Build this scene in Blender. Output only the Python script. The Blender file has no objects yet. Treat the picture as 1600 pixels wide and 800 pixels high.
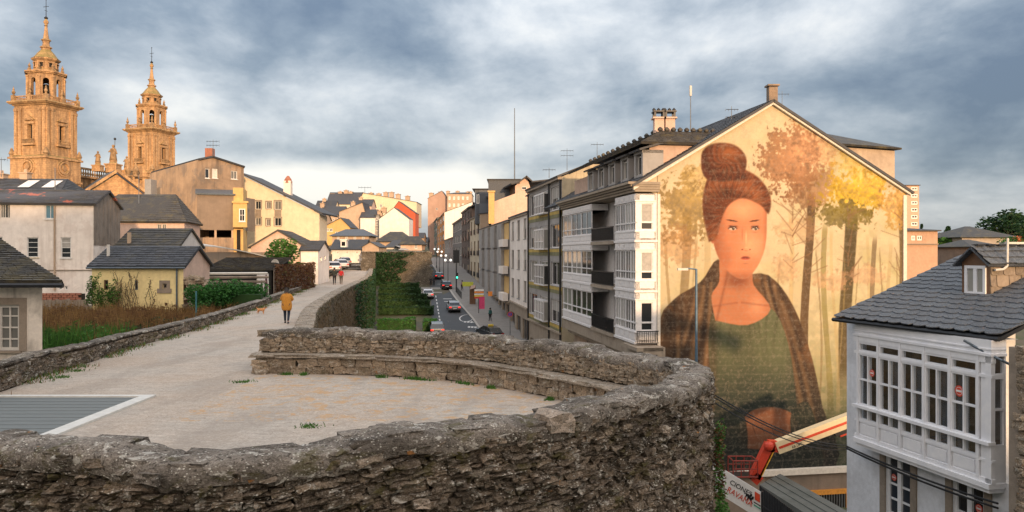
import bpy, bmesh, math, random
import numpy as np
from math import sin, cos, pi, radians, sqrt, atan2
from mathutils import Vector, Matrix, noise as mnoise
from mathutils.geometry import tessellate_polygon

random.seed(7)
SC = bpy.context.scene
COL = SC.collection
# ------------------------------------------------------------------ camera, sky, sun, exposure
F = 1200.0; CAMZ = 3.4; HY = 395.0
cam_d = bpy.data.cameras.new('camera'); cam = bpy.data.objects.new('camera', cam_d); COL.objects.link(cam)
cam.location = (0, 0, CAMZ); cam.rotation_euler = (radians(90), 0, 0)
cam_d.sensor_width = 36; cam_d.lens = 36 * F / 1600; cam_d.shift_y = (HY - 400) / 1600 * 1.0
cam_d.clip_start = 0.1; cam_d.clip_end = 12000
SC.camera = cam
SC.view_settings.view_transform = 'Standard'; SC.view_settings.look = 'None'
SC.view_settings.exposure = 0.55; SC.view_settings.gamma = 1.0
SUN_EL = radians(9.0); SUN_X = 0.33          # sun low behind the camera, a little to the right
sun_dir = Vector((SUN_X, -1, math.tan(SUN_EL) * sqrt(1 + SUN_X ** 2))).normalized()
sd = bpy.data.lights.new('sun', 'SUN'); sd.energy = 3.1; sd.angle = radians(2.0); sd.color = (1.0, 0.63, 0.34)
so = bpy.data.objects.new('sun', sd); COL.objects.link(so); so.location = (0, -50, 60)
so.rotation_euler = sun_dir.to_track_quat('Z', 'Y').to_euler()
W = bpy.data.worlds.new('World'); SC.world = W; W.use_nodes = True


class NT:
    def __init__(s, tree):
        s.t = tree; s.n = tree.nodes; s.l = tree.links
    def node(s, typ, **kw):
        n = s.n.new(typ)
        for k, v in kw.items(): setattr(n, k, v)
        return n
    def put(s, sock, v):
        if v is None: return
        if isinstance(v, bpy.types.NodeSocket): s.l.new(v, sock)
        else:
            if isinstance(v, (tuple, list)) and len(v) == 3 and sock.type == 'RGBA': v = (*v, 1)
            sock.default_value = v
    def math(s, op, a, b=None, c=None, clamp=False):
        n = s.node('ShaderNodeMath', operation=op, use_clamp=clamp)
        s.put(n.inputs[0], a); s.put(n.inputs[1], b)
        if c is not None: s.put(n.inputs[2], c)
        return n.outputs[0]
    def vmath(s, op, a, b=None):
        n = s.node('ShaderNodeVectorMath', operation=op)
        s.put(n.inputs[0], a); s.put(n.inputs[1], b)
        return n.outputs['Value'] if op in ('DOT_PRODUCT', 'LENGTH') else n.outputs[0]
    def mapping(s, v, scale=(1, 1, 1), loc=(0, 0, 0), rot=(0, 0, 0)):
        n = s.node('ShaderNodeMapping'); s.put(n.inputs[0], v)
        n.inputs['Location'].default_value = loc; n.inputs['Rotation'].default_value = rot; n.inputs['Scale'].default_value = scale
        return n.outputs[0]
    def noise(s, v, scale, detail=4, rough=0.55, dist=0.0, out=0):
        n = s.node('ShaderNodeTexNoise'); s.put(n.inputs['Vector'], v)
        s.put(n.inputs['Scale'], scale); s.put(n.inputs['Detail'], detail); s.put(n.inputs['Roughness'], rough)
        s.put(n.inputs['Distortion'], dist)
        return n.outputs[out]
    def voro(s, v, scale, feature='F1', rnd=1.0, out=0):
        n = s.node('ShaderNodeTexVoronoi', feature=feature); s.put(n.inputs['Vector'], v); s.put(n.inputs['Scale'], scale)
        s.put(n.inputs['Randomness'], rnd)
        return n.outputs[out]
    def ramp(s, fac, stops, interp='LINEAR'):
        n = s.node('ShaderNodeValToRGB'); s.put(n.inputs[0], fac); r = n.color_ramp; r.interpolation = interp
        while len(r.elements) < len(stops): r.elements.new(0.5)
        for e, (p, c) in zip(r.elements, stops):
            e.position = p; e.color = (c, c, c, 1) if isinstance(c, (int, float)) else (*c, 1)
        return n.outputs[0]
    def mix(s, fac, a, b, blend='MIX'):
        n = s.node('ShaderNodeMix', data_type='RGBA', blend_type=blend); s.put(n.inputs[0], fac)
        s.put(n.inputs[6], a); s.put(n.inputs[7], b)
        return n.outputs[2]
    def sep(s, v):
        n = s.node('ShaderNodeSeparateXYZ'); s.put(n.inputs[0], v); return n.outputs
    def comb(s, x, y, z):
        n = s.node('ShaderNodeCombineXYZ'); s.put(n.inputs[0], x); s.put(n.inputs[1], y); s.put(n.inputs[2], z); return n.outputs[0]
    def bump(s, h, strength=0.4, dist=0.02, normal=None):
        n = s.node('ShaderNodeBump'); s.put(n.inputs['Height'], h); n.inputs['Strength'].default_value = strength
        n.inputs['Distance'].default_value = dist; s.put(n.inputs['Normal'], normal)
        return n.outputs[0]


# sky: Nishita under a broken evening cloud deck (brighter overhead, as overcast skies are)
w = NT(W.node_tree)
for n in list(w.n): w.n.remove(n)
wo = w.node('ShaderNodeOutputWorld'); bg = w.node('ShaderNodeBackground'); bg.inputs[1].default_value = 0.1
sky = w.node('ShaderNodeTexSky', sky_type='NISHITA', sun_disc=False); sky.sun_elevation = SUN_EL
sky.sun_rotation = atan2(sun_dir.x, sun_dir.y); sky.altitude = 400; sky.dust_density = 1.5
tc = w.node('ShaderNodeTexCoord'); D = tc.outputs['Generated']
sx = w.sep(D); zz = w.math('MAXIMUM', sx[2], 0.0)
den = w.math('ADD', zz, 0.11)
P = w.comb(w.math('DIVIDE', sx[0], den), w.math('DIVIDE', sx[1], den), 0.0)
P1 = w.mapping(P, (0.40, 0.50, 1), (3.1, 1.7, 0), (0, 0, radians(-12)))
big = w.noise(P1, 1.0, 5, 0.50, 0.25)
P2 = w.mapping(w.comb(w.math('MULTIPLY', sx[0], 3.0), sx[1], w.math('MULTIPLY', sx[2], 5.2)), (1, 1, 1), (3.7, 0.4, 2), (0, radians(8), 0))
fine = w.noise(P2, 1.7, 9, 0.58, 0.15)
def lobe(direction, width, power):          # where the deck is thin and lets the evening light through
    d = Vector(direction).normalized()
    dv = w.vmath('SUBTRACT', D, tuple(d)); s3 = w.sep(dv)
    a = w.math('POWER', w.math('DIVIDE', s3[0], width[0]), 2.0); b = w.math('POWER', w.math('DIVIDE', s3[2], width[1]), 2.0)
    e = w.math('EXPONENT', w.math('MULTIPLY', w.math('ADD', a, b), -1.0))
    return w.math('MULTIPLY', e, w.math('MULTIPLY', power, w.math('GREATER_THAN', sx[1], 0.0)))
def pxdir(x, y): return ((x - 800) / F, 1, (HY - y) / F)
v = w.math('ADD', w.math('MULTIPLY', big, 0.50), w.math('MULTIPLY', fine, 0.60))
for (x, y, wx, wz, pw) in ((500, 165, .16, .045, .12), (960, 70, .24, .045, .07), (830, 225, .16, .022, .10), (350, 285, .34, .026, .19), (650, 300, .14, .02, .10), (1230, 50, .12, .03, .05), (60, 200, .14, .05, .05),
                           (620, 290, .12, .02, .10), (480, 60, .2, .05, -.07), (720, 120, .12, .045, -.08), (1430, 130, .30, .055, -.12), (1500, 250, .22, .07, -.07),
                           (100, 60, .2, .08, -.02), (600, 245, .16, .016, -.07), (1500, 20, .2, .03, .02)):
    v = w.math('ADD', v, lobe(pxdir(x, y), (wx, wz), pw))
cl = w.ramp(v, [(0.38, (1.15, 1.55, 2.2)), (0.46, (1.95, 2.4, 3.0)), (0.53, (3.2, 3.6, 4.1)), (0.60, (4.7, 5.0, 5.35)), (0.68, (6.6, 6.6, 6.5)), (0.8, (8.4, 8.1, 7.6))])
warm = w.math('MULTIPLY', w.math('ADD', w.math('MULTIPLY', sx[1], -1.0), 0.25, clamp=True), 1.0)   # the western half towards the low sun glows warmer
cl = w.mix(w.math('MINIMUM', warm, 1.0), cl, w.mix(1.0, cl, (2.5, 1.9, 1.45), 'MULTIPLY'))
cie = w.math('DIVIDE', w.math('ADD', 1.0, w.math('MULTIPLY', zz, 2.0)), 1.35)
cl = w.mix(1.0, cl, w.comb(cie, cie, cie), 'MULTIPLY')
cl2 = w.mix(0.88, sky.outputs[0], cl)
w.l.new(cl2, bg.inputs[0]); w.l.new(bg.outputs[0], wo.inputs[0])

# ------------------------------------------------------------------ placing helpers
def at(px, py, d): return Vector(((px - 800) / F * d, d, CAMZ - (py - HY) / F * d))
def zat(py, d): return CAMZ - (py - HY) / F * d
def XY(px, d): return Vector(((px - 800) / F * d, d, 0))

# ------------------------------------------------------------------ mesh builder
class MB:
    def __init__(s): s.v = []; s.f = []; s.sm = False
    def add(s, vs, fs):
        b = len(s.v); s.v += [tuple(q) for q in vs]; s.f += [tuple(i + b for i in q) for q in fs]; return s
    def quad(s, a, b, c, d): return s.add((a, b, c, d), ((0, 1, 2, 3),))
    def poly(s, pts): return s.add(pts, (tuple(range(len(pts))),))
    def box(s, c, size, rz=0, taper=1.0, rx=0):
        hx, hy, hz = size[0] / 2, size[1] / 2, size[2] / 2
        M = Matrix.Rotation(rz, 3, 'Z') @ Matrix.Rotation(rx, 3, 'X'); c = Vector(c); vs = []
        for z in (-1, 1):
            k = taper if z > 0 else 1
            for x, y in ((-1, -1), (1, -1), (1, 1), (-1, 1)): vs.append(c + M @ Vector((x * hx * k, y * hy * k, z * hz)))
        return s.add(vs, ((3, 2, 1, 0), (4, 5, 6, 7), (0, 1, 5, 4), (1, 2, 6, 5), (2, 3, 7, 6), (3, 0, 4, 7)))
    def boxf(s, o, u, n, u0, u1, z0, z1, n0, n1):   # box in a wall frame: along u, up z, out n
        vs = []
        for z in (z0, z1):
            for a, b in ((u0, n0), (u1, n0), (u1, n1), (u0, n1)): vs.append(o + u * a + n * b + Vector((0, 0, z)))
        return s.add(vs, ((3, 2, 1, 0), (4, 5, 6, 7), (0, 1, 5, 4), (1, 2, 6, 5), (2, 3, 7, 6), (3, 0, 4, 7)))
    def tube(s, p, q, r0, r1=None, n=8, caps=True):
        p = Vector(p); q = Vector(q); r1 = r0 if r1 is None else r1
        d = (q - p).normalized(); a = d.orthogonal().normalized(); b = d.cross(a); vs = []
        for c, r in ((p, r0), (q, r1)):
            for i in range(n):
                t = 2 * pi * i / n; vs.append(c + a * cos(t) * r + b * sin(t) * r)
        fs = [(i, (i + 1) % n, n + (i + 1) % n, n + i) for i in range(n)]
        if caps: fs += [tuple(range(n))[::-1], tuple(range(n, 2 * n))]
        return s.add(vs, fs)
    def path(s, pts, r, n=6):
        for a, b in zip(pts[:-1], pts[1:]): s.tube(a, b, r, r, n)
        return s
    def lathe(s, c, prof, n=12, sq=None, rz=0, cap=True):     # prof: (radius, z); n=4 gives square plans
        c = Vector(c); vs = []; off = pi / 4 if n == 4 else 0
        for r, z in prof:
            for i in range(n):
                t = 2 * pi * i / n + off + rz; rr = r * (sqrt(2) if n == 4 else 1)
                vs.append(c + Vector((cos(t) * rr, sin(t) * rr, z)))
        fs = []
        for k in range(len(prof) - 1):
            for i in range(n): fs.append((k * n + i, k * n + (i + 1) % n, (k + 1) * n + (i + 1) % n, (k + 1) * n + i))
        if cap: fs += [tuple(range(n))[::-1], tuple(range((len(prof) - 1) * n, len(prof) * n))]
        return s.add(vs, fs)
    def ball(s, c, r, n=8, m=6):
        c = Vector(c); r = Vector(r) if not isinstance(r, (int, float)) else Vector((r, r, r)); vs = [c + Vector((0, 0, -r.z))]
        for j in range(1, m):
            p = -pi / 2 + pi * j / m
            for i in range(n): t = 2 * pi * i / n; vs.append(c + Vector((cos(t) * cos(p) * r.x, sin(t) * cos(p) * r.y, sin(p) * r.z)))
        vs.append(c + Vector((0, 0, r.z))); fs = []
        for i in range(n): fs.append((0, 1 + (i + 1) % n, 1 + i))
        for j in range(m - 2):
            for i in range(n): a = 1 + j * n; fs.append((a + i, a + (i + 1) % n, a + n + (i + 1) % n, a + n + i))
        a = 1 + (m - 2) * n
        for i in range(n): fs.append((a + i, a + (i + 1) % n, len(vs) - 1))
        return s.add(vs, fs)
    def prism(s, pts, off):     # closed polygon extruded by vector off
        n = len(pts); pts = [Vector(p) for p in pts]; off = Vector(off)
        return s.add(pts + [p + off for p in pts], [tuple(range(n))[::-1], tuple(range(n, 2 * n))] + [(i, (i + 1) % n, n + (i + 1) % n, n + i) for i in range(n)])
    def build(s, name, mat, parent=None, label=None, kind=None, smooth=False, loc=None):
        if not s.v: return None
        base = Vector((0, 0, 0))
        if parent is not None:
            r = parent
            while r.parent is not None: r = r.parent
            base = Vector(r.get('_base', (0, 0, 0)))
        me = bpy.data.meshes.new(name)
        a = np.array(s.v, dtype=float)
        if loc is not None: base = Vector(loc)
        a = a - np.array(base)
        me.from_pydata(a.tolist(), [], s.f); me.update()
        o = bpy.data.objects.new(name, me); COL.objects.link(o)
        if parent is not None: o.parent = parent
        elif loc is not None: o.location = loc
        if mat: me.materials.append(mat)
        if smooth: me.polygons.foreach_set('use_smooth', [True] * len(me.polygons))
        if label: o['label'] = label
        if kind: o['kind'] = kind
        return o

def thing(name, label, cat, loc, group=None):
    o = bpy.data.objects.new(name, None); COL.objects.link(o); o.empty_display_size = 0.3
    o.location = loc; o['_base'] = tuple(Vector(loc)); o['label'] = label; o['category'] = cat
    if group: o['group'] = group
    return o
def tag(o, label, cat, group=None):
    o['label'] = label; o['category'] = cat
    if group: o['group'] = group
    return o
def structure(o): o['kind'] = 'structure'; return o
def stuff(o, label, cat=None):
    o['kind'] = 'stuff'; o['label'] = label
    if cat: o['category'] = cat
    return o
def inst(name, me, mat4, parent):
    o = bpy.data.objects.new(name, me); COL.objects.link(o); o.parent = parent; o.matrix_basis = mat4; return o
_kids = None
def copy_tree(root, loc, rz=0, label=None, group=None, scale=None):
    r = root.copy(); COL.objects.link(r); r.location = loc; r.rotation_euler = (0, 0, rz); r['_base'] = tuple(Vector(loc))
    if label: r['label'] = label
    if group: r['group'] = group
    if scale: r.scale = scale
    for ch in root.children:
        c = ch.copy(); COL.objects.link(c); c.parent = r
        for g in ch.children:
            d = g.copy(); COL.objects.link(d); d.parent = c
    return r

# ------------------------------------------------------------------ materials
def newmat(name):
    m = bpy.data.materials.new(name); m.use_nodes = True; t = NT(m.node_tree)
    b = t.n['Principled BSDF']; b.inputs['Roughness'].default_value = 0.85
    g = t.node('ShaderNodeNewGeometry'); t.pos = g.outputs['Position']; t.geo = g
    return m, t, b
def flat(name, c, rough=0.6, metal=0.0, spec=None, var=0.15, vs=6.0):
    m, t, b = newmat(name)
    n = t.noise(t.pos, vs, 5, 0.6)
    col = t.mix(t.ramp(n, [(0.35, 0.0), (0.65, 1.0)]), tuple(x * (1 - var) for x in c), tuple(min(1, x * (1 + var)) for x in c))
    t.put(b.inputs['Base Color'], col); b.inputs['Roughness'].default_value = rough; b.inputs['Metallic'].default_value = metal
    if spec is not None: b.inputs['Specular IOR Level'].default_value = spec
    return m
def plaster(name, c, stain=(0.16, 0.14, 0.12), amt=0.5, sc=0.5, bumpy=0.25, rough=0.9, streak=0.6, patch=None, patch_amt=0.5):
    m, t, b = newmat(name)
    n1 = t.noise(t.pos, sc, 6, 0.62, 0.3); n2 = t.noise(t.pos, sc * 7, 5, 0.6)
    st = t.noise(t.mapping(t.pos, (1.6, 1.6, 0.12)), 1.3, 5, 0.65)
    a = t.math('MULTIPLY', t.ramp(n1, [(0.46, 0.0), (0.74, 1.0)]), amt)
    s2 = t.math('MULTIPLY', t.ramp(st, [(0.52, 0.0), (0.72, 1.0)]), amt * streak)
    col = t.mix(t.ramp(n2, [(0.3, 0.0), (0.7, 1.0)]), tuple(x * 0.88 for x in c), tuple(min(1, x * 1.06) for x in c))
    if patch:
        n3 = t.noise(t.mapping(t.pos, (1, 1, 1), (9, 4, 3)), sc * 1.7, 6, 0.65, 0.4)
        col = t.mix(t.math('MULTIPLY', t.ramp(n3, [(0.53, 0.0), (0.57, 1.0)]), patch_amt), col, patch)
    col = t.mix(a, col, stain); col = t.mix(s2, col, stain)
    t.put(b.inputs['Base Color'], col); b.inputs['Roughness'].default_value = rough
    h = t.math('ADD', t.math('MULTIPLY', n2, 0.5), t.noise(t.pos, 30, 4, 0.6))
    t.put(b.inputs['Normal'], t.bump(h, bumpy, 0.02))
    return m
def rubble(name, cols, lichen=0.35, moss=0.25, scale=1.0, bumpy=1.0, dark=0.5):
    m, t, b = newmat(name)
    oi = t.node('ShaderNodeObjectInfo')
    rnd = t.math('FRACT', t.math('ADD', oi.outputs['Random'], t.geo.outputs['Random Per Island']))
    k = len(cols)
    base = t.ramp(rnd, [(i / (k - 1), c) for i, c in enumerate(cols)])
    p = t.mapping(t.pos, (scale, scale, scale * 1.6))
    n0 = t.noise(p, 1.1, 5, 0.6); n1 = t.noise(p, 8, 7, 0.68, 0.6); n2 = t.noise(p, 34, 6, 0.7); n3 = t.noise(t.mapping(p, (1, 1, 1), (5, 5, 5)), 3.2, 8, 0.7, 0.8)
    col = t.mix(t.ramp(n1, [(0.32, 0.0), (0.66, 1.0)]), t.mix(0.62, base, (0.03, 0.024, 0.018), 'MIX'), base)
    col = t.mix(t.math('MULTIPLY', t.ramp(n2, [(0.50, 0.0), (0.60, 1.0)]), 0.6), col, t.mix(0.5, base, (0.62, 0.56, 0.48)))
    col = t.mix(t.math('MULTIPLY', t.ramp(t.noise(p, 15, 7, .75, .5), [(0.40, 1.0), (0.47, 0.0)]), 0.8), col, (0.02, 0.016, 0.012))
    col = t.mix(t.math('MULTIPLY', t.ramp(n0, [(0.45, 0.0), (0.62, 1.0)]), dark), col, (0.03, 0.025, 0.02))
    spots = t.math('MULTIPLY', t.ramp(n3, [(0.57, 0.0), (0.62, 1.0)]), lichen)
    col = t.mix(spots, col, (0.52, 0.50, 0.45))
    vd = t.voro(p, 17); col = t.mix(t.math('MULTIPLY', t.ramp(vd, [(.20, 1.), (.27, 0.)]), t.math('MULTIPLY', t.ramp(n3, [(.46, 0.), (.54, 1.)]), min(1, lichen * 1.1))), col, (.66, .64, .57))
    n4 = t.noise(t.mapping(p, (1, 1, 1), (2, 8, 1)), 2.1, 7, 0.7, 0.5)
    col = t.mix(t.math('MULTIPLY', t.ramp(n4, [(0.55, 0.0), (0.64, 1.0)]), moss), col, (0.085, 0.075, 0.022))
    n5 = t.noise(t.mapping(p, (1, 1, 1), (12, 3, 7)), 2.6, 5, 0.6)
    col = t.mix(t.math('MULTIPLY', t.ramp(n5, [(0.69, 0.0), (0.72, 1.0)]), 0.7), col, (0.42, 0.17, 0.03))
    t.put(b.inputs['Base Color'], col); b.inputs['Roughness'].default_value = 0.95; b.inputs['Specular IOR Level'].default_value = 0.25
    h = t.math('ADD', t.math('MULTIPLY', n1, 1.0), t.math('MULTIPLY', n2, 0.45))
    t.put(b.inputs['Normal'], t.bump(h, bumpy, 0.05))
    return m
def leafmat(name, c1, c2, c3=None):
    m, t, b = newmat(name)
    n = t.noise(t.pos, 1.3, 4, 0.6); r = t.geo.outputs['Random Per Island']
    f = t.math('ADD', t.math('MULTIPLY', n, 0.6), t.math('MULTIPLY', r, 0.4))
    stops = [(0.25, c1), (0.6, c2)] + ([(0.8, c3)] if c3 else [])
    t.put(b.inputs['Base Color'], t.ramp(f, stops)); b.inputs['Roughness'].default_value = 0.6
    b.inputs['Specular IOR Level'].default_value = 0.3
    tr = t.node('ShaderNodeBsdfTranslucent'); t.put(tr.inputs[0], t.ramp(f, stops)); ms = t.node('ShaderNodeMixShader'); ms.inputs[0].default_value = 0.25
    out = t.n['Material Output']; t.l.new(b.outputs[0], ms.inputs[1]); t.l.new(tr.outputs[0], ms.inputs[2]); t.l.new(ms.outputs[0], out.inputs[0])
    return m
def roofmat(name, c=(0.055, 0.06, 0.07), moss=0.3, orange=0.0, sc=1.0):
    m, t, b = newmat(name)
    oi = t.node('ShaderNodeObjectInfo')
    rnd = t.math('FRACT', t.math('ADD', oi.outputs['Random'], t.geo.outputs['Random Per Island']))
    n = t.noise(t.pos, 1.2 * sc, 6, 0.65); n2 = t.noise(t.pos, 9 * sc, 5, 0.65)
    col = t.mix(t.ramp(rnd, [(0, 0.0), (1, 1.0)]), tuple(x * 0.65 for x in c), tuple(x * 1.6 for x in c))
    col = t.mix(t.math('MULTIPLY', t.ramp(n2, [(0.4, 0.0), (0.7, 1.0)]), 0.6), col, tuple(x * 2.2 for x in c))
    col = t.mix(t.math('MULTIPLY', t.ramp(n, [(0.5, 0.0), (0.68, 1.0)]), moss), col, (0.12, 0.10, 0.045))
    if orange:
        n3 = t.noise(t.mapping(t.pos, (1, 1, 1), (3, 3, 3)), 0.5 * sc, 5, 0.6)
        col = t.mix(t.math('MULTIPLY', t.ramp(n3, [(0.58, 0.0), (0.61, 1.0)]), orange), col, (0.42, 0.12, 0.07))
    t.put(b.inputs['Base Color'], col); b.inputs['Roughness'].default_value = 0.62
    t.put(b.inputs['Normal'], t.bump(n2, 0.5, 0.02))
    return m

M = {}
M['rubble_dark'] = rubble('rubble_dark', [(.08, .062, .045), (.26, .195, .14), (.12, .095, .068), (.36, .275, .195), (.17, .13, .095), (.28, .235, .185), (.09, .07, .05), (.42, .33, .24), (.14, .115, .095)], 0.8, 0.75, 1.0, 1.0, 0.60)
M['rubble_lit'] = rubble('rubble_lit', [(.30, .235, .165), (.52, .40, .28), (.38, .30, .22), (.60, .46, .32), (.42, .34, .25), (.30, .24, .17)], 0.7, 0.35, 1.3, 0.8, 0.35)  # lighter, warmer copy of the wall stone; evening light put into the colours
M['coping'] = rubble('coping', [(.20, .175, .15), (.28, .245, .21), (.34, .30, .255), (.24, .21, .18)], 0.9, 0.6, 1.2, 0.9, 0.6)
M['coping_lit'] = rubble('coping_lit', [(.36, .30, .24), (.46, .39, .31), (.40, .34, .27)], 0.7, 0.25, 1.5, 0.7, 0.2)  # coping stone again, with the light put into its paler colours
M['mortar'] = flat('mortar', (.030, .025, .019), 0.95, var=0.5, vs=9)
M['rock_light'] = rubble('rock_light', [(.42, .34, .27), (.5, .41, .33)], 0.5, 0.15, 2, 0.6, 0.05)
# ------------------------------------------------------------------ stones
def stone_variants(n, rough=0.13, seed=3, rnd=0.14):
    rs = random.Random(seed); out = []
    for k in range(n):
        bm = bmesh.new(); bmesh.ops.create_cube(bm, size=1.0)
        bmesh.ops.subdivide_edges(bm, edges=bm.edges[:], cuts=1, use_grid_fill=True)
        for v_ in bm.verts:
            c = v_.co; m = max(abs(c.x), abs(c.y), abs(c.z)) or 1
            sph = c.normalized() * 0.56
            c2 = c.lerp(sph, rnd + rs.random() * 0.12)
            v_.co = c2 + Vector((rs.uniform(-1, 1), rs.uniform(-1, 1), rs.uniform(-1, 1))) * rough
        bmesh.ops.triangulate(bm, faces=bm.faces[:])
        me = bpy.data.meshes.new('stone'); bm.to_mesh(me); bm.free()
        out.append(me)
    return out
def variants_for(mat, n=16, rough=0.13, seed=3, smooth=False):
    vs = stone_variants(n, rough, seed)
    for me in vs:
        me.materials.append(mat)
        if smooth: me.polygons.foreach_set('use_smooth', [True] * len(me.polygons))
    return vs
def arr_of(me):
    a = np.empty(len(me.vertices) * 3); me.vertices.foreach_get('co', a); a = a.reshape(-1, 3)
    f = [tuple(p.vertices) for p in me.polygons]; return a, f
def smooth_path(pts, n=6):
    P_ = [Vector((p[0], p[1], 0)) for p in pts]; out = []
    for i in range(len(P_) - 1):
        p0 = P_[max(0, i - 1)]; p1 = P_[i]; p2 = P_[i + 1]; p3 = P_[min(len(P_) - 1, i + 2)]
        for k in range(n):
            t = k / n
            out.append(0.5 * ((2 * p1) + (p2 - p0) * t + (2 * p0 - 5 * p1 + 4 * p2 - p3) * t * t + (3 * p1 - p0 - 3 * p2 + p3) * t ** 3))
    out.append(P_[-1]); return out
class Path:
    def __init__(s, pts):
        s.p = pts; s.L = [0]
        for a, b in zip(pts[:-1], pts[1:]): s.L.append(s.L[-1] + (b - a).length)
        s.len = s.L[-1]
    def get(s, d):
        d = max(0, min(s.len - 1e-6, d)); import bisect
        i = min(len(s.p) - 2, bisect.bisect_right(s.L, d) - 1); t = (d - s.L[i]) / max(1e-9, s.L[i + 1] - s.L[i])
        tan = (s.p[i + 1] - s.p[i]).normalized(); return s.p[i].lerp(s.p[i + 1], t), tan
def offset_path(pts, off):
    out = []
    for i, p in enumerate(pts):
        t = (pts[min(len(pts) - 1, i + 1)] - pts[max(0, i - 1)]).normalized(); out.append(p + Vector((t.y, -t.x, 0)) * off)
    return out
def onscreen(p, m=60):
    if p.y < 0.5: return False
    x = 800 + p.x / p.y * F; y = HY + (CAMZ - p.z) / p.y * F
    return -m < x < 1600 + m and -m < y < 800 + m
def lay(path, side, zlo, zhi, lh, ll, depth=0.3, tilt=0.0, proud=0.0, jit=0.02, rs=random, cull=True, batter=0.0):
    """courses of stones along a wall face; returns (matrix, screen size)"""
    out = []; z = 0.0; zmin = min(zlo(0), zlo(path.len)); top = max(zhi(path.len * q / 20) for q in range(21))
    z = zmin
    while z < top:
        h = rs.uniform(*lh); s = rs.uniform(-0.3, 0)
        while s < path.len:
            l = rs.uniform(*ll) * (0.8 if h < sum(lh) / 2 else 1.15); sc_ = s + l / 2
            p, t = path.get(sc_); n = Vector((t.y, -t.x, 0)) * side
            wav = 0.05 * mnoise.noise(Vector((sc_ * 0.8, z * 2, 1.3)))
            zc = z + h / 2 + wav
            if zlo(sc_) - 0.02 <= zc <= zhi(sc_) - h * 0.3:
                c = p + n * (proud + rs.uniform(-jit, jit) - depth / 2 + (zhi(sc_) - zc) * batter) + Vector((0, 0, zc))
                if not cull or (n.dot(Vector((0, 0, CAMZ)) - c) > 0 and onscreen(c)):
                    ang = atan2(t.y, t.x)
                    m4 = Matrix.Translation(c) @ Matrix.Rotation(ang + rs.uniform(-.06, .06), 4, 'Z') @ Matrix.Rotation(tilt + rs.uniform(-.07, .07), 4, 'Y') @ \
                        Matrix.Diagonal((l * .99 * rs.choice((1, -1)), depth, h * 1.02 * rs.uniform(.9, 1.1), 1))
                    out.append((m4, l * h / max(1, c.y) ** 2))
            s += l * rs.uniform(.97, 1.03)
        z += h * 0.96
    return out
def place_stones(items, variants, parent, name='stone', limit=300, label=None, stuffname=None, rs=random):
    base = Vector(parent['_base']); inv = Matrix.Translation(-base)
    items = sorted(items, key=lambda q: -q[1])
    for m4, _ in items[:limit]:
        inst(name, rs.choice(variants), inv @ m4, parent)
    rest = items[limit:]
    if rest:
        arrs = [arr_of(v_) for v_ in variants]; V_ = []; F_ = []; b = 0
        for m4, _ in rest:
            a, f = rs.choice(arrs); m3 = np.array((inv @ m4))
            V_.append(a @ m3[:3, :3].T + m3[:3, 3]); F_ += [(x + b, y + b, z_ + b) for x, y, z_ in f]; b += len(a)
        me = bpy.data.meshes.new(stuffname or name); me.from_pydata(np.vstack(V_).tolist(), [], F_); me.materials.append(variants[0].materials[0])
        o = bpy.data.objects.new(stuffname or (name + '_infill'), me); COL.objects.link(o); o.parent = parent; o['kind'] = 'stuff'
        o['label'] = label or 'small irregular slate stones filling the wall face'
def ribbon(mb, pts, z0, z1, noise_amt=0.0):       # vertical sheet along pts
    a = None
    for i in range(len(pts) - 1):
        p, q = pts[i], pts[i + 1]
        za = z0(i) if callable(z0) else z0; zb = z0(i + 1) if callable(z0) else z0
        ta = z1(i) if callable(z1) else z1; tb = z1(i + 1) if callable(z1) else z1
        mb.quad((p.x, p.y, za), (q.x, q.y, zb), (q.x, q.y, tb), (p.x, p.y, ta))
def flat_ribbon(mb, A, B, za, zb=None):
    zb = za if zb is None else zb
    for i in range(len(A) - 1):
        mb.quad((A[i].x, A[i].y, za), (B[i].x, B[i].y, zb), (B[i + 1].x, B[i + 1].y, zb), (A[i + 1].x, A[i + 1].y, za))

VD = variants_for(M['rubble_dark'], 18, 0.12, 3)
VL = variants_for(M['rubble_lit'], 14, 0.10, 5)
VC = variants_for(M['coping'], 12, 0.07, 9, True)
VCL = variants_for(M['coping_lit'], 10, 0.07, 12)

# ------------------------------------------------------------------ terrain
def zstreet(d):
    return float(np.interp(d, [-200, 20, 48, 70, 99, 110, 135, 150, 200, 300, 450, 900, 4000], [-14, -14, -13, -9.5, -6.5, -5.4, -3.2, -2.6, -.5, 1.4, 2.4, 2.5, 2.5]))
def ztown(x, d):
    z = float(np.interp(d, [-50, 20, 50, 70, 100, 160, 260, 500, 4000], [-1.0, -1.0, -.9, -.4, .3, 1.6, 3.2, 3.3, 3.0]))
    return z
m, t, b = newmat('soil_ground')
n = t.noise(t.pos, 0.25, 8, 0.65); n2 = t.noise(t.pos, 3, 6, 0.6)
t.put(b.inputs['Base Color'], t.mix(t.ramp(n, [(.4, 0.), (.6, 1.)]), t.mix(n2, (.06, .055, .04), (.12, .10, .07)), t.mix(n2, (.035, .05, .02), (.07, .09, .03))))
t.put(b.inputs['Normal'], t.bump(n2, 0.6, 0.1)); M['soil'] = m
mb = MB(); ys = [-300, -100, 0, 20, 48, 70, 99, 110, 135, 150, 200, 300, 450, 900, 4000]; xs = [-4000, -600, -100, -30, 0, 30, 100, 600, 4000]
for i in range(len(ys) - 1):
    for j in range(len(xs) - 1):
        mb.quad((xs[j], ys[i], zstreet(ys[i]) - .05), (xs[j + 1], ys[i], zstreet(ys[i]) - .05), (xs[j + 1], ys[i + 1], zstreet(ys[i + 1]) - .05), (xs[j], ys[i + 1], zstreet(ys[i + 1]) - .05))
structure(mb.build('ground', M['soil']))['label'] = 'bare ground sloping down outside the old wall'

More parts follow.
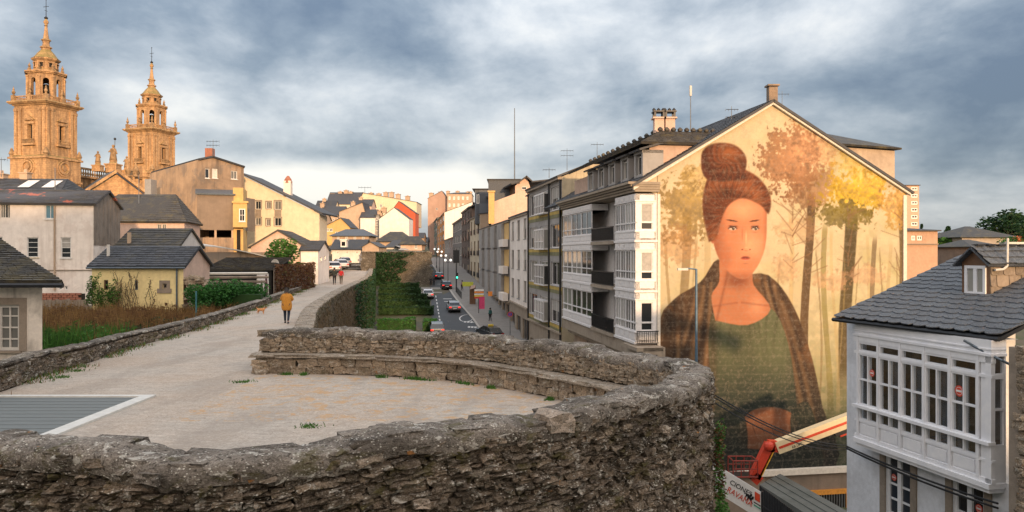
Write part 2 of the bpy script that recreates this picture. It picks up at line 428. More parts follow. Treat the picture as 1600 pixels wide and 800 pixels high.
# ------------------------------------------------------------------ bastion outline (inner edge of the parapet top)
inner = smooth_path([(-16, 13.6), (-12, 11.9), (-9, 10.6), (-6.5, 9.7), (-5.6, 9.35), (-4.4, 9.0), (-3.5, 8.75), (-2.9, 8.85), (-2.33, 9.2), (-1.62, 9.65), (-.84, 10.1), (0, 10.66),
                     (.76, 11.35), (1.6, 12.2), (2.15, 12.8), (2.9, 13.9), (3.12, 14.6), (3.0, 15.4), (2.68, 16.1), (1.48, 17.8), (0, 19.5), (-1.73, 20.8), (-4.5, 21.7), (-7.0, 21.95)], 4)
TH = 0.62
outer = offset_path(inner, TH)
ip, op = Path(inner), Path(outer)
def ztop(s):       # uneven top of the parapet
    return 1.2 + 0.035 * sin(s * 1.7) + 0.03 * sin(s * 4.1 + 1)
WT = thing('bastion_wall', 'rough stone bastion with curved parapet in the foreground, its inner side with a stone bench', 'stone wall', (-2, 15, -6))
core = MB(); nI = len(inner)
oc = offset_path(inner, TH - 0.09); ic = offset_path(inner, 0.07)
ribbon(core, oc, -12.5, 1.1); ribbon(core, ic, -0.3, 1.1); flat_ribbon(core, oc, ic, 1.1)
core.build('wall_core', M['mortar'], WT)
rs = random.Random(11)
# outer face stones: near side large, irregular
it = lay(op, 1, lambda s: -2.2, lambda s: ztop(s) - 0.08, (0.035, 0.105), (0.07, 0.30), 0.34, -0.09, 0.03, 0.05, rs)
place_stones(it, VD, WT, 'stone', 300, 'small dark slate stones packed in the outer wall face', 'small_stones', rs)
# second, rougher outer face further down (seen past the edge)
# worn, mortar-bedded cap along the top, with flat stones sunk into it
cap = MB(); res = 0.05; NS = int(ip.len / res); prof = [(-.03, -.20), (-.045, -.10), (-.02, -.03), (.06, .0), (.18, .012), (.32, .016), (.46, .008), (.57, -.01), (.65, -.06), (.675, -.15), (.66, -.26)]
rings = []
for i in range(NS + 1):
    s_ = ip.len * i / NS; p, tt = ip.get(s_); p2, t2 = ip.get(min(ip.len, s_ + .25)); p3, t3 = ip.get(max(0, s_ - .25)); tn = (p2 - p3).normalized(); n_ = Vector((tn.y, -tn.x, 0)); r_ = []
    for (o_, dz) in prof:
        q = Vector((s_ * 2.2, o_ * 3, 0)); d1_ = mnoise.noise(q) * .04 + mnoise.noise(q * 3.3) * .022 + mnoise.noise(q * 9) * .012; cr_ = -.035 if abs(mnoise.noise(Vector((s_ * .9, o_ * 1.3, 9)))) < .035 else 0
        r_.append((p.x + n_.x * (o_ + d1_ * (.8 if dz < -.05 else .2)), p.y + n_.y * (o_ + d1_ * (.8 if dz < -.05 else .2)), ztop(s_) + dz + d1_ + cr_))
    rings.append(r_)
k_ = len(prof); cap.v = [q for r_ in rings for q in r_]; cap.f = [(i * k_ + j, i * k_ + j + 1, (i + 1) * k_ + j + 1, (i + 1) * k_ + j) for i in range(NS) for j in range(k_ - 1)]
cap.build('coping', M['coping'], WT, smooth=True)
cop = []; s = 0.0
while s < ip.len:
    p, tt = ip.get(s); near = p.y < 13.5
    l = rs.uniform(.3, .8) if near else rs.uniform(.2, .5); sc_ = s + l / 2; p, tt = ip.get(sc_); n_ = Vector((tt.y, -tt.x, 0))
    for q, (o_, wd) in enumerate(((0.14, 0.30), (0.48, 0.30))):
        if rs.random() < .35: continue
        hh = rs.uniform(.09, .13); c = p + n_ * (o_ + rs.uniform(-.03, .03)) + Vector((0, 0, ztop(sc_) - hh / 2 + rs.uniform(-.01, .018)))
        m4 = Matrix.Translation(c) @ Matrix.Rotation(atan2(tt.y, tt.x) + rs.uniform(-.1, .1), 4, 'Z') @ Matrix.Rotation(rs.uniform(-.03, .03), 4, 'Y') @ Matrix.Diagonal((l * .98, wd * rs.uniform(.7, 1.1), hh, 1))
        if onscreen(c, 100): cop.append((m4, l / c.y))
    s += l
place_stones(cop, VC, WT, 'coping_stone', 300, None, None, rs)
# the big pale block in the near rim and a few light stones
for (px, py, l, h, mt) in ((862, 661, .42, .27, M['rock_light']), (1034, 670, .16, .12, M['rock_light']), (1060, 730, .26, .24, M['rock_light']), (655, 785, .2, .12, M['rock_light']), (240, 745, .3, .12, M['coping'])):
    best = min(range(len(outer)), key=lambda i: abs(800 + outer[i].x / max(outer[i].y, 1) * F - px) + (1000 if outer[i].y > 13.6 else 0))
    p = outer[best]; z = zat(py, p.y); tt = (outer[best + 1] - outer[best - 1]).normalized(); n_ = Vector((tt.y, -tt.x, 0))
    me = VD[3].copy(); me.materials.clear(); me.materials.append(mt)
    inst('stone', me, Matrix.Translation(-Vector(WT['_base'])) @ Matrix.Translation(p + n_ * (-.10) + Vector((0, 0, z))) @ Matrix.Rotation(atan2(tt.y, tt.x), 4, 'Z') @ Matrix.Diagonal((l, .42, h, 1)), WT)['label'] = 'pale pinkish stone block set in the wall face'
# inner face of the parapet: flat stones above the bench, big blocks below
far = Path([p for p in inner if p.y > 13.0 and p.x > -7.3]); farI = far
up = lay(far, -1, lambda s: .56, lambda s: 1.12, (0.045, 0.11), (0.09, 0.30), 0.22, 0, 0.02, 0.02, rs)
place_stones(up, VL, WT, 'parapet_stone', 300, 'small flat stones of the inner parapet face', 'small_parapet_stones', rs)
# the near side's own inner face too
benchp = offset_path([p for p in inner if p.y > 14.5 and p.x > -7.3], -0.36); bp = Path(benchp)
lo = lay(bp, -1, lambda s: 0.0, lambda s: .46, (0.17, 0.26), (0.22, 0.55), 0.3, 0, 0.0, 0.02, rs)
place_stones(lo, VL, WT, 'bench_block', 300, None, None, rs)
bc = MB(); ribbon(bc, offset_path(benchp, .07), -.2, .44); flat_ribbon(bc, offset_path(benchp, .07), offset_path(benchp, .5), .44); bc.build('bench_core', M['mortar'], WT)
sl = []; s = 0
while s < bp.len:
    l = rs.uniform(.7, 1.3); p, tt = bp.get(s + l / 2); n_ = Vector((tt.y, -tt.x, 0))
    sl.append((Matrix.Translation(p + n_ * .16 + Vector((0, 0, .505))) @ Matrix.Rotation(atan2(tt.y, tt.x), 4, 'Z') @ Matrix.Diagonal((l * 1.08, .5, .095, 1)), 1)); s += l
place_stones(sl, VCL, WT, 'bench_slab', 300, None, None, rs)
# end pier
for k in range(26):
    hh = rs.uniform(.14, .3); z = rs.uniform(0.05, 1.1) if k > 8 else .12
    wd = .75 if z < .5 else .45
    c = Vector((-7.05 + rs.uniform(-.06, .06), 21.65 + rs.uniform(-.1, 1.0) + (0 if z < .5 else .35), z))
    m4 = Matrix.Translation(c) @ Matrix.Rotation(rs.uniform(-.2, .2), 4, 'Z') @ Matrix.Diagonal((rs.uniform(.3, .5), rs.uniform(.3, .5), hh, 1))
    inst('end_stone', rs.choice(VL if k % 3 else VCL), Matrix.Translation(-Vector(WT['_base'])) @ m4, WT)

# ------------------------------------------------------------------ walkway
M['path'] = None
m, t, b = newmat('gravel_path')
n = t.noise(t.pos, 0.35, 6, 0.6); n2 = t.noise(t.mapping(t.pos, (1, 2.5, 1)), 1.6, 8, 0.7, 0.5); n3 = t.noise(t.pos, 26, 5, 0.75); n4 = t.voro(t.pos, 22)
col = t.mix(t.ramp(n2, [(.3, 0.), (.7, 1.)]), (.33, .295, .255), (.56, .505, .44))
col = t.mix(t.ramp(n, [(.4, 0.), (.65, 1.)]), col, t.mix(.6, col, (.46, .35, .26)))
col = t.mix(t.math('MULTIPLY', t.ramp(n3, [(.42, 1.), (.5, 0.)]), .5), col, (.20, .175, .15)); col = t.mix(t.math('MULTIPLY', t.ramp(t.noise(t.pos, 9, 7, .75), [(.5, 0.), (.62, 1.)]), .4), col, (.70, .64, .56)); col = t.mix(t.math('MULTIPLY', t.ramp(t.noise(t.mapping(t.pos, (.9, .25, 1)), .9, 6, .6, .6), [(.5, 0.), (.62, 1.)]), .4), col, (.27, .235, .20))
sp = t.noise(t.mapping(t.pos, (1, 1, 1), (4, 1, 2)), 2.4, 9, .75, .4)
py_ = t.sep(t.pos); far_ = t.math('MULTIPLY', t.math('GREATER_THAN', py_[0], -7.0), t.math('GREATER_THAN', py_[1], 15.5))
col = t.mix(t.math('MULTIPLY', t.math('MULTIPLY', t.ramp(sp, [(.52, 0.), (.60, 1.)]), .75), far_), col, (.52, .31, .13))
t.put(b.inputs['Base Color'], col); b.inputs['Roughness'].default_value = .97
t.put(b.inputs['Normal'], t.bump(t.math('ADD', n3, t.math('MULTIPLY', n2, 1.5)), .7, .03)); M['path'] = m
left_base = [(-13.6, 10), (-12.6, 15), (-12.5, 18.8), (-13.0, 21.3), (-13.1, 23.9), (-13.6, 26.7), (-13.7, 29.6), (-14.1, 34.9), (-15.6, 46.9), (-17.1, 56.7), (-19.4, 71.6), (-22.9, 90), (-27, 116), (-34, 155), (-45, 215), (-58, 280)]
LB = smooth_path(left_base, 3)
right_base = [(-7.2, 22.3), (-7.9, 26), (-9.0, 32), (-11.3, 42), (-13.6, 57), (-15.4, 71), (-18.6, 97), (-22.5, 120), (-27.5, 148), (-33, 180), (-43, 225), (-55, 280)]
RB = smooth_path(right_base, 3)
poly = [p for p in offset_path(inner, .3)] + RB + LB[::-1]
def filled(pts, z):
    P3 = [Vector((p.x, p.y, z)) for p in pts]; tr = tessellate_polygon([P3]); mb = MB()
    fs = []
    for a, b_, c in tr:
        nrm = (P3[b_] - P3[a]).cross(P3[c] - P3[a]); fs.append((a, b_, c) if nrm.z > 0 else (a, c, b_))
    mb.add(P3, fs); return mb
structure(filled(poly, 0.0).build('wall_walk', M['path']))['label'] = 'pale gravel walk along the top of the old wall'

# town ground inside the wall (sheet left of the walk)
mb = MB(); ly = [0, 10, 15, 18.8, 21.3, 23.9, 26.7, 29.6, 34.9, 46.9, 56.7, 71.6, 90, 116, 155, 215, 280, 330, 600, 3000]
def leftx(d): return float(np.interp(d, [p[1] for p in left_base] + [3000], [p[0] for p in left_base] + [-400])) - .15
for i in range(len(ly) - 1):
    a, b_ = ly[i], ly[i + 1]
    for fx in range(4):
        xa0, xa1 = leftx(a) - [0, 6, 20, 60][fx], leftx(a) - [6, 20, 60, 500][fx]; xb0, xb1 = leftx(b_) - [0, 6, 20, 60][fx], leftx(b_) - [6, 20, 60, 500][fx]
        mb.quad((xa1, a, ztown(xa1, a)), (xa0, a, ztown(xa0, a)), (xb0, b_, ztown(xb0, b_)), (xb1, b_, ztown(xb1, b_)))
structure(mb.build('town_ground', M['soil']))['label'] = 'weedy ground of the old town beside the wall walk'

# low parapet wall on the left of the walk
LW = thing('parapet_wall', 'low dry stone parapet running along the left edge of the gravel walk', 'stone wall', (-13, 20, -1))
lp = Path(LB)
def zl(s): p, _ = lp.get(s); return float(np.interp(p.y, [10, 18, 26, 40, 60, 280], [.72, .68, .5, .40, .36, .35]))
core = MB(); Lb2 = offset_path(LB, -.06); Lb3 = offset_path(LB, -.42)
ribbon(core, Lb2, -.3, lambda i: zl(lp.L[i]) - .05); ribbon(core, Lb3, -1.8, lambda i: zl(lp.L[i]) - .05)
for i in range(len(LB) - 1):
    za, zb = zl(lp.L[i]) - .05, zl(lp.L[i + 1]) - .05
    core.quad((Lb2[i].x, Lb2[i].y, za), (Lb2[i + 1].x, Lb2[i + 1].y, zb), (Lb3[i + 1].x, Lb3[i + 1].y, zb), (Lb3[i].x, Lb3[i].y, za))
core.build('wall_core', M['mortar'], LW)
near_lp = Path([p for p in LB if p.y < 75])
it = lay(near_lp, 1, lambda s: 0, lambda s: zl(s) - .06, (.05, .10), (.12, .42), .2, 0, .02, .02, rs)
place_stones(it, VD, LW, 'stone', 300, 'small flat slate stones of the low parapet', 'small_stones', rs)
cop = []; s = 0
while s < lp.len * .8:
    p, tt = lp.get(s); l = rs.uniform(.4, .9) * (1 if p.y < 50 else 2.5); p, tt = lp.get(s + l / 2); n_ = Vector((tt.y, -tt.x, 0))
    c = p - n_ * .22 + Vector((0, 0, zl(s) - .03)); m4 = Matrix.Translation(c) @ Matrix.Rotation(atan2(tt.y, tt.x) + rs.uniform(-.05, .05), 4, 'Z') @ Matrix.Diagonal((l * 1.05, .5 * rs.uniform(.85, 1.1), rs.uniform(.08, .13), 1))
    if onscreen(c): cop.append((m4, l / c.y))
    s += l
place_stones(cop, VC, LW, 'coping_stone', 290, None, None, rs)

# curtain wall on the right of the walk
M['wallgrass'] = rubble('overgrown_wall', [(.13, .10, .06), (.2, .15, .09), (.16, .13, .07), (.1, .085, .05)], .15, .8, .8, 1.0, .3)
M['ashlar_dark'] = rubble('old_masonry', [(.10, .09, .076), (.14, .125, .10), (.08, .072, .06)], .3, .3, .7, .8, .3)
VW = variants_for(M['wallgrass'], 10, .12, 21); VA = variants_for(M['ashlar_dark'], 10, .06, 23)
RW = thing('curtain_wall', 'long old town wall right of the gravel walk with dry grass on its outer face', 'stone wall', (-12, 45, -9))
rp = Path(RB); RBo = offset_path(RB, .75)
core = MB(); ribbon(core, offset_path(RB, .68), -11.5, .32); ribbon(core, offset_path(RB, .03), -.3, .32); flat_ribbon(core, offset_path(RB, .68), offset_path(RB, .03), .32)
core.build('wall_core', M['wallgrass'], RW)
it = lay(Path([p for p in RBo if p.y < 150]), 1, lambda s: -6.5, lambda s: .36, (.12, .3), (.3, .9), .3, 0, .03, .04, rs, True)
place_stones(it, VW, RW, 'stone', 250, 'weathered stones and tufts on the outer wall face', 'small_stones', rs)
cop = []; s = 0
while s < rp.len * .8:
    p, tt = rp.get(s); l = rs.uniform(.4, .8) * (1 if p.y < 60 else 2.5); p, tt = rp.get(s + l / 2); n_ = Vector((tt.y, -tt.x, 0))
    for o_ in (.18, .52):
        c = p + n_ * o_ + Vector((0, 0, .36)); m4 = Matrix.Translation(c) @ Matrix.Rotation(atan2(tt.y, tt.x) + rs.uniform(-.08, .08), 4, 'Z') @ Matrix.Diagonal((l * 1.05, .42, rs.uniform(.09, .16), 1)); cop.append((m4, l / c.y))
    s += l
place_stones(cop, VCL, RW, 'coping_stone', 290, None, None, rs)

# wooden deck of the stairhead
m, t, b = newmat('deck_boards'); n = t.noise(t.mapping(t.pos, (.6, 14, 1)), 3, 6, .6)
t.put(b.inputs['Base Color'], t.mix(n, (.085, .10, .105), (.19, .21, .205))); b.inputs['Roughness'].default_value = .7; M['deck'] = m
M['deck_edge'] = flat('pale_steel_edge', (.58, .58, .55), .6, var=.08)
DK = thing('stair_deck', 'grey boarded deck with a pale metal border let into the gravel walk', 'deck', (-12, 15, 0))
me = None
for k in range(40):
    y = 11.3 + k * .167
    if me is None:
        mbx = MB().box((0, 0, 0), (11.2, .155, .03)); o = mbx.build('board', M['deck'], DK); me = o.data
        me.transform(Matrix.Translation(Vector(DK['_base'])))
    else: o = inst('board', me, Matrix.Identity(4), DK)
    o.location = (-14.35 + 12, y - 15, .012 + .004 * (k % 2))
MB().boxf(Vector((-8.72, 11.2, 0)), Vector((0, 1, 0)), Vector((1, 0, 0)), 0, 6.97, -.02, .045, 0, .30).build('border', M['deck_edge'], DK)
MB().boxf(Vector((-20, 18.0, 0)), Vector((1, 0, 0)), Vector((0, 1, 0)), 0, 11.27, -.02, .043, 0, .17).build('border', M['deck_edge'], DK)
# ------------------------------------------------------------------ houses
def glassmat(name, c=(.02, .025, .03), rough=.08, c2=None):
    m, t, b = newmat(name); oi = t.node('ShaderNodeObjectInfo')
    r = t.math('FRACT', t.math('ADD', oi.outputs['Random'], t.geo.outputs['Random Per Island']))
    t.put(b.inputs['Base Color'], t.ramp(r, [(0, c), (.55, c), (.62, c2 or tuple(x * 2 for x in c)), (1, c2 or tuple(x * 3 for x in c))]))
    b.inputs['Roughness'].default_value = rough; b.inputs['IOR'].default_value = 1.5
    b.inputs['Specular IOR Level'].default_value = 0.8
    n = t.noise(t.pos, 1.5, 2); t.put(b.inputs['Normal'], t.bump(n, .05, .02))
    return m
M['glass'] = glassmat('window_glass', (.02, .025, .03), .07, (.16, .16, .15))
M['glass_dark'] = glassmat('dark_glass', (.012, .015, .02), .06)
M['white_paint'] = flat('white_paint', (.74, .74, .73), .45, var=.05)
M['offwhite_paint'] = flat('offwhite_paint', (.6, .58, .54), .55, var=.08)
M['blind'] = flat('blind', (.36, .35, .33), .7)
M['brown_wood'] = flat('brown_wood', (.14, .075, .04), .6)
M['dark_metal'] = flat('dark_metal', (.03, .032, .036), .45, .4, var=.2)
M['grey_metal'] = flat('grey_metal', (.22, .24, .26), .4, .6, var=.15)
M['zinc'] = flat('zinc', (.12, .15, .18), .45, .5, var=.2)
M['granite'] = plaster('granite', (.30, .25, .20), (.12, .10, .08), .5, 2.5, .5)
M['roof'] = roofmat('slate_roof', (.030, .033, .040), .25)
M['roof_old'] = roofmat('old_slate_roof', (.036, .034, .031), .7)
M['roof_orange'] = roofmat('patched_slate_roof', (.036, .036, .04), .35, .95, .8)
M['roof_blue'] = roofmat('blue_slate', (.062, .075, .095), .08)
M['tile_red'] = roofmat('clay_tiles', (.28, .10, .05), .3)
M['dark_void'] = flat('dark_interior', (.012, .011, .01), .9)
M['cream'] = plaster('cream_plaster', (.72, .62, .45), (.30, .23, .15), .25, .3)
M['white_wall'] = plaster('stained_white_wall', (.86, .80, .75), (.42, .35, .30), .40, .35, .3, streak=.9, patch=(.66, .57, .52), patch_amt=.4)
M['yellow_wall'] = plaster('pale_yellow_wall', (.88, .74, .38), (.5, .4, .22), .3, .7, .2)
M['pink_wall'] = plaster('pale_pink_wall', (.66, .48, .39), (.3, .22, .18), .4, .7)
M['brown_wall'] = plaster('brown_render', (.37, .27, .19), (.11, .09, .075), .85, .25, .5, streak=1.0, patch=(.25, .21, .175), patch_amt=.8)
M['grey_render'] = plaster('grey_render', (.24, .19, .15), (.10, .085, .07), .6, .3, .4)
M['ochre_wall'] = plaster('ochre_wall', (.62, .42, .17), (.3, .2, .1), .3, .4)
M['tan_wall'] = plaster('tan_wall', (.50, .38, .28), (.25, .18, .13), .5, .2)
M['red_wall'] = plaster('brick_red_wall', (.52, .11, .05), (.3, .08, .05), .3, .2)
M['bright_white'] = plaster('white_render', (.80, .76, .72), (.4, .34, .3), .35, .15)
M['grey_wall'] = plaster('grey_cladding', (.33, .325, .32), (.1, .1, .1), .5, .3)
M['beige_wall'] = plaster('beige_wall', (.58, .51, .38), (.2, .17, .13), .45, .25, streak=.8)
M['wood_clad'] = plaster('weathered_cladding', (.27, .225, .185), (.09, .075, .06), .6, 1.2, .5, streak=1.0)
M['brickred'] = plaster('old_brick', (.36, .15, .10), (.16, .08, .06), .6, 2)

class Wall:
    def __init__(s, A, B):
        s.A = Vector((A[0], A[1], 0)); s.B = Vector((B[0], B[1], 0)); s.u = (s.B - s.A).normalized(); s.len = (s.B - s.A).length
        s.n = Vector((s.u.y, -s.u.x, 0))
    def s_at(s, px):
        k = (px - 800) / F; return (k * s.A.y - s.A.x) / (s.u.x - k * s.u.y)
    def rect(s, x0, y0, x1, y1):      # picture rectangle -> (u0,u1,z0,z1) on this wall
        a, b_ = s.s_at(x0), s.s_at(x1); d = (s.A + s.u * (a + b_) / 2).y
        return (min(a, b_), max(a, b_), zat(y1, d), zat(y0, d))
    def pt(s, a, z, n=0.0): p = s.A + s.u * a + s.n * n; return Vector((p.x, p.y, z))

def wall_mesh(mb, w, a0, a1, z0, z1, ops=(), reveal=.14, nn=0.0):
    ops = [o for o in ops if o[1] > a0 and o[0] < a1 and o[3] > z0 and o[2] < z1]
    ops = [(max(o[0], a0 + .01), min(o[1], a1 - .01), max(o[2], z0), min(o[3], z1 - .01)) for o in ops]
    xs = sorted({a0, a1, *[o[0] for o in ops], *[o[1] for o in ops]}); zs = sorted({z0, z1, *[o[2] for o in ops], *[o[3] for o in ops]})
    for i in range(len(xs) - 1):
        k = 0
        while k < len(zs) - 1:
            cx, cz = (xs[i] + xs[i + 1]) / 2, (zs[k] + zs[k + 1]) / 2
            if any(o[0] < cx < o[1] and o[2] < cz < o[3] for o in ops): k += 1; continue
            mb.quad(w.pt(xs[i], zs[k], nn), w.pt(xs[i + 1], zs[k], nn), w.pt(xs[i + 1], zs[k + 1], nn), w.pt(xs[i], zs[k + 1], nn)); k += 1
    for (p, q, a, b_) in ops:
        r = nn - reveal
        mb.quad(w.pt(p, a, nn), w.pt(q, a, nn), w.pt(q, a, r), w.pt(p, a, r)); mb.quad(w.pt(p, b_, r), w.pt(q, b_, r), w.pt(q, b_, nn), w.pt(p, b_, nn))
        mb.quad(w.pt(p, a, r), w.pt(p, b_, r), w.pt(p, b_, nn), w.pt(p, a, nn)); mb.quad(w.pt(q, a, nn), w.pt(q, b_, nn), w.pt(q, b_, r), w.pt(q, a, r))

def window(w, par, r, cols=2, rows=1, fm=None, gm=None, reveal=.14, nn=0.0, fw=.07, bw=.04, sill=True, surround=None, sw=.14, name='window', label=None, deep=None, blind=0, sillm=None):
    fm = fm or M['white_paint']; gm = gm or M['glass']; a0, a1, z0, z1 = r; B = lambda mb, a, b_, c, d, n0, n1: mb.boxf(w.A, w.u, w.n, a, b_, c, d, n0, n1)
    f0, f1 = nn - reveal + .0, nn - reveal + .07
    mb = MB(); B(mb, a0, a0 + fw, z0, z1, f0, f1); B(mb, a1 - fw, a1, z0, z1, f0, f1)
    B(mb, a0 + fw, a1 - fw, z0, z0 + fw, f0, f1); B(mb, a0 + fw, a1 - fw, z1 - fw, z1, f0, f1)
    for i in range(1, cols):
        x = a0 + (a1 - a0) * i / cols; B(mb, x - bw / 2, x + bw / 2, z0 + fw, z1 - fw, f0, f1 - .01)
    for i in range(1, rows):
        z = z0 + (z1 - z0) * i / rows; B(mb, a0 + fw, a1 - fw, z - bw / 2, z + bw / 2, f0, f1 - .015)
    fr = mb.build(name, fm, par, label)
    mb = MB(); xs = [a0 + fw] + [a0 + (a1 - a0) * i / cols for i in range(1, cols)] + [a1 - fw]
    for i in range(cols): B(mb, xs[i], xs[i + 1], z0 + fw, z1 - fw, f0 + .005, f0 + .02)
    mb.build('pane', gm, fr)
    if blind:
        mb = MB(); B(mb, a0 + fw, a1 - fw, z1 - fw - (z1 - z0 - 2 * fw) * blind, z1 - fw, f0 + .02, f0 + .035); mb.build('blind', M['blind'], fr)
    if sill:
        mb = MB(); B(mb, a0 - .06, a1 + .06, z0 - .07, z0, f1, nn + .07); mb.build('sill', sillm or surround or fm, fr)
    if surround:
        mb = MB(); B(mb, a0 - sw, a0, z0 - .0, z1 + sw, nn, nn + .035); B(mb, a1, a1 + sw, z0, z1 + sw, nn, nn + .035); B(mb, a0, a1, z1, z1 + sw, nn, nn + .035)
        mb.build('surround', surround, fr)
    return fr

def slab(mb, pts, th=.14):
    """roof plane from its top polygon, thickened downward"""
    n = len(pts); P_ = [Vector(p) for p in pts]; nr = (P_[1] - P_[0]).cross(P_[2] - P_[0]).normalized()
    if nr.z < 0: P_ = P_[::-1]; nr = -nr
    mb.prism([p - nr * th for p in P_], nr * th)
def slates(a, b_, c, d, rowh, wid, mat, par, name='slates', kind='stuff', rs=random, th=.02, label=None, jit=.1):
    """rows of overlapping slates on the plane a,b (eave) c,d (ridge); joined into one part"""
    a, b_, c, d = map(Vector, (a, b_, c, d)); mb = MB(); n = (b_ - a).cross(d - a).normalized()
    if n.z < 0: n = -n
    rows = max(1, int((d - a).length / rowh)); up = (d - a).normalized()
    for r in range(rows):
        t0, t1 = r / rows, min(1, (r + 1.25) / rows); L0, R0 = a.lerp(d, t0), b_.lerp(c, t0); L1, R1 = a.lerp(d, t1), b_.lerp(c, t1)
        k = max(1, int((R0 - L0).length / wid)); off = rs.random()
        xs = [0] + sorted(min(1, max(0, (i + off + rs.uniform(-.15, .15)) / k)) for i in range(k)) + [1]
        for i in range(len(xs) - 1):
            if xs[i + 1] - xs[i] < 1e-3: continue
            e = .002 / max(.01, (R0 - L0).length); x0, x1 = xs[i] + e * 4, xs[i + 1] - e * 4; j = rs.uniform(-jit, jit) * rowh
            p0 = L0.lerp(R0, x0) - up * j + n * (th * 2.0 + rs.uniform(0, th * .6)); p1 = L0.lerp(R0, x1) - up * j + n * (th * 2.0 + rs.uniform(0, th * .6)); p2 = L1.lerp(R1, x1) + n * .004; p3 = L1.lerp(R1, x0) + n * .004
            mb.add([p0, p1, p2, p3, p0 - n * th * 2, p1 - n * th * 2], [(0, 1, 2, 3), (4, 5, 1, 0)])
    o = mb.build(name, mat, par); o['kind'] = kind
    return o

def house(name, label, C4, zb, ze, zr, wallm, roofm, roof='gable', wins={}, mats={}, cat='house', over=.35, group=None, rt=.5, slate=None, chim=(), inset=.3, roof_th=.14, wkw={}, eaves=True, gut=None, zeb=None):
    """C4: front-left, front-right, back-right, back-left (XY). wins: {wall: [(x0,y0,x1,y1,kw)...]} in picture rectangles"""
    C4 = [Vector((p[0], p[1], 0)) for p in C4]; base = (C4[0] + C4[1]) / 2; base.z = zb
    T = thing(name, label, cat, base, group); Ws = [Wall(C4[i], C4[(i + 1) % 4]) for i in range(4)]
    zes = [ze, ze, ze if zeb is None else zeb, ze if zeb is None else zeb]
    opsall = {}
    for i, lst in wins.items():
        opsall[i] = []
        for q in lst:
            r = Ws[i].rect(*q[:4]) if len(q) >= 4 and not isinstance(q[0], tuple) else q[0]
            kw = dict(wkw); kw.update(q[4] if len(q) > 4 else (q[1] if isinstance(q[0], tuple) else {})); opsall[i].append((r, kw))
    groups = {}
    for i in range(4):
        groups.setdefault(mats.get(i, wallm), []).append(i)
    for mt, idx in groups.items():
        mb = MB()
        for i in idx:
            wall_mesh(mb, Ws[i], 0, Ws[i].len, zb - .6, ze, [r for r, kw in opsall.get(i, [])])
            if roof == 'gable' and i in (1, 3):
                t = rt if i == 1 else 1 - rt; mb.poly([Ws[i].pt(0, ze), Ws[i].pt(Ws[i].len, ze), Ws[i].pt(Ws[i].len * t, zr)])
            if roof == 'gable_front' and i in (0, 2):
                t = rt if i == 0 else 1 - rt; mb.poly([Ws[i].pt(0, ze), Ws[i].pt(Ws[i].len, ze), Ws[i].pt(Ws[i].len * t, zr)])
            if roof == 'mono' and i == 2: mb.quad(Ws[i].pt(0, ze), Ws[i].pt(Ws[i].len, ze), Ws[i].pt(Ws[i].len, zr), Ws[i].pt(0, zr))
            if roof == 'mono' and i in (1, 3): mb.poly([Ws[i].pt(0, ze), Ws[i].pt(Ws[i].len, ze), Ws[i].pt(Ws[i].len if i == 1 else 0, zr)])
        mb.build('wall', mt, T)
    for i, lst in opsall.items():
        for r, kw in lst: window(Ws[i], T, r, **kw)
    P3 = [Vector((p.x, p.y, ze)) for p in C4]; u0 = Ws[0].u; v0 = Ws[1].u; mb = MB(); o = over
    def e(p, du, dv, z=0): return p + u0 * du + v0 * dv + Vector((0, 0, z))
    planes = []
    if roof == 'gable':
        hw = Ws[1].len * rt; sl_ = (zr - ze) / hw; hb = Ws[1].len * (1 - rt); slb = (zr - ze) / hb
        R1 = P3[1].lerp(P3[2], rt); R0 = P3[0].lerp(P3[3], rt); R1.z = R0.z = zr
        planes = [(e(P3[0], -o, -o, -o * sl_), e(P3[1], o, -o, -o * sl_), e(R1, o, 0), e(R0, -o, 0)), (e(P3[2], o, o, -o * slb), e(P3[3], -o, o, -o * slb), e(R0, -o, 0), e(R1, o, 0))]
    elif roof == 'gable_front':
        hw = Ws[0].len * rt; sl_ = (zr - ze) / hw; hb = Ws[0].len * (1 - rt); slb = (zr - ze) / hb
        Rf = P3[0].lerp(P3[1], rt); Rb = P3[3].lerp(P3[2], rt); Rf.z = Rb.z = zr
        planes = [(e(P3[3], -o, o, -o * sl_), e(P3[0], -o, -o, -o * sl_), e(Rf, 0, -o), e(Rb, 0, o)), (e(P3[1], o, -o, -o * slb), e(P3[2], o, o, -o * slb), e(Rb, 0, o), e(Rf, 0, -o))]
    elif roof == 'hip':
        L = Ws[0].len; Dp = Ws[1].len; a = min(inset * L, L * .5); sl_ = (zr - ze) / (Dp / 2); m0 = P3[0].lerp(P3[3], .5); m1 = P3[1].lerp(P3[2], .5)
        A_ = m0 + u0 * a; B_ = m1 - u0 * a; A_.z = B_.z = zr; q = [e(P3[0], -o, -o, -o * sl_), e(P3[1], o, -o, -o * sl_), e(P3[2], o, o, -o * sl_), e(P3[3], -o, o, -o * sl_)]
        planes = [(q[0], q[1], B_, A_), (q[1], q[2], B_), (q[2], q[3], A_, B_), (q[3], q[0], A_)]
    elif roof == 'mono':
        sl_ = (zr - ze) / Ws[1].len; planes = [(e(P3[0], -o, -o, -o * sl_), e(P3[1], o, -o, -o * sl_), e(P3[2], o, o, zr - ze + o * sl_), e(P3[3], -o, o, zr - ze + o * sl_))]
    else:
        planes = [(e(P3[0], -o, -o, .02), e(P3[1], o, -o, .02), e(P3[2], o, o, .02), e(P3[3], -o, o, .02))]
    for pl in planes: slab(mb, [p + Vector((0, 0, roof_th)) for p in pl], roof_th)
    rf = mb.build('roof', roofm, T)
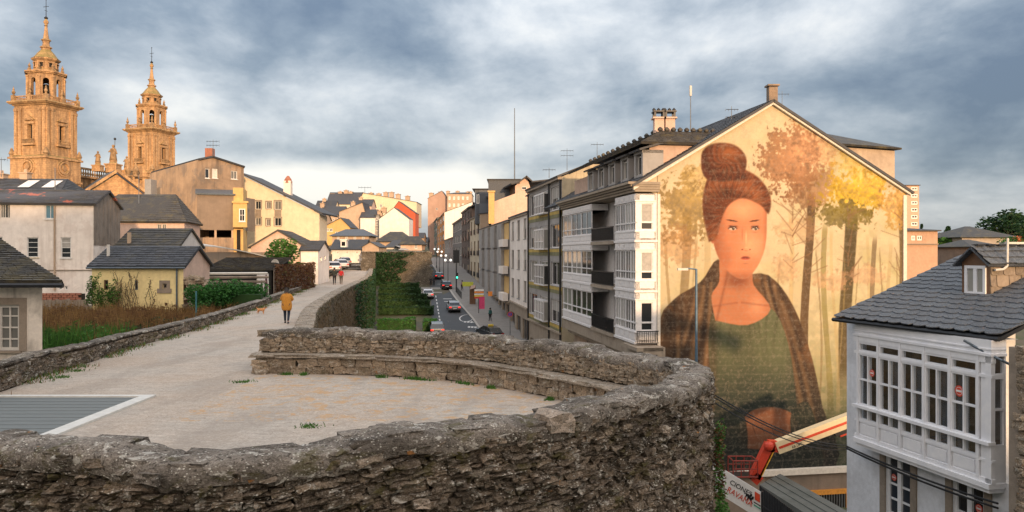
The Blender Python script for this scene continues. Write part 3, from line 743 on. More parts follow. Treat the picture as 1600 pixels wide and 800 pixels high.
    if slate:
        for pl in planes:
            n_ = (pl[1] - pl[0]).cross(pl[2] - pl[0])
            if n_.z < 0: n_ = -n_
            if n_.dot(Vector((0, 0, CAMZ)) - pl[0]) < 0: continue
            pl = [p + Vector((0, 0, roof_th)) for p in pl]
            if len(pl) == 4: slates(pl[0], pl[1], pl[2], pl[3], slate[0], slate[1], roofm, rf, label='rows of thin slates')
            else: slates(pl[0], pl[1], pl[2], pl[2], slate[0], slate[1], roofm, rf)
    for (px, py, hgt, wd) in chim:
        zc = zr if roof != 'flat' else ze; d = (C4[0].y + C4[2].y) / 2; c = XY(px, d); z1 = zat(py, d)
        mb = MB().box((c.x, c.y, z1 - hgt / 2), (wd, wd, hgt)); mb.box((c.x, c.y, z1 + .05), (wd * 1.25, wd * 1.25, .1)); mb.lathe((c.x, c.y, z1 + .1), [(wd * .25, 0), (wd * .2, .35)], 6)
        mb.build('chimney', M['tan_wall'], rf)
    if gut:
        a_ = planes[0][0]; b_ = planes[0][1]; mb = MB().tube(a_ + Vector((0, 0, .02)) - v0 * .05, b_ + Vector((0, 0, .02)) - v0 * .05, .07, .07, 6); mb.build('gutter', gut, T)
    T_walls[T.name] = Ws
    return T, Ws
T_walls = {}
def pipe(T, pts, r=.05, mat=None, name='drainpipe'): return MB().path(pts, r, 6).build(name, mat or M['zinc'], T)
def para(pxL, dL, pxR, dR, depth, back=None):
    """four footprint corners from the front wall's picture ends and the depth of the house"""
    A, B = XY(pxL, dL), XY(pxR, dR); u = (B - A).normalized(); v = Vector((-u.y, u.x, 0)) if back is None else Vector((back[0], back[1], 0)).normalized()
    return [A, B, B + v * depth, A + v * depth]
# ------------------------------------------------------------------ left: old town houses
SR = dict(surround=M['granite'], sw=.13)
# near cottage at the picture's left edge
C = [XY(-150, 22.4), XY(66, 22.4), XY(66, 22.4) + Vector((-5.6, 8, 0)), XY(-150, 22.4) + Vector((-5.6, 8, 0))]
T, Ws = house('cottage', 'weathered white cottage with a mossy slate roof and small-paned window just behind the low parapet', C, -1.2, 2.62, 4.15, plaster('peeling_limewash', (.76, .70, .62), (.16, .14, .12), .75, 1.3, .35, streak=1.0), M['roof_old'], 'hip',
              {0: [(-4, 476, 31, 548, dict(cols=2, rows=4, fm=M['offwhite_paint'], surround=M['granite'], sw=.2, reveal=.12, fw=.09))]}, over=.55, inset=.42, slate=(.16, .3), gut=M['dark_metal'])
# long white house
C = [XY(-140, 57), XY(146, 59.5), XY(187, 65.5), XY(-120, 64)]
T, Ws = house('white_house', 'long stained white house with patched slate roof and grey boarded gable', C, -.6, 7.15, 8.35, M['white_wall'], M['roof_orange'], 'gable',
              {0: [(0, 319, 16, 341, dict(cols=4, rows=1, fm=M['offwhite_paint'], sill=False)), (70, 320, 87, 342, dict(cols=2, rows=1, fm=M['white_paint'], gm=glassmat('blue_shutter_glass', (.06, .17, .26), .4, (.08, .22, .32)))),
                   (42, 371, 60, 402, dict(cols=1, rows=4, fm=M['white_paint'], sillm=M['cream'])), (95, 371, 111, 403, dict(cols=1, rows=4, blind=.5, fm=M['white_paint'])), (-8, 370, 4, 398, dict(cols=2, rows=4)),
                   (-60, 371, -42, 402, dict(cols=1, rows=4)), (92, 447, 97, 453, dict(cols=1, sill=False)), (101, 447, 106, 453, dict(cols=1, sill=False)), (71, 444, 77, 448, dict(cols=1, sill=False))]}, over=.25, slate=(.4, .5))
w = Ws[1]
for k in range(15):     # grey vertical boards on the gable
    a = w.len * k / 15; b_ = w.len * (k + 1) / 15; mid = (a + b_) / 2; zt = 7.1 + 1.2 * (1 - abs(mid / w.len - .5) * 2)
    MB().boxf(w.A, w.u, w.n, a + .01, b_ - .01, 4.0, zt, .02, .05 + .012 * (k % 2)).build('board', M['wood_clad'], T)
pipe(T, [Ws[0].pt(Ws[0].s_at(86), 7.0, .09), Ws[0].pt(Ws[0].s_at(86), .5, .09)], .07, M['tan_wall'])
pipe(T, [Ws[0].pt(Ws[0].s_at(151), 2.7, .5) + Vector((.3, 0, 0)), Ws[0].pt(Ws[0].s_at(151), .8, .5) + Vector((.3, 0, 0))], .09, M['white_paint'], 'vent_pipe')
MB().boxf(Ws[0].A, Ws[0].u, Ws[0].n, 0, Ws[0].len, zat(423, 59), zat(421.5, 59), 0, .06).build('string_course', M['granite'], T)
br = MB(); pp = XY(68, 58.5)
BW = Wall(XY(60, 57.6), XY(130, 57.8)); bt = thing('brick_wall', 'low crumbling red brick wall at the foot of the white house', 'wall', (BW.A.x, BW.A.y, -1))
MB().boxf(BW.A, BW.u, BW.n, 0, BW.len, -1.5, .32, -.3, 0).build('wall_core', M['mortar'], bt)
bme = None
for r in range(6):
    for k in range(int(BW.len / .42)):
        mb = MB().box((0, 0, 0), (.38, .1, .15)); p = BW.pt((k + .5 + .5 * (r % 2)) * .42, -.55 + r * .17, .01 + random.uniform(0, .02))
        if bme is None: o = mb.build('brick', M['brickred'], bt); o.data.transform(Matrix.Translation(Vector(bt['_base']))); bme = o.data
        else: o = inst('brick', bme, Matrix.Identity(4), bt)
        o.location = p - Vector(bt['_base'])
fw_ = Wall(XY(64, 54), XY(138, 54.5)); ft = thing('plank_fence', 'dark brown plank fence between the weeds and the red brick wall', 'fence', (fw_.A.x, fw_.A.y, -1))
for k in range(13):
    a = fw_.len * k / 13; MB().boxf(fw_.A, fw_.u, fw_.n, a + .01, a + fw_.len / 13 - .01, -1.0, .10 + random.uniform(-.06, .06), 0, .05).build('plank', M['wood_clad'], ft)
# house behind it with skylights
C = para(-60, 76, 92, 77, 8); T, Ws = house('slate_roofed_house', 'dark slate roof with two skylights and small chimneys behind the long white house', C, 0, zat(300, 76), zat(280.5, 80), M['tan_wall'], M['roof'], 'hip', over=.3, inset=.1, chim=[(40, 271, 1.2, .8), (3, 273, 1.2, .8)], slate=(.5, .7))
for px in (28, 66):
    r0 = Ws[0].s_at(px); p = Ws[0].pt(r0, 0) ; sk = MB(); v_ = Ws[1].u; z0_, z1_ = zat(300, 76), zat(280.5, 80); f = lambda t, a: Vector((p.x + a, p.y, 0)) + v_ * (t * 4) + Vector((0, 0, z0_ + (z1_ - z0_) * t + .22))
    sk.quad(f(.25, -.6), f(.25, .6), f(.8, .6), f(.8, -.6)); sk.build('skylight', M['white_paint'], T)
# pale yellow shed house
C = [XY(143.5, 50), XY(286.5, 50), XY(327.5, 54.4), XY(143.5, 50) + Vector((.3, 4.6, 0))]
ym = M['yellow_wall']
T, Ws = house('yellow_house', 'small pale yellow house with dark slate roof, tiny windows and pink gable', C, -.7, 2.52, 3.72, ym, M['roof'], 'gable',
              {0: [(162, 437.5, 169, 453, dict(cols=1, sill=False, fm=M['brown_wood'], gm=M['glass_dark'])), (210, 438, 215.5, 453, dict(cols=1, sill=False, gm=M['glass_dark'], fm=M['zinc'])),
                   (254, 443, 261, 451, dict(cols=1, sill=False, gm=M['glass_dark'], fm=M['granite'], surround=M['granite'], sw=.2)), (257, 473, 261, 478, dict(cols=1, sill=False, gm=M['glass_dark'], fm=M['brown_wood']))]}, {1: M['pink_wall']}, over=.22, slate=(.3, .35), gut=M['zinc'])
w = Ws[0]; MB().boxf(w.A, w.u, w.n, w.s_at(246), w.s_at(268), zat(458, 50), zat(451, 50), 0, .06).build('stone_panel', M['granite'], T)
pipe(T, [w.pt(w.s_at(277), 2.4, .08), w.pt(w.s_at(277), -.6, .08)], .06)
q = C[0] + Vector((.55, 2.2, 3.3)); pipe(T, [q + Vector((0, -1.2, -.3)), q + Vector((0, -1.2, .65))], .1, M['offwhite_paint'], 'flue')
# white gabled shed behind
C = [XY(180, 60), XY(278, 60), XY(317, 64.8), XY(180, 60) + Vector((.3, 5, 0))]
T, Ws = house('grey_roofed_house', 'low grey slate roof with white gable just behind the yellow house', C, -.5, 3.8, 5.25, M['bright_white'], M['roof_old'], 'gable', over=.15, slate=(.35, .4))
pipe(T, [C[0] + Vector((.9, .4, 3.7)), C[0] + Vector((.9, .4, 5.0))], .16, M['tan_wall'], 'flue')
# house with dormer-like wall under a large dark roof
C = [XY(150, 75), XY(288, 76), XY(312, 84), XY(165, 84)]
T, Ws = house('pink_walled_house', 'pinkish walled house under a broad dark sagging slate roof', C, 0, zat(345, 75), zat(306, 80), M['pink_wall'], M['roof_old'], 'hip',
              {0: [(245, 350, 252, 360, dict(cols=2, fm=M['offwhite_paint'])), (253, 350, 260, 360, dict(cols=2, fm=M['offwhite_paint']))]}, over=.3, inset=.2, slate=(.45, .6))
# tall brown rendered house
def polywall(mb, pts): mb.poly([at(*p) for p in pts])
T = thing('tall_brown_house', 'tall bare brown rendered house with orange evening light and an irregular roofline', 'house', at(309, 392, 92))
BT = Wall(XY(234, 98), XY(309, 92)); BR = Wall(XY(309, 92), XY(381, 97))
mb = MB(); mb.poly([BT.pt(0, -.5), BT.pt(BT.len, -.5), BT.pt(BT.len, zat(250, 92)), BT.pt(0, zat(271, 98))]); mb.build('side_wall', plaster('sunny_render', (.46, .33, .22), (.16, .12, .09), .8, .25, .5, streak=.9, patch=(.31, .25, .20), patch_amt=.8), T)  # paler, warmer copy of the brown render; sunlight put into the colour
wb = [BR.rect(320.5, 263.5, 327.5, 278.5), BR.rect(331.5, 263.5, 340, 278.5), BR.rect(361, 267, 371, 280)]
mb = MB(); wall_mesh(mb, BR, 0, BR.len, -.5, zat(263, 95), wb); zt = zat(263, 95)
mb.poly([BR.pt(0, zt), BR.pt(BR.len, zt), BR.pt(BR.len, zat(264, 97) + .15), BR.pt(BR.s_at(330), zat(246, 93.5)), BR.pt(0, zat(250, 92))]); mb.build('front_wall', M['brown_wall'], T)
for r in wb: window(BR, T, r, 2 if r is wb[2] else 1, 1, gm=M['glass'] if r is not wb[1] else M['offwhite_paint'])
rf = MB(); bk = Vector((-.42, 1, 0)).normalized() * 8; top = [BT.pt(0, zat(271, 98)), BT.pt(BT.len, zat(250, 92)), BR.pt(BR.s_at(330), zat(246, 93.5)), BR.pt(BR.len, zat(264, 97) + .15)]
for p, q in zip(top[:-1], top[1:]): slab(rf, [p + BR.n * .3 + Vector((0, 0, .2)), q + BR.n * .3 + Vector((0, 0, .2)), q + bk + Vector((0, 0, .2)), p + bk + Vector((0, 0, .2))], .2)
rf.build('roof', M['roof'], T)
MB().box(at(328, 242, 97), (.9, .9, 1.6)).build('chimney', M['brickred'], T)
ow = Wall(XY(308, 88.5), XY(365, 90)); mb = MB(); z0_, z1_ = zat(359, 88.5), zat(304, 88.5)
wall_mesh(mb, ow, 0, ow.len, z0_, z1_); sw_ = Wall(ow.B, ow.B + Vector((.5, 6, 0))); wall_mesh(mb, sw_, 0, sw_.len, z0_, z1_); sw2 = Wall(ow.A + Vector((-.2, 4, 0)), ow.A); wall_mesh(mb, sw2, 0, sw2.len, z0_, z1_)
mb.poly([ow.pt(0, z0_), ow.pt(0, z0_, -5), ow.pt(ow.len, z0_, -5), ow.pt(ow.len, z0_)]); mb.build('upper_storey', M['grey_render'], T)
slm = MB(); slab(slm, [ow.pt(-.2, z1_ + .15, .3), ow.pt(ow.len + .2, z1_ + .15, .3), ow.pt(ow.len + .2, z1_ + .9, -3.2), ow.pt(-.2, z1_ + .9, -3.2)], .15); slm.build('lean_to_roof', M['zinc'], T)
for a in (.05, .5, .97): MB().boxf(ow.A, ow.u, ow.n, ow.len * a - .12, ow.len * a + .12, zat(373, 88), z0_, -.4, -.05).build('pillar', M['tan_wall'], T)
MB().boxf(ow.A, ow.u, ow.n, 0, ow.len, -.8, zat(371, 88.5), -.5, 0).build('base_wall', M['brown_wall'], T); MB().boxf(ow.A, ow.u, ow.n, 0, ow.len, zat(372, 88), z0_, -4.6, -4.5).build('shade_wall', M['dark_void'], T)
lw = Wall(XY(226, 92), XY(236, 92)); MB().boxf(lw.A, lw.u, lw.n, 0, lw.len, 3, zat(280, 92), -1.5, 0).build('stair_tower', plaster('bluegrey_render', (.30, .31, .32), (.2, .2, .2), .4), T)
pipe(T, [BT.pt(.3, zat(283, 97), .1), BT.pt(.3, zat(345, 97), .1)], .06)
# yellow bay house
yw = Wall(XY(364, 90), XY(387, 90.4)); T = thing('yellow_bay_house', 'narrow ochre house with a projecting bay window beside the tall brown house', 'house', at(375, 385, 90))
MB().boxf(yw.A, yw.u, yw.n, 0, yw.s_at(380), 0, zat(293, 90), -5, 0).build('wall', M['ochre_wall'], T)
bay = MB().boxf(yw.A, yw.u, yw.n, .1, yw.len, zat(355, 89), zat(316, 89), 0, 1.0); bay.boxf(yw.A, yw.u, yw.n, .0, yw.len + .15, zat(317, 89), zat(314, 89), -.1, 1.15); bay.build('bay', M['ochre_wall'], T)
window(yw, T, (yw.s_at(375), yw.s_at(384.5), zat(346, 89), zat(326, 89)), 2, 2, nn=1.0, reveal=-.03, fw=.1)
window(yw, T, (yw.s_at(369), yw.s_at(377), 0, zat(358, 90)), 1, 1, nn=0, reveal=-.03, gm=M['dark_void'], fm=M['ochre_wall'], name='door', sill=False)
# cream gable house
C = [XY(379, 104), XY(499, 104), XY(511, 112), XY(400, 112)]
cw = Wall(C[0], C[1]); T = thing('cream_house', 'large cream rendered house with a long sloping roof edge and stone-framed windows', 'house', at(440, 380, 104))
wr = [cw.rect(*r) for r in ((399, 314, 408, 327), (416, 315, 423.5, 326), (429, 314, 439.5, 327.5), (399, 340, 408, 352), (416, 342, 422, 353), (429, 340, 439.5, 353))]
mb = MB(); zt = zat(312, 104); wall_mesh(mb, cw, 0, cw.len, 0, zat(334, 104), wr[3:]); z2 = zat(334, 104)
wall_mesh(mb, cw, 0, cw.s_at(484 - 30), z2, zat(312, 104), wr[:3]); mb.poly([cw.pt(cw.s_at(454), z2), cw.pt(cw.len, z2), cw.pt(cw.s_at(454), zt)])
mb.poly([cw.pt(0, zt), cw.pt(cw.s_at(454), zt), cw.pt(0, zat(274, 104))]) ; mb.poly([cw.pt(cw.s_at(454), zt), cw.pt(cw.len, z2), cw.pt(0, zat(274, 104))])
rw = Wall(C[1], C[2]); wall_mesh(mb, rw, 0, rw.len, 0, z2); mb.build('wall', M['cream'], T)
rf = MB(); slab(rf, [cw.pt(-.3, zat(274, 104) + .45, .3), cw.pt(cw.len + .5, z2 + .1, .3), cw.pt(cw.len + .5, z2 + .1, -9), cw.pt(-.3, zat(274, 104) + .45, -9)], .22); rfo = rf.build('roof', M['roof'], T)
c = XY(450, 108); mb = MB().box((c.x, c.y, zat(295, 108)), (1.0, 1.0, 2.2)); mb.build('chimney', M['bright_white'], rfo); MB().lathe((c.x, c.y, zat(286, 108)), [(.6, 0), (.5, .5), (.15, 1.0)], 8).build('chimney_cap', M['brickred'], rfo)
for r in wr: window(cw, T, r, 2, 1, fm=M['offwhite_paint'], **SR)
MB().boxf(cw.A, cw.u, cw.n, wr[0][0], wr[0][1], wr[3][3] + .15, wr[0][2] - .1, 0, .02).build('spandrel', M['granite'], T); MB().boxf(cw.A, cw.u, cw.n, wr[2][0], wr[2][1], wr[5][3] + .15, wr[2][2] - .1, 0, .02).build('spandrel', M['granite'], T)
# small houses in the middle ground
C = [XY(392, 84), XY(478, 84), XY(503, 92), XY(405, 92)]
T, Ws = house('brown_roofed_house', 'low house with a wide mossy brown roof above the green tree', C, 0, zat(386, 84), zat(362, 88), M['pink_wall'], M['roof_old'], 'gable_front', over=.3, slate=(.4, .5), rt=.5)
C = [XY(470, 82), XY(497, 82), XY(514, 92), XY(484, 92)]
T, Ws = house('low_white_house', 'low white rendered house with dark stains next to the walk', C, 0, zat(392, 84), zat(378, 88), M['white_wall'], M['roof'], 'gable', over=.2, slate=(.4, .5), wins={1: [(500, 402, 503, 408, {}), (507, 400, 509, 405, {})]})
bwl = Wall(XY(317, 70), XY(420, 74)); T = thing('metal_roofed_outbuilding', 'long outbuilding with brown wall under a pale curved metal roof edge', 'outbuilding', at(360, 405, 70))
MB().boxf(bwl.A, bwl.u, bwl.n, 0, bwl.len, -.5, zat(394, 71), -4, 0).build('wall', M['brown_wall'], T)
rb = MB(); 
for k in range(8):
    a0_, a1_ = bwl.len * k / 8, bwl.len * (k + 1) / 8; g = lambda q: .5 - 1.1 * (q / bwl.len) ** 1.5
    slab(rb, [bwl.pt(a0_, zat(392, 71) + g(a0_), .4), bwl.pt(a1_, zat(392, 71) + g(a1_), .4), bwl.pt(a1_, zat(392, 71) + g(a1_) + .3, -4), bwl.pt(a0_, zat(392, 71) + g(a0_) + .3, -4)], .1)
rb.build('roof', M['offwhite_paint'], T)
# collapsed slate lean-to and shed beside the ivy
C = [XY(322, 57), XY(424, 60), XY(424, 60) + Vector((0, 4.5, 0)), XY(322, 57) + Vector((0, 4.5, 0))]
T, Ws = house('old_shed', 'tumbledown shed with a flat old slate roof and exposed beams behind the ivy', C, -.8, zat(423, 57), zat(406, 61), M['dark_void'], M['roof_old'], 'mono', over=.25, slate=(.2, .3))
for k, (x0, x1, y) in enumerate(((302, 418, 428), (312, 420, 434), (318, 416, 441), (300, 405, 446))):
    a, b_ = at(x0, y, 55), at(x1, y - 1, 56); MB().tube(a, b_, .12, .09, 6).build('beam', (M['offwhite_paint'] if k == 0 else M['wood_clad']), T)
# stone rubble heap next to the yellow house
rt_ = thing('rubble_wall', 'heap of brown stones at the right end of the yellow house', 'stone wall', at(300, 470, 49))
for k in range(60):
    c = at(290 + random.uniform(0, 40), 480 - random.uniform(0, 48), 50 + random.uniform(-.4, .8)); inst('stone', random.choice(VL), Matrix.Translation(c - Vector(rt_['_base'])) @ Matrix.Rotation(random.uniform(0, 3), 4, 'Z') @ Matrix.Diagonal((random.uniform(.3, .6), .45, random.uniform(.15, .3), 1)), rt_)
# vine covered fence and its plants are in the vegetation part
# far hill of houses
def far(name, label, x0, x1, d, ye, yr, yb, wm, rm, roof='gable', dep=9, wins=None, chim=(), dR=None, **k):
    C = para(x0, d, x1, dR or d, dep); w_ = {0: wins} if wins else {}
    return house(name, label, C, zat(yb, d), zat(ye, d), zat(yr, d + dep / 2), wm, rm, roof, w_, over=k.pop('over', .25), chim=chim, wkw=k.pop('wkw', dict(fw=.12, bw=.1, sill=False)), **k)
def grid(x0, x1, n, ys, wd, h): return [(x0 + (x1 - x0) * (i + .5) / n - wd / 2, y, x0 + (x1 - x0) * (i + .5) / n + wd / 2, y + h) for y in ys for i in range(n)]
far('dark_roofed_house', 'dark slate roofed house with one small white dormer beside the walk', 519, 566, 150, 389, 375, 406, M['bright_white'], M['roof'], over=.5, wins=grid(520, 565, 3, (392,), 4, 5))
T, Ws = far('stone_gabled_house', 'little stone gabled house at the end of the walk', 566, 592, 148, 386, 379, 405, M['tan_wall'], M['roof'], 'gable_front')
d_ = MB(); c = at(538, 381, 149); d_.box(c, (1.1, 1.6, 1.3)); d_.box(c + Vector((0, 0, .75)), (1.4, 1.9, .2)); dd = thing('dormer', 'small white dormer on the dark slate roof by the walk', 'dormer', c - Vector((0, 0, .6))); d_.build('dormer_box', M['white_paint'], dd); MB().box(c + Vector((0, -.81, 0)), (.7, .03, .8)).build('pane', M['glass_dark'], dd)
far('hipped_house', 'low house with a bluish hipped slate roof in the middle distance', 519, 576, 168, 368, 359, 378, M['tan_wall'], M['roof_blue'], 'hip', over=.6, inset=.25, wins=grid(522, 574, 4, (370,), 4, 4))
far('ochre_gabled_house', 'yellow gabled house with dark roof and white window band', 505, 547, 185, 355, 342, 380, M['ochre_wall'], M['roof'], 'gable_front', rt=.66, wins=[(509, 352 + 5, 514, 362), (515, 357, 520, 362), (524, 362, 529, 376), (536, 362, 541, 376)])
far('tan_house', 'broad tan house with dark slate roof and skylights on the hill', 530, 571, 225, 331, 318, 360, M['tan_wall'], M['roof'], 'gable_front', rt=.9, chim=[(552, 316, 1.5, 1.2)])
far('tan_row_house', 'tan house left of the broad tan house with dark pitched roof', 500, 535, 228, 336, 323, 362, M['tan_wall'], M['roof'], chim=[(504, 318, 1.5, 1.2)], wins=grid(503, 532, 4, (341,), 3, 5))
far('long_roofed_house', 'long dark roof with many chimneys on the far hill', 510, 561, 300, 319, 301, 345, M['cream'], M['roof'], 'gable', dep=14, chim=[(520, 303, 2, 1.6), (532, 300, 2, 1.6), (541, 298, 2, 1.6), (548, 300, 2, 1.6)])
T, Ws = far('cream_block', 'long cream apartment block crowning the far hill with a row of chimneys', 560, 651, 300, 316, 304, 352, M['cream'], M['roof'], 'gable_front', rt=.08, dep=16, chim=[(567, 302, 2, 1.8), (580, 302, 2, 1.8), (592, 303, 2, 1.8), (603, 301, 2, 1.8), (612, 301, 2, 1.8), (622, 304, 2, 1.8), (637, 307, 2, 1.8)], wins=grid(580, 600, 2, (319, 327), 4, 5))
far('red_house', 'brick red rendered house side with rounded gable on the hill', 609, 649, 245, 333, 316, 395, M['red_wall'], M['roof'], 'gable_front', rt=.35, over=.1)
far('white_block_left', 'left white rendered block below the red house', 563, 586, 222, 340, 328, 385, M['bright_white'], M['roof'], 'gable', over=.2)
far('stair_tower', 'narrow grey strip of windows between the two white blocks', 586, 592.5, 223, 336, 335, 385, M['grey_wall'], M['roof'], 'flat', dep=4, wins=grid(586, 592.5, 1, (340, 348, 356), 4, 5))
far('white_block_right', 'right white rendered block with stepped gable below the red house', 592.5, 639, 220, 342, 326, 385, M['bright_white'], M['roof'], 'gable_front', rt=.5, over=.1, chim=[(600, 325, 1.5, 1.4), (594, 330, 1.5, 1.4)])
far('low_roofed_house', 'low tan house with broad dark roof above the far bastion', 590, 640, 190, 376, 363, 392, M['tan_wall'], M['roof_old'], 'hip', over=.7, inset=.3)
far('bastion_cottage', 'small house with dark roof and pinkish wall on top of the far bastion', 626, 659, 165, 381, 370, 396, M['pink_wall'], M['roof_old'], 'hip', dep=6, over=.5, inset=.2, wins=[(648, 382, 652, 389)])
far('small_slate_house', 'small house with white wall between the walk and the bastion', 603, 628, 178, 386, 376, 396, M['bright_white'], M['roof'], 'hip', over=.4)
for k, (x0, x1, d, ye, yr, wm) in enumerate(((470, 505, 205, 343, 330, M['tan_wall']), (492, 522, 260, 327, 314, M['cream']), (548, 580, 262, 322, 312, M['pink_wall']), (640, 662, 330, 372, 364, M['tan_wall']), (652, 668, 380, 378, 371, M['grey_wall']))):
    far('hill_house', ['tan house above the cream house on the right', 'cream house high on the hill at left', 'pinkish house behind the broad tan house', 'distant tan house above the far end of the street', 'grey distant house at the very end of the street'][k], x0, x1, d, ye, yr, 400, wm, M['roof'], chim=[((x0 + x1) / 2, yr - 3, 1.5, 1.2)], wins=grid(x0, x1, 3, (ye + 4, ye + 12), 4, 5))
# ------------------------------------------------------------------ cathedral
m, t, b = newmat('golden_stone')
n1 = t.noise(t.pos, .35, 6, .6); n2 = t.noise(t.pos, 2.2, 7, .68, .4); n3 = t.noise(t.mapping(t.pos, (1.5, 1.5, .15)), .9, 6, .65)
bk_ = t.node('ShaderNodeTexBrick'); t.put(bk_.inputs['Vector'], t.comb(t.math('ADD', t.sep(t.pos)[0], t.math('MULTIPLY', t.sep(t.pos)[1], .6)), t.sep(t.pos)[2], 0.0)); bk_.inputs['Scale'].default_value = .9
bk_.inputs['Color1'].default_value = (1, 1, 1, 1); bk_.inputs['Color2'].default_value = (.84, .84, .84, 1); bk_.inputs['Mortar'].default_value = (.55, .55, .55, 1); bk_.inputs['Mortar Size'].default_value = .02
col = t.mix(t.ramp(n2, [(.35, 0.), (.68, 1.)]), (.64, .41, .21), (.36, .22, .12)); col = t.mix(t.math('MULTIPLY', t.ramp(n3, [(.46, 0.), (.62, 1.)]), .7), col, (.20, .13, .08))
col = t.mix(.6, col, t.mix(1.0, col, bk_.outputs[0], 'MULTIPLY'))
nz = t.sep(t.geo.outputs['Normal'])[2]
col = t.mix(t.math('MULTIPLY', t.ramp(nz, [(.25, 0.), (.6, 1.)]), t.ramp(n2, [(.3, .3), (.6, .9)])), col, (.20, .17, .05))
t.put(b.inputs['Base Color'], col); b.inputs['Roughness'].default_value = .92; t.put(b.inputs['Normal'], t.bump(n2, .5, .1)); M['gold'] = m
M['gold_dark'] = flat('weathered_gold_stone', (.30, .20, .11), .95, var=.4, vs=1.5)

def sqbox(mb, c, h, z0, z1, top=None):       # square block rotated with the tower frame (built axis-aligned; the thing is rotated)
    t_ = h if top is None else top
    v_ = [(c[0] + x * k, c[1] + y * k, z) for k, z in ((h, z0), (t_, z1)) for x, y in ((-1, -1), (1, -1), (1, 1), (-1, 1))]
    mb.add(v_, ((3, 2, 1, 0), (4, 5, 6, 7), (0, 1, 5, 4), (1, 2, 6, 5), (2, 3, 7, 6), (3, 0, 4, 7)))
def tower(name, label, loc, rz, S, zbot, tall_base):
    """baroque bell tower, unit height scale S metres per local unit, local z=0 at the main cornice"""
    T = thing(name, label, 'bell tower', loc); T.rotation_euler = (0, 0, rz); T.scale = (S, S, S); T['_base'] = (0, 0, 0)
    H = 5.0                                  # half width of the shaft
    # shaft with pilasters, window niches
    fr = [(Vector((0, 0, 0)), Vector((cos(a), sin(a), 0)), Vector((sin(a), -cos(a), 0))) for a in (0, pi / 2, pi, 3 * pi / 2)]
    mb = MB()
    for o_, u, n_ in fr:
        w = Wall((o_ - u * H + n_ * H)[:2], (o_ + u * H + n_ * H)[:2]); wall_mesh(mb, w, 0, 2 * H, -14.5, -1.2, [(H - .75, H + .75, -11.0, -6.2)], .9)
    mb.build('shaft', M['gold'], T)
    for o_, u, n_ in fr: MB().boxf(o_ + n_ * (H - .9), u, n_, -.78, .78, -11, -6.2, -.1, 0).build('window_recess', M['dark_void'], T)
    for o_, u, n_ in fr:
        f = o_ + n_ * H
        for s_ in (-1, 1):
            for (a, b_, pr) in ((4.05, 4.95, .35), (2.75, 3.65, .28)): mb = MB(); mb.boxf(f, u, n_, min(s_ * a, s_ * b_), max(s_ * a, s_ * b_), -14.2, -1.9, 0, pr); mb.boxf(f, u, n_, min(s_ * (a - .12), s_ * (b_ + .05)), max(s_ * (a - .12), s_ * (b_ + .05)), -2.6, -1.9, 0, pr + .12); mb.boxf(f, u, n_, min(s_ * (a - .12), s_ * (b_ + .05)), max(s_ * (a - .12), s_ * (b_ + .05)), -14.3, -13.3, 0, pr + .14); mb.build('pilaster', M['gold'], T)
    for o_, u, n_ in fr:
        f = o_ + n_ * H; mb = MB()
        for s_ in (-1, 1): mb.boxf(f, u, n_, s_ * 1.05 - .25, s_ * 1.05 + .25, -11.2, -6.0, 0, .22)
        mb.boxf(f, u, n_, -1.5, 1.5, -6.1, -5.5, 0, .4); mb.prism([f + n_ * .02 - u * 1.6 + Vector((0, 0, -5.1)), f + n_ * .02 + u * 1.6 + Vector((0, 0, -5.1)), f + n_ * .02 + Vector((0, 0, -3.9))], n_ * .5)
        mb.boxf(f, u, n_, -1.9, 1.9, -11.7, -11.2, 0, .9); mb.build('window_surround', M['gold'], T)
    for o_, u, n_ in fr:
        f = o_ + n_ * H; mb = MB()
        for k in range(9): p = f + u * (-1.7 + k * .425) + n_ * .75; mb.lathe(p + Vector((0, 0, -11.2)), [(.07, 0), (.15, .35), (.06, .7), (.1, .95)], 6)
        mb.boxf(f, u, n_, -1.85, 1.85, -10.25, -10.1, .65, .88); mb.build('balustrade', M['gold_dark'], T)
    # base storey with clock-like roundels
    mb = MB(); hb = 5.75
    sqbox(mb, (0, 0), hb, zbot, -15.2); sqbox(mb, (0, 0), hb + .45, -15.2, -14.7); sqbox(mb, (0, 0), hb + .1, -14.7, -14.3, H + .3); sqbox(mb, (0, 0), hb + .35, -21.2, -20.7)
    mb.build('base_storey', M['gold'], T)
    for o_, u, n_ in fr[:]:
        mb = MB(); c = o_ + n_ * hb + Vector((0, 0, -17.4))
        for r0, r1, pr in ((2.35, 2.35, .22), (1.75, 1.75, .38)):
            for i in range(16):
                a0, a1 = 2 * pi * i / 16, 2 * pi * (i + 1) / 16; ri = r0 - .42
                q = [c + (u * cos(a) + Vector((0, 0, 1)) * sin(a)) * r for a, r in ((a0, r0), (a1, r0), (a1, ri), (a0, ri))]
                mb.prism(q, n_ * pr)
        mb.prism([c + (u * cos(2 * pi * i / 12) + Vector((0, 0, 1)) * sin(2 * pi * i / 12)) * .7 for i in range(12)], n_ * .3)
        mb.build('roundel', M['gold'], T)
    for x in (-1, 1):
        for y in (-1, 1): MB().lathe((x * 5.5, y * 5.5, -14.7), [(.5, 0), (.5, .6), (.75, .8), (.5, 1.5), (.25, 2.2), (.05, 2.5)], 8).build('finial', M['gold_dark'], T)
    # main cornice
    mb = MB(); sqbox(mb, (0, 0), H + .1, -1.9, -1.2); sqbox(mb, (0, 0), H + .35, -1.2, -.8, H + .6); sqbox(mb, (0, 0), H + .9, -.8, -.35, H + 1.35); sqbox(mb, (0, 0), H + 1.4, -.35, 0, H + 1.25)
    mb.build('cornice', M['gold'], T)
    # balustrade with urns
    mb = MB()
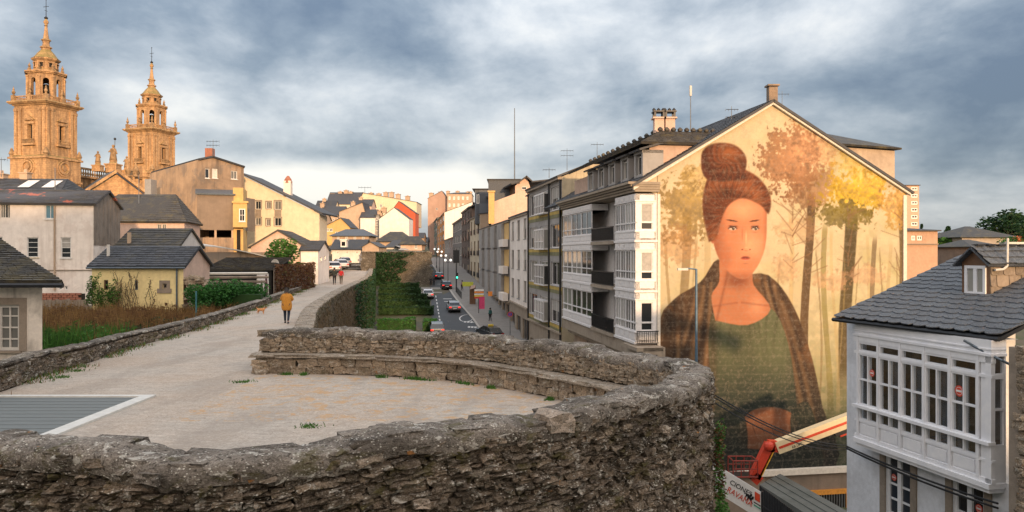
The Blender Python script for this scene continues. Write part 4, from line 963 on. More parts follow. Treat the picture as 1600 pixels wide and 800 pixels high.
    for o_, u, n_ in fr:
        f = o_ + n_ * (H + .35)
        mb.boxf(f, u, n_, -5.3, 5.3, 1.15, 1.4, -.25, .05); mb.boxf(f, u, n_, -5.3, 5.3, 0, .25, -.25, .05)
        for k in range(22): mb.lathe(f + u * (-5 + k * .476) - n_ * .1 + Vector((0, 0, .25)), [(.08, 0), (.14, .3), (.06, .65), (.1, .9)], 5)
    mb.build('parapet_balustrade', M['gold'], T)
    for k in range(8):
        a = k % 4; x, y = ((-1, -1), (1, -1), (1, 1), (-1, 1))[a] if k < 4 else ((0, -1), (1, 0), (0, 1), (-1, 0))[a]
        if k >= 4: x *= 1; y *= 1
        mb = MB(); p = (x * (H + .2), y * (H + .2)); mb.box((p[0], p[1], .8), (.9, .9, 1.6)); mb.lathe((p[0], p[1], 1.6), [(.35, 0), (.2, .3), (.45, .7), (.42, 1.0), (.2, 1.4), (.28, 1.6), (.1, 2.0), (.02, 2.5)], 8)
        mb.build('urn', M['gold_dark'], T)
    # belfry: octagon-ish with arches (chamfered square)
    mb = MB(); q8 = 1.8; p8 = 4.1
    pts = [Vector((x, y, 0)) for x, y in ((-q8, -p8), (q8, -p8), (p8, -q8), (p8, q8), (q8, p8), (-q8, p8), (-p8, q8), (-p8, -q8))]
    cor = MB()
    for i in range(8):
        A, B_ = pts[i], pts[(i + 1) % 8]; w = Wall(A[:2], B_[:2]); L = w.len
        o = (L / 2 - .72, L / 2 + .72, 1.5, 6.4); wall_mesh(mb, w, 0, L, 0, 7.6, [o], .8)
        c = L / 2; r = .72
        for s_ in (-1, 1):
            pp = [w.pt(c + s_ * r, 6.4, -.02), w.pt(c + s_ * r, 6.4 - r, -.02)] + [w.pt(c + s_ * r * cos(q), 6.4 - r + r * sin(q), -.02) for q in (.3, .6, .9, 1.2)] + [w.pt(c, 6.4, -.02)]
            mb.prism(pp, w.n * -.75)
        pr = MB(); pr.boxf(w.A, w.u, w.n, -.34, .34, .6, 7.0, -.1, .26); pr.boxf(w.A, w.u, w.n, -.42, .42, 6.6, 7.1, -.1, .36); pr.build('belfry_pilaster', M['gold'], T)
        cor.boxf(w.A, w.u, w.n, -.2, L + .2, 7.55, 7.9, -3, .4); cor.boxf(w.A, w.u, w.n, -.3, L + .3, 7.9, 8.25, -3, .75)
    mb.build('belfry', M['gold'], T); cor.build('belfry_cornice', M['gold'], T)
    MB().lathe((0, 0, 3.0), [(1.5, 0), (1.3, .5), (.95, 1.4), (.8, 2.1), (.3, 2.4)], 12).build('bell', flat('bronze', (.05, .05, .04), .5, .6), T, smooth=True)
    for k in range(8):
        a = pi / 8 + k * pi / 4; mb = MB(); p = (4.1 * cos(a), 4.1 * sin(a)); mb.box((p[0], p[1], 8.6), (.6, .6, .8)); mb.lathe((p[0], p[1], 9.0), [(.28, 0), (.15, .2), (.34, .55), (.3, .8), (.12, 1.1), (.02, 1.6)], 8); mb.build('small_urn', M['gold_dark'], T)
    # lantern drum, dome and spire
    mb = MB(); mb.lathe((0, 0, 8.2), [(3.4, 0), (3.3, .7), (2.95, .9), (2.85, 3.0), (3.0, 3.1), (3.25, 3.3), (3.5, 3.55), (3.5, 3.8)], 8); mb.build('drum', M['gold'], T)
    for k in range(8):
        dk = MB(); sr = MB(); a = pi / 4 * k + pi / 8; u = Vector((-sin(a), cos(a), 0)); n_ = Vector((cos(a), sin(a), 0)); f = n_ * 2.63
        dk.boxf(f, u, n_, -.42, .42, 9.6, 10.7, 0, .12); sr.boxf(f, u, n_, -.65, .65, 9.4, 9.6, 0, .3); sr.boxf(f, u, n_, -.65, -.42, 9.6, 10.7, 0, .26); sr.boxf(f, u, n_, .42, .65, 9.6, 10.7, 0, .26); sr.boxf(f, u, n_, -.75, .75, 10.7, 10.95, 0, .4); dk.build('lantern_opening', M['dark_void'], T); sr.build('lantern_surround', M['gold'], T)
    mb = MB(); mb.lathe((0, 0, 12.0), [(3.6, 0), (3.1, .25), (2.6, .8), (2.0, 1.7), (1.45, 2.3), (1.2, 2.6), (1.2, 3.0), (1.5, 3.15), (1.45, 3.4), (.95, 3.6), (.8, 4.4), (.95, 5.0), (1.25, 5.15), (1.15, 5.4), (.72, 5.6), (.5, 7.2), (.35, 8.7), (.3, 9.0), (.55, 9.15), (.3, 9.4), (.6, 9.9), (.62, 10.3), (.3, 10.8), (.1, 11.1)], 8)
    mb.build('spire', M['gold'], T)
    mb = MB(); mb.lathe((0, 0, 23), [(.4, 0), (.5, .35), (.1, .7)], 8); mb.tube((0, 0, 23.5), (0, 0, 28.2), .1, .06); mb.tube((-.85, 0, 26.3), (.85, 0, 26.3), .07); mb.tube((0, -.5, 25.2), (0, .5, 25.2), .05); mb.ball((0, 0, 28.2), .18)
    mb.build('cross', M['dark_metal'], T)
    return T
# left tower: cornice at y=157..; d about 118
d1 = 118.0; S1 = (62 / F * d1) / 7.9
tower('bell_tower', 'larger left baroque bell tower of golden stone lit by evening sun', (XY(72, d1).x, d1, zat(163, d1)), radians(-14), (105 / F * d1) / (2 * 6.4 * 1.414), -26, True)
d2 = 150.0
tower('bell_tower', 'smaller right-hand baroque bell tower of golden stone with slim spire, farther away', (XY(237, d2).x, d2, zat(204, d2)), radians(-19), (83 / F * d2) / (2 * 6.4 * 1.414), -22, True)
# nave front between the towers: balustrade, pediment, statues
T = thing('cathedral_front', 'golden stone cathedral front with balustrade and triangular pediment between the two towers', 'cathedral', at(180, 320, 130))
fw = Wall(XY(100, 122), XY(245, 146)); mb = MB()
zc = lambda px, y: zat(y, (fw.A + fw.u * fw.s_at(px)).y)
mb.boxf(fw.A, fw.u, fw.n, 0, fw.len, 0, zat(281, 132), -10, 0); mb.boxf(fw.A, fw.u, fw.n, 0, fw.len, zat(283, 132), zat(280, 132), 0, .6); mb.build('wall', M['gold'], T)
mb = MB(); zb = zat(280, 132)
for k in range(44): mb.lathe(fw.pt(fw.len * (k + .5) / 44, zb + .05, .2), [(.12, 0), (.2, .35), (.08, .75), (.13, 1.0)], 5)
mb.boxf(fw.A, fw.u, fw.n, 0, fw.len, zb + 1.05, zb + 1.35, 0, .4); mb.build('balustrade', M['gold_dark'], T)
a_, b_, c_ = (fw.s_at(140), fw.s_at(216), fw.s_at(186)); zz0 = zat(301, 132); mb = MB(); ap = zat(272, 134)
pd = Wall(XY(137, 119), XY(226, 124)); ap = zat(272, 121); z0_ = zat(303, 121)
mb.prism([pd.pt(0, z0_), pd.pt(pd.len, z0_), pd.pt(pd.len * .5, ap)], -pd.n * 2); mb.boxf(pd.A, pd.u, pd.n, -.3, pd.len + .3, z0_ - .5, z0_, -2, .6); mb.boxf(pd.A, pd.u, pd.n, 0, pd.len, 0, z0_ - .5, -2, 0)
for s_ in (0, 1):
    p, q = (pd.pt(-.4, z0_, 0), pd.pt(pd.len * .5, ap + .3, 0)) if s_ == 0 else (pd.pt(pd.len * .5, ap + .3, 0), pd.pt(pd.len + .4, z0_, 0))
    mb.prism([p, q, q + Vector((0, 0, .5)), p + Vector((0, 0, .5))], pd.n * .7)
mb.build('pediment', M['gold'], T)
mb = MB(); slab(mb, [pd.pt(-.4, z0_ + .4, -1.9), pd.pt(pd.len * .5, ap + .8, -1.9), pd.pt(pd.len * .5, ap + .8, -9), pd.pt(-.4, z0_ + .4, -9)], .2); slab(mb, [pd.pt(pd.len + .4, z0_ + .4, -1.9), pd.pt(pd.len * .5, ap + .8, -1.9), pd.pt(pd.len * .5, ap + .8, -9), pd.pt(pd.len + .4, z0_ + .4, -9)], .2); mb.build('roof', M['roof_blue'], T)
lo = Wall(XY(60, 108), XY(232, 118)); mb = MB(); mb.boxf(lo.A, lo.u, lo.n, 0, lo.len, 0, zat(303, 113), -3, 0); mb.boxf(lo.A, lo.u, lo.n, 0, lo.len, zat(305, 113), zat(302, 113), 0, .5); mb.build('lower_wall', M['gold'], T)
def statue(name, label, px, ybase, ytop, d, staff=False):
    k = (ybase - ytop) / F * d / 6.6; loc = at(px, ybase, d); T = thing(name, label, 'statue', loc)
    mb = MB(); mb.box(loc + Vector((0, 0, .9 * k)), (2.6 * k, 2.6 * k, 1.8 * k)); mb.box(loc + Vector((0, 0, 1.9 * k)), (3.0 * k, 3.0 * k, .3 * k)); mb.lathe(loc + Vector((0, 0, 2.0 * k)), [(1.1 * k, 0), (.8 * k, .5 * k), (.9 * k, .9 * k)], 8); mb.build('pedestal', M['gold'], T)
    mb = MB(); q = loc + Vector((0, 0, 2.9 * k)); mb.lathe(q, [(.85 * k, 0), (.75 * k, .8 * k), (.62 * k, 1.7 * k), (.7 * k, 2.3 * k), (.62 * k, 2.75 * k), (.2 * k, 2.95 * k), (.18 * k, 3.05 * k)], 9); mb.ball(q + Vector((0, 0, 3.35 * k)), .36 * k)
    mb.tube(q + Vector((.5 * k, 0, 2.5 * k)), q + Vector((.95 * k, -.2 * k, 1.5 * k)), .2 * k, .16 * k); mb.tube(q + Vector((-.5 * k, 0, 2.5 * k)), q + Vector((-.75 * k, -.6 * k, 1.9 * k)), .2 * k, .15 * k)
    mb.build('figure', M['gold_dark'], T, smooth=True)
    if staff: MB().tube(q + Vector((.5 * k, -.3 * k, 1.5 * k)), q + Vector((.55 * k, -.3 * k, 5 * k)), .06 * k).ball(q + Vector((.55 * k, -.3 * k, 5 * k)), .3 * k).build('staff', M['dark_metal'], T)
statue('statue', 'draped stone statue on a pedestal, left of the three between the towers', 153, 268, 236, 126)
statue('statue', 'tallest stone statue with a dark staff and ball, middle of the three between the towers', 177, 270, 226, 129, True)
statue('statue', 'stone statue on a broad pedestal touching the right bell tower', 198, 276, 244, 131)
# bell gable with curly top right of the pediment
T = thing('clock_gable', 'rounded stone gable with openings at the foot of the right bell tower', 'gable', at(217, 300, 128)); g = Wall(XY(207, 128), XY(232, 129)); mb = MB()
wall_mesh(mb, g, 0, g.len, 0, zat(275, 128), [(g.len * .42, g.len * .6, zat(286, 128), zat(279, 128))], .5); mb.prism([g.pt(g.len / 2 + g.len * .38 * cos(a), zat(275, 128) + 1.7 * sin(a)) for a in [pi * i / 10 for i in range(11)]], -g.n * .8)
mb.boxf(g.A, g.u, g.n, -.3, g.len + .3, zat(276, 128), zat(274.5, 128), -.2, .3); mb.boxf(g.A, g.u, g.n, 0, g.len, 0, zat(276, 128), -3, -.6); mb.build('wall', M['gold'], T)
for px in (200, 212): MB().lathe(at(px, 276, 127), [(.4, 0), (.25, .4), (.5, 1), (.2, 1.8), (.02, 2.6)], 8).build('urn', M['gold_dark'], T)
# ------------------------------------------------------------------ street buildings on the right
VS = 600.0; KS = 18470.0
def line_at(px, V, K): return XY(px, K / (px - V))
dirS = (Vector(((VS - 800) / F, 1, 0))).normalized(); nS = Vector((-dirS.y, dirS.x, 0)); perp = -nS     # perp points to the right
M['mural_trim'] = flat('pale_trim', (.66, .62, .55), .7, var=.1)
M['gallery_white'] = flat('gallery_white', (.70, .70, .71), .5, var=.08)
M['stone_base'] = plaster('stone_cornice', (.33, .28, .22), (.14, .11, .09), .5, 1.0, .3)
# mural house
cF = line_at(993, VS, KS); mA = cF + perp * 1.42                     # gallery corner and start of the mural wall
MW = Wall(mA, mA + perp * 16.9)
dM = mA.y
zE = 7.35; zAp = zat(163, MW.A.y + 1.2); zB = -10.6
apex_s = MW.s_at(1206); L = MW.len
T = thing('mural_house', 'long apartment house whose sunlit gable end carries a huge painted mural', 'apartment building', Vector((mA.x, mA.y, zB)))
depthB = 26.0; back = dirS
mb = MB()
mb.poly([MW.pt(0, zB, -.06), MW.pt(L, zB, -.06), MW.pt(L, zE, -.06), MW.pt(apex_s, zAp, -.06), MW.pt(-1.45, zE + .05, -.06), MW.pt(0, zE - .35, -.06)])
o_ = dirS * depthB; W2 = Wall(MW.B, MW.B + o_); wall_mesh(mb, W2, 0, W2.len, zB, zE); mb.build('gable_wall', plaster('mural_ground', (.60, .50, .36), (.4, .32, .2), .3, .4), T)
# painted surface: a plain stand-in picture (woman with a high bun in a brown cloak before a misty wood)
def rasterise():
    NX, NY = 420, 500; W_ = 16.9; H0, H1 = zB + .35, zAp
    u = (np.arange(NX) + .5) / NX * W_; z = H0 + (np.arange(NY) + .5) / NY * (H1 - H0)
    U, Z = np.meshgrid(u, z); img = np.zeros((NY, NX, 3))
    rg = np.random.RandomState(5)
    def vn(sc, seed, oct_=5, sx=1.0, sz=1.0):
        out = np.zeros_like(U); amp = 1; tot = 0; r = np.random.RandomState(seed)
        for o in range(oct_):
            g = r.rand(96, 96); f = sc * 2 ** o; x = (U * sx * f) % 95; y = ((Z + 20) * sz * f) % 95
            x0 = x.astype(int); y0 = y.astype(int); fx = x - x0; fy = y - y0; fx = fx * fx * (3 - 2 * fx); fy = fy * fy * (3 - 2 * fy)
            x1 = (x0 + 1) % 96; y1 = (y0 + 1) % 96
            out += amp * ((g[y0, x0] * (1 - fx) + g[y0, x1] * fx) * (1 - fy) + (g[y1, x0] * (1 - fx) + g[y1, x1] * fx) * fy); tot += amp; amp *= .55
        return out / tot
    n1, n2, n3 = vn(.25, 1), vn(1.2, 2), vn(3.0, 3)
    def sm(a, b, x): t = np.clip((x - a) / (b - a), 0, 1); return t * t * (3 - 2 * t)
    def over(c, m):
        nonlocal img
        c = np.array(c) if not isinstance(c, np.ndarray) else c; img = img * (1 - m[..., None]) + c * m[..., None]
    tz = (Z - H0) / (H1 - H0)
    img[:] = (.58, .53, .38); over((.66, .58, .43), sm(.35, .75, tz)); over((.26, .29, .16), 1 - sm(.05, .50, tz + .16 * (n1 - .5))); over((.46, .46, .22), sm(.5, .75, n1) * .4); over((.76, .68, .50), sm(.5, .68, n2) * .3)
    over((.62, .46, .30), sm(.45, .7, n3) * .15)
    # px helper: picture coordinates -> wall coordinates
    def PU(px): return MW.s_at(px)
    def PZ(py, px=1200): d = (MW.A + MW.u * MW.s_at(px)).y; return zat(py, d)
    vf = vn(6.5, 55, 3)
    # trees: straight trunks and cloudy crowns
    for (px, wd, y0, y1, c, a) in ((1068, .3, 690, 330, (.28, .21, .11), .7), (1100, .22, 600, 330, (.5, .4, .22), .4), (1232, .16, 700, 330, (.55, .45, .28), .5), (1262, .30, 660, 300, (.17, .115, .065), .95), (1292, .2, 690, 350, (.30, .27, .11), .7), (1304, .12, 690, 360, (.55, .45, .26), .5),
                                   (1325, .46, 640, 330, (.15, .12, .06), .95), (1352, .12, 640, 370, (.5, .42, .25), .5), (1368, .18, 640, 370, (.24, .18, .11), .75), (1388, .14, 640, 380, (.55, .45, .28), .5), (1408, .40, 640, 310, (.18, .14, .07), .9), (1242, .1, 700, 380, (.6, .5, .3), .5), (1218, .08, 700, 400, (.34, .27, .15), .5), (1278, .07, 690, 390, (.3, .24, .13), .6), (1314, .06, 640, 400, (.34, .28, .15), .6), (1338, .05, 640, 410, (.3, .25, .14), .6), (1379, .07, 600, 390, (.3, .23, .13), .6), (1396, .05, 600, 400, (.34, .27, .16), .6), (1046, .1, 560, 380, (.34, .26, .13), .6), (1086, .08, 480, 370, (.34, .27, .14), .5)):
        cx = PU(px) + .25 * np.sin(Z * .35 + px); w_ = wd * (1 + .25 * sm(-2, -9, Z)) + .05 * (n3 - .5)
        m = (1 - sm(w_ * .8, w_ * 1.05, np.abs(U - cx))) * sm(PZ(y0), PZ(y0) + 3, Z) * (1 - sm(PZ(y1) - .5, PZ(y1) + .3, Z))
        over(np.array(c) * (1 + .5 * (vn(2.5, px, 3, 1, .15) - .5)[..., None]), m * a)
    for (px, py, rx, ry, c, a) in ((1238, 250, 2.2, 2.4, (.44, .25, .14), .85), (1270, 290, 2.3, 1.6, (.38, .23, .13), .75), (1262, 235, 2.0, 1.6, (.60, .38, .24), .6), (1335, 300, 2.5, 1.6, (.62, .46, .06), .9), (1350, 265, 2.2, 1.4, (.74, .56, .16), .6), (1320, 335, 2.2, 1.0, (.27, .23, .07), .85), (1400, 320, 1.3, 1.4, (.62, .42, .14), .75),
                                   (1075, 330, 1.9, 2.2, (.38, .28, .11), .8), (1060, 385, 1.5, 1.3, (.55, .36, .2), .55), (1090, 290, 1.4, 1.4, (.58, .45, .2), .6), (1230, 420, 1.0, .9, (.62, .42, .28), .5), (1300, 440, 1.4, .8, (.66, .45, .30), .5), (1360, 430, 1.5, .7, (.64, .44, .30), .5), (1245, 360, 1.6, 1.0, (.58, .40, .24), .4)):
        r = np.sqrt(((U - PU(px)) / rx) ** 2 + ((Z - PZ(py)) / ry) ** 2) + .9 * (n2 - .5) + .7 * (n3 - .5) + 1.1 * (vf - .5)
        over(np.array(c) * (.95 + .6 * (n3 - .5) + .7 * (vf - .5))[..., None], (1 - sm(.75, 1.0, r)) * a)
    for k in range(60):     # thin branches
        px = rg.choice([1262, 1325, 1238, 1408]); y = rg.uniform(330, 440); a = rg.uniform(-1, 1) * 1.3; x0, z0 = PU(px), PZ(y); ln = rg.uniform(.6, 1.7); dx, dz = sin(a) * ln, abs(cos(a)) * ln
        t_ = np.clip(((U - x0) * dx + (Z - z0) * dz) / (ln * ln), 0, 1); dd = np.hypot(U - x0 - t_ * dx, Z - z0 - t_ * dz); over((.30, .20, .12), (1 - sm(.02, .07 - .04 * t_.mean(), dd)) * .55)
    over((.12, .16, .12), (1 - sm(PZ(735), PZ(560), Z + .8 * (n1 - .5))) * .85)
    # figure (generic): cloak, dress, neck, face turned slightly, hair with bun
    def blob(pts, soft=.10):     # filled polygon mask in wall coordinates
        P_ = [(PU(a), PZ(b_, 1150)) for a, b_ in pts]; Q = smooth_path(P_ + [P_[0]], 4); xs = [q.x for q in Q]; zs_ = [q.y for q in Q]
        ins = np.zeros(U.shape, bool); dmin = np.full(U.shape, 1e9)
        for i in range(len(xs) - 1):
            x0, z0, x1, z1 = xs[i], zs_[i], xs[i + 1], zs_[i + 1]
            c = ((z0 > Z) != (z1 > Z)) & (U < (x1 - x0) * (Z - z0) / ((z1 - z0) or 1e-9) + x0); ins ^= c
            L2 = max(1e-9, (x1 - x0) ** 2 + (z1 - z0) ** 2); t_ = np.clip(((U - x0) * (x1 - x0) + (Z - z0) * (z1 - z0)) / L2, 0, 1); dmin = np.minimum(dmin, np.hypot(U - x0 - t_ * (x1 - x0), Z - z0 - t_ * (z1 - z0)))
        sd_ = np.where(ins, dmin, -dmin); return sm(-soft / 2, soft / 2, sd_)
    fold = vn(1.2, 9, 4, 1.0, .22); hairn = vn(2.2, 12, 4, .4, 1.4)
    cloak = blob([(1032, 740), (1030, 520), (1050, 470), (1095, 440), (1122, 405), (1150, 430), (1200, 430), (1240, 480), (1268, 560), (1285, 640), (1305, 735), (1160, 742)])
    over(np.array((.15, .095, .055)) * (1 + 1.3 * (fold - .5))[..., None], cloak); over((.035, .05, .045), cloak * (1 - sm(PZ(690), PZ(560), Z)) * .9)
    over((.30, .17, .08), cloak * sm(.58, .75, vn(.9, 31)) * .5 * sm(PZ(640), PZ(560), Z))
    dress = blob([(1128, 735), (1112, 600), (1108, 520), (1124, 480), (1200, 478), (1232, 540), (1246, 640), (1262, 735)])
    over(np.array((.17, .185, .115)) * (1 + .5 * (fold - .5))[..., None], dress); over((.03, .055, .055), dress * (1 - sm(PZ(660), PZ(540), Z)) * .92)
    # shawl folds radiating from the shoulders, lighter rim
    for (x0, y0, x1, y1, w_, a) in ((1100, 445, 1050, 700, .22, .5), (1112, 440, 1085, 690, .16, .45), (1090, 455, 1040, 600, .14, .4), (1210, 445, 1262, 700, .2, .5), (1196, 440, 1240, 650, .14, .5), (1222, 470, 1285, 720, .16, .4), (1120, 520, 1108, 720, .12, .4), (1060, 520, 1044, 720, .14, .45)):
        X0, Z0, X1, Z1 = PU(x0), PZ(y0), PU(x1), PZ(y1); t_ = np.clip(((U - X0) * (X1 - X0) + (Z - Z0) * (Z1 - Z0)) / ((X1 - X0) ** 2 + (Z1 - Z0) ** 2), 0, 1); bow = .35 * np.sin(t_ * 3.1); dd = np.abs(U - (X0 + t_ * (X1 - X0)) - bow * .5)
        over((.36, .25, .15), cloak * (1 - dress) * np.exp(-(dd / w_) ** 2) * a * (t_ > 0) * (t_ < 1)); over((.06, .04, .03), cloak * (1 - dress) * np.exp(-((dd - w_ * 1.7) / (w_ * .8)) ** 2) * a * 1.1)
    for k in range(9):
        cx = PU(1130 + k * 12) + .25 * np.sin(Z * .8 + k); over((.10, .11, .06), dress * np.exp(-((U - cx) / .10) ** 2) * sm(PZ(500), PZ(590), -Z + PZ(500) + PZ(590)) * .45)
    over((.10, .07, .04), dress * (1 - sm(0, .5, np.abs(U - PU(1114)))) * .6)
    sk = np.array((.62, .31, .18)); dk = np.array((.34, .14, .08)); hi = np.array((.86, .52, .34))
    neck = blob([(1118, 500), (1112, 462), (1124, 440), (1128, 400), (1172, 420), (1178, 446), (1204, 484), (1168, 508)]); over(sk * .85, neck); over(dk * .9, neck * (1 - sm(.1, .95, np.hypot((U - PU(1152)) / 1.4, (Z - PZ(436)) / 1.0))) * .9); over(hi * .9, neck * np.exp(-((U - PU(1182)) / .5) ** 2 - ((Z - PZ(478)) / .6) ** 2) * .5)
    for s_ in (-1, 1): over(dk, neck * np.exp(-((Z - PZ(472) + s_ * .12 * (U - PU(1156))) / .07) ** 2) * ((U - PU(1156)) * s_ > .1) * .5)
    over(dk * .8, neck * np.exp(-((U - PU(1134) - .25 * (Z - PZ(440))) / .10) ** 2) * .5)
    face = blob([(1120, 326), (1114, 366), (1120, 396), (1134, 420), (1152, 434), (1168, 434), (1184, 416), (1195, 388), (1198, 354), (1194, 318), (1160, 300)]); over(sk, face)
    gx, gz = U - PU(1158), Z - PZ(372)
    over(hi, face * np.exp(-((U - PU(1176)) / .75) ** 2 - ((Z - PZ(382)) / .8) ** 2) * .65); over(hi, face * np.exp(-((U - PU(1162)) / 1.0) ** 2 - ((Z - PZ(328)) / .6) ** 2) * .6)
    over(dk, face * (1 - sm(0, 1.15, U - PU(1116) + .05 * n3)) * .75); over(dk, face * (1 - sm(.0, .5, Z - PZ(433))) * .5); over(dk, face * sm(PU(1190), PU(1200), U) * .45)
    over(dk * 1.2, face * np.exp(-((U - PU(1137)) / .35) ** 2 - ((Z - PZ(404) - .3 * (U - PU(1137))) / .8) ** 2) * .35)
    def ell(px, py, rx, ry, c, a=1.0, soft=.35, ro=0.0):
        x, y = U - PU(px), Z - PZ(py, 1150); x, y = x * cos(ro) + y * sin(ro), -x * sin(ro) + y * cos(ro); r = np.hypot(x / rx, y / ry); over(c, (1 - sm(1 - soft, 1, r)) * a)
    for ex, ro, sx_ in ((1145, -.06, 1.0), (1180, .06, .88)):
        ell(ex, 355, .52 * sx_, .22, dk * 1.15, .65, .8); ell(ex, 357, .36 * sx_, .125, (.14, .06, .04), 1, .3); ell(ex, 358, .30 * sx_, .085, (.66, .56, .48)); ell(ex + 1, 357.5, .115, .11, (.20, .13, .07)); ell(ex + 1, 357.5, .055, .055, (.02, .015, .01)); ell(ex + 2, 356, .028, .028, (.95, .9, .85))
        ell(ex, 353.5, .38 * sx_, .04, (.10, .04, .03), .95, .4, ro); ell(ex - 1, 345, .50 * sx_, .07, (.13, .05, .03), .95, .5, ro * 2.5); ell(ex, 363, .3 * sx_, .05, dk, .4, .9)
    ell(1160, 366, .08, .62, dk * 1.2, .45, .9); ell(1166, 372, .09, .62, hi * 1.03, .75, .9); ell(1166, 387, .19, .10, hi, .5, .9); ell(1160, 390, .10, .055, dk * .8, .9, .6); ell(1172, 390, .09, .05, dk * .8, .9, .6); ell(1166, 392, .24, .05, dk, .5, .9)
    ell(1165, 404, .40, .10, (.52, .15, .11), .95, .5); ell(1165, 401.5, .36, .05, (.38, .10, .08), .9, .5); ell(1165, 403.3, .40, .022, (.15, .04, .03), 1, .4); ell(1165, 406.5, .26, .04, (.74, .36, .28), .6, .9); ell(1165, 412, .30, .05, dk, .55, .9)
    ell(1114, 372, .19, .42, dk * 1.3); ell(1114, 372, .10, .28, sk * .9, .8, .8); ell(1115, 388, .09, .09, (.7, .66, .55))
    hc0 = np.array((.21, .085, .042)); ang_ = np.arctan2(Z - PZ(330), U - PU(1140)); rad_ = np.hypot(U - PU(1140), Z - PZ(330))
    strand = .35 * (.5 + .5 * np.sin(ang_ * 31 + 16 * n1 + 9 * n2 + rad_ * 1.5)) + .65 * vn(1, 77, 4, 1, 1) + .25 * (.5 + .5 * np.sin(ang_ * 83 + 20 * n1)); hc = hc0 * (.5 + .8 * strand + .9 * (hairn - .5))[..., None]
    hair = blob([(1108, 378), (1098, 322), (1110, 272), (1145, 260), (1184, 276), (1204, 306), (1201, 334), (1188, 320), (1160, 310), (1138, 322), (1126, 348), (1120, 372)], .16); over(hc, hair); over((.55, .25, .11), hair * np.exp(-((rad_ - 2.0) / .45) ** 2) * (.3 + .5 * strand) * .6); over((.10, .035, .02), hair * (1 - sm(PU(1100), PU(1120), U)) * .6)
    bx, bz = PU(1130), PZ(256); a2 = np.arctan2(Z - bz, U - bx); r2 = np.hypot(U - bx, Z - bz); st2 = .6 * (.5 + .5 * np.sin(a2 * 9 + 22 * n1 + 9 * n2 + r2 * 9)) + .4 * n3
    over((.08, .03, .02), blob([(1108, 282), (1106, 270), (1158, 268), (1162, 282)], .3) * .8)
    bun = blob([(1096, 264), (1098, 238), (1118, 225), (1148, 227), (1166, 246), (1161, 272), (1132, 284), (1104, 280)], .16); over(hc0 * (.6 + .75 * st2)[..., None], bun); over((.50, .23, .10), bun * np.exp(-((U - PU(1140)) / .7) ** 2 - ((Z - PZ(240)) / .5) ** 2) * .55); over((.09, .03, .02), bun * sm(.9, 1.6, np.hypot(U - PU(1140), Z - PZ(244))) * .5)
    for k in range(16):   # loose wisps at the temples
        x0, y0 = rg.uniform(1100, 1200), rg.uniform(262, 300); c_ = np.exp(-((U - PU(x0) - .3 * np.sin((Z - PZ(y0)) * 2 + k)) / .02) ** 2) * (np.abs(Z - PZ(y0)) < .5); over((.45, .2, .1), c_ * .4)
    hand = blob([(1160, 700), (1156, 664), (1176, 642), (1210, 638), (1240, 652), (1246, 684), (1214, 704)]); over(sk * .58, hand); over(sk * .85, hand * np.exp(-((Z - PZ(656)) / .5) ** 2) * .6)
    for k in range(4): ell(1178 + k * 15, 672 + k * 2, .05, .62, dk * .45, .85, .8, .35); ell(1171 + k * 15, 660 + k * 2, .17, .3, sk * .9, .4, .9, .35)
    for s_, pts in ((0, [(1108, 735), (1104, 660), (1130, 632), (1162, 648), (1168, 702), (1150, 735)]), (1, [(1238, 700), (1236, 650), (1262, 632), (1280, 690), (1284, 735), (1240, 735)])):
        sl = blob(pts); over(np.array((.05, .07, .055)) * (1 + 1.2 * (fold - .5))[..., None], sl * .92); over((.13, .15, .11), sl * np.exp(-((Z - PZ(652)) / .35) ** 2) * .4)
    over((.42, .36, .26), (1 - sm(.30, .42, n3)) * .10)
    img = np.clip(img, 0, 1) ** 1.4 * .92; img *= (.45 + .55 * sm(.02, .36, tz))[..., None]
    over((.4, .36, .28), sm(.93, 1.0, np.abs(np.sin(Z * 2 * pi / 1.1 + n1))) * .05)      # render courses
    img *= (1 + .18 * (n3 - .5))[..., None]
    return NX, NY, W_, H0, H1, img
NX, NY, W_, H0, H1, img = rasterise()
# grid mesh of the painted area (clipped by the gable line), colour stored per vertex
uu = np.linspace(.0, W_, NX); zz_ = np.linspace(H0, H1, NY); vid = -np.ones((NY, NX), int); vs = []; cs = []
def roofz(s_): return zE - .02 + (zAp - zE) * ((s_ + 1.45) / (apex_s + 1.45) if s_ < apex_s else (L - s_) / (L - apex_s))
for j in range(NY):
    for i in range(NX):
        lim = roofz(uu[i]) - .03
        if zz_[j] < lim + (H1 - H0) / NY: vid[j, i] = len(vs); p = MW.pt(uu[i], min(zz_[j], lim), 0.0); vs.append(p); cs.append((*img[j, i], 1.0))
fs = []
for j in range(NY - 1):
    for i in range(NX - 1):
        q = (vid[j, i], vid[j, i + 1], vid[j + 1, i + 1], vid[j + 1, i])
        if min(q) >= 0: fs.append(q)
mb = MB(); mb.v = [tuple(v_) for v_ in vs]; mb.f = fs
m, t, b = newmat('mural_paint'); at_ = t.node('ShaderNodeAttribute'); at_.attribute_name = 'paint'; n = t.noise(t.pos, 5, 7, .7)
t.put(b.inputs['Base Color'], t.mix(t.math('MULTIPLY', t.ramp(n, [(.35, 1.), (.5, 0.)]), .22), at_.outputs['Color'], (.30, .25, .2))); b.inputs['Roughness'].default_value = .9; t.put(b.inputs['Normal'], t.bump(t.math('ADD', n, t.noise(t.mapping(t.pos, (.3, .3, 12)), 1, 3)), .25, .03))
mu = mb.build('mural', m, T, label='painted mural of a woman with a high bun and brown cloak before autumn trees'); ca = mu.data.color_attributes.new('paint', 'FLOAT_COLOR', 'POINT'); ca.data.foreach_set('color', np.array(cs).ravel())
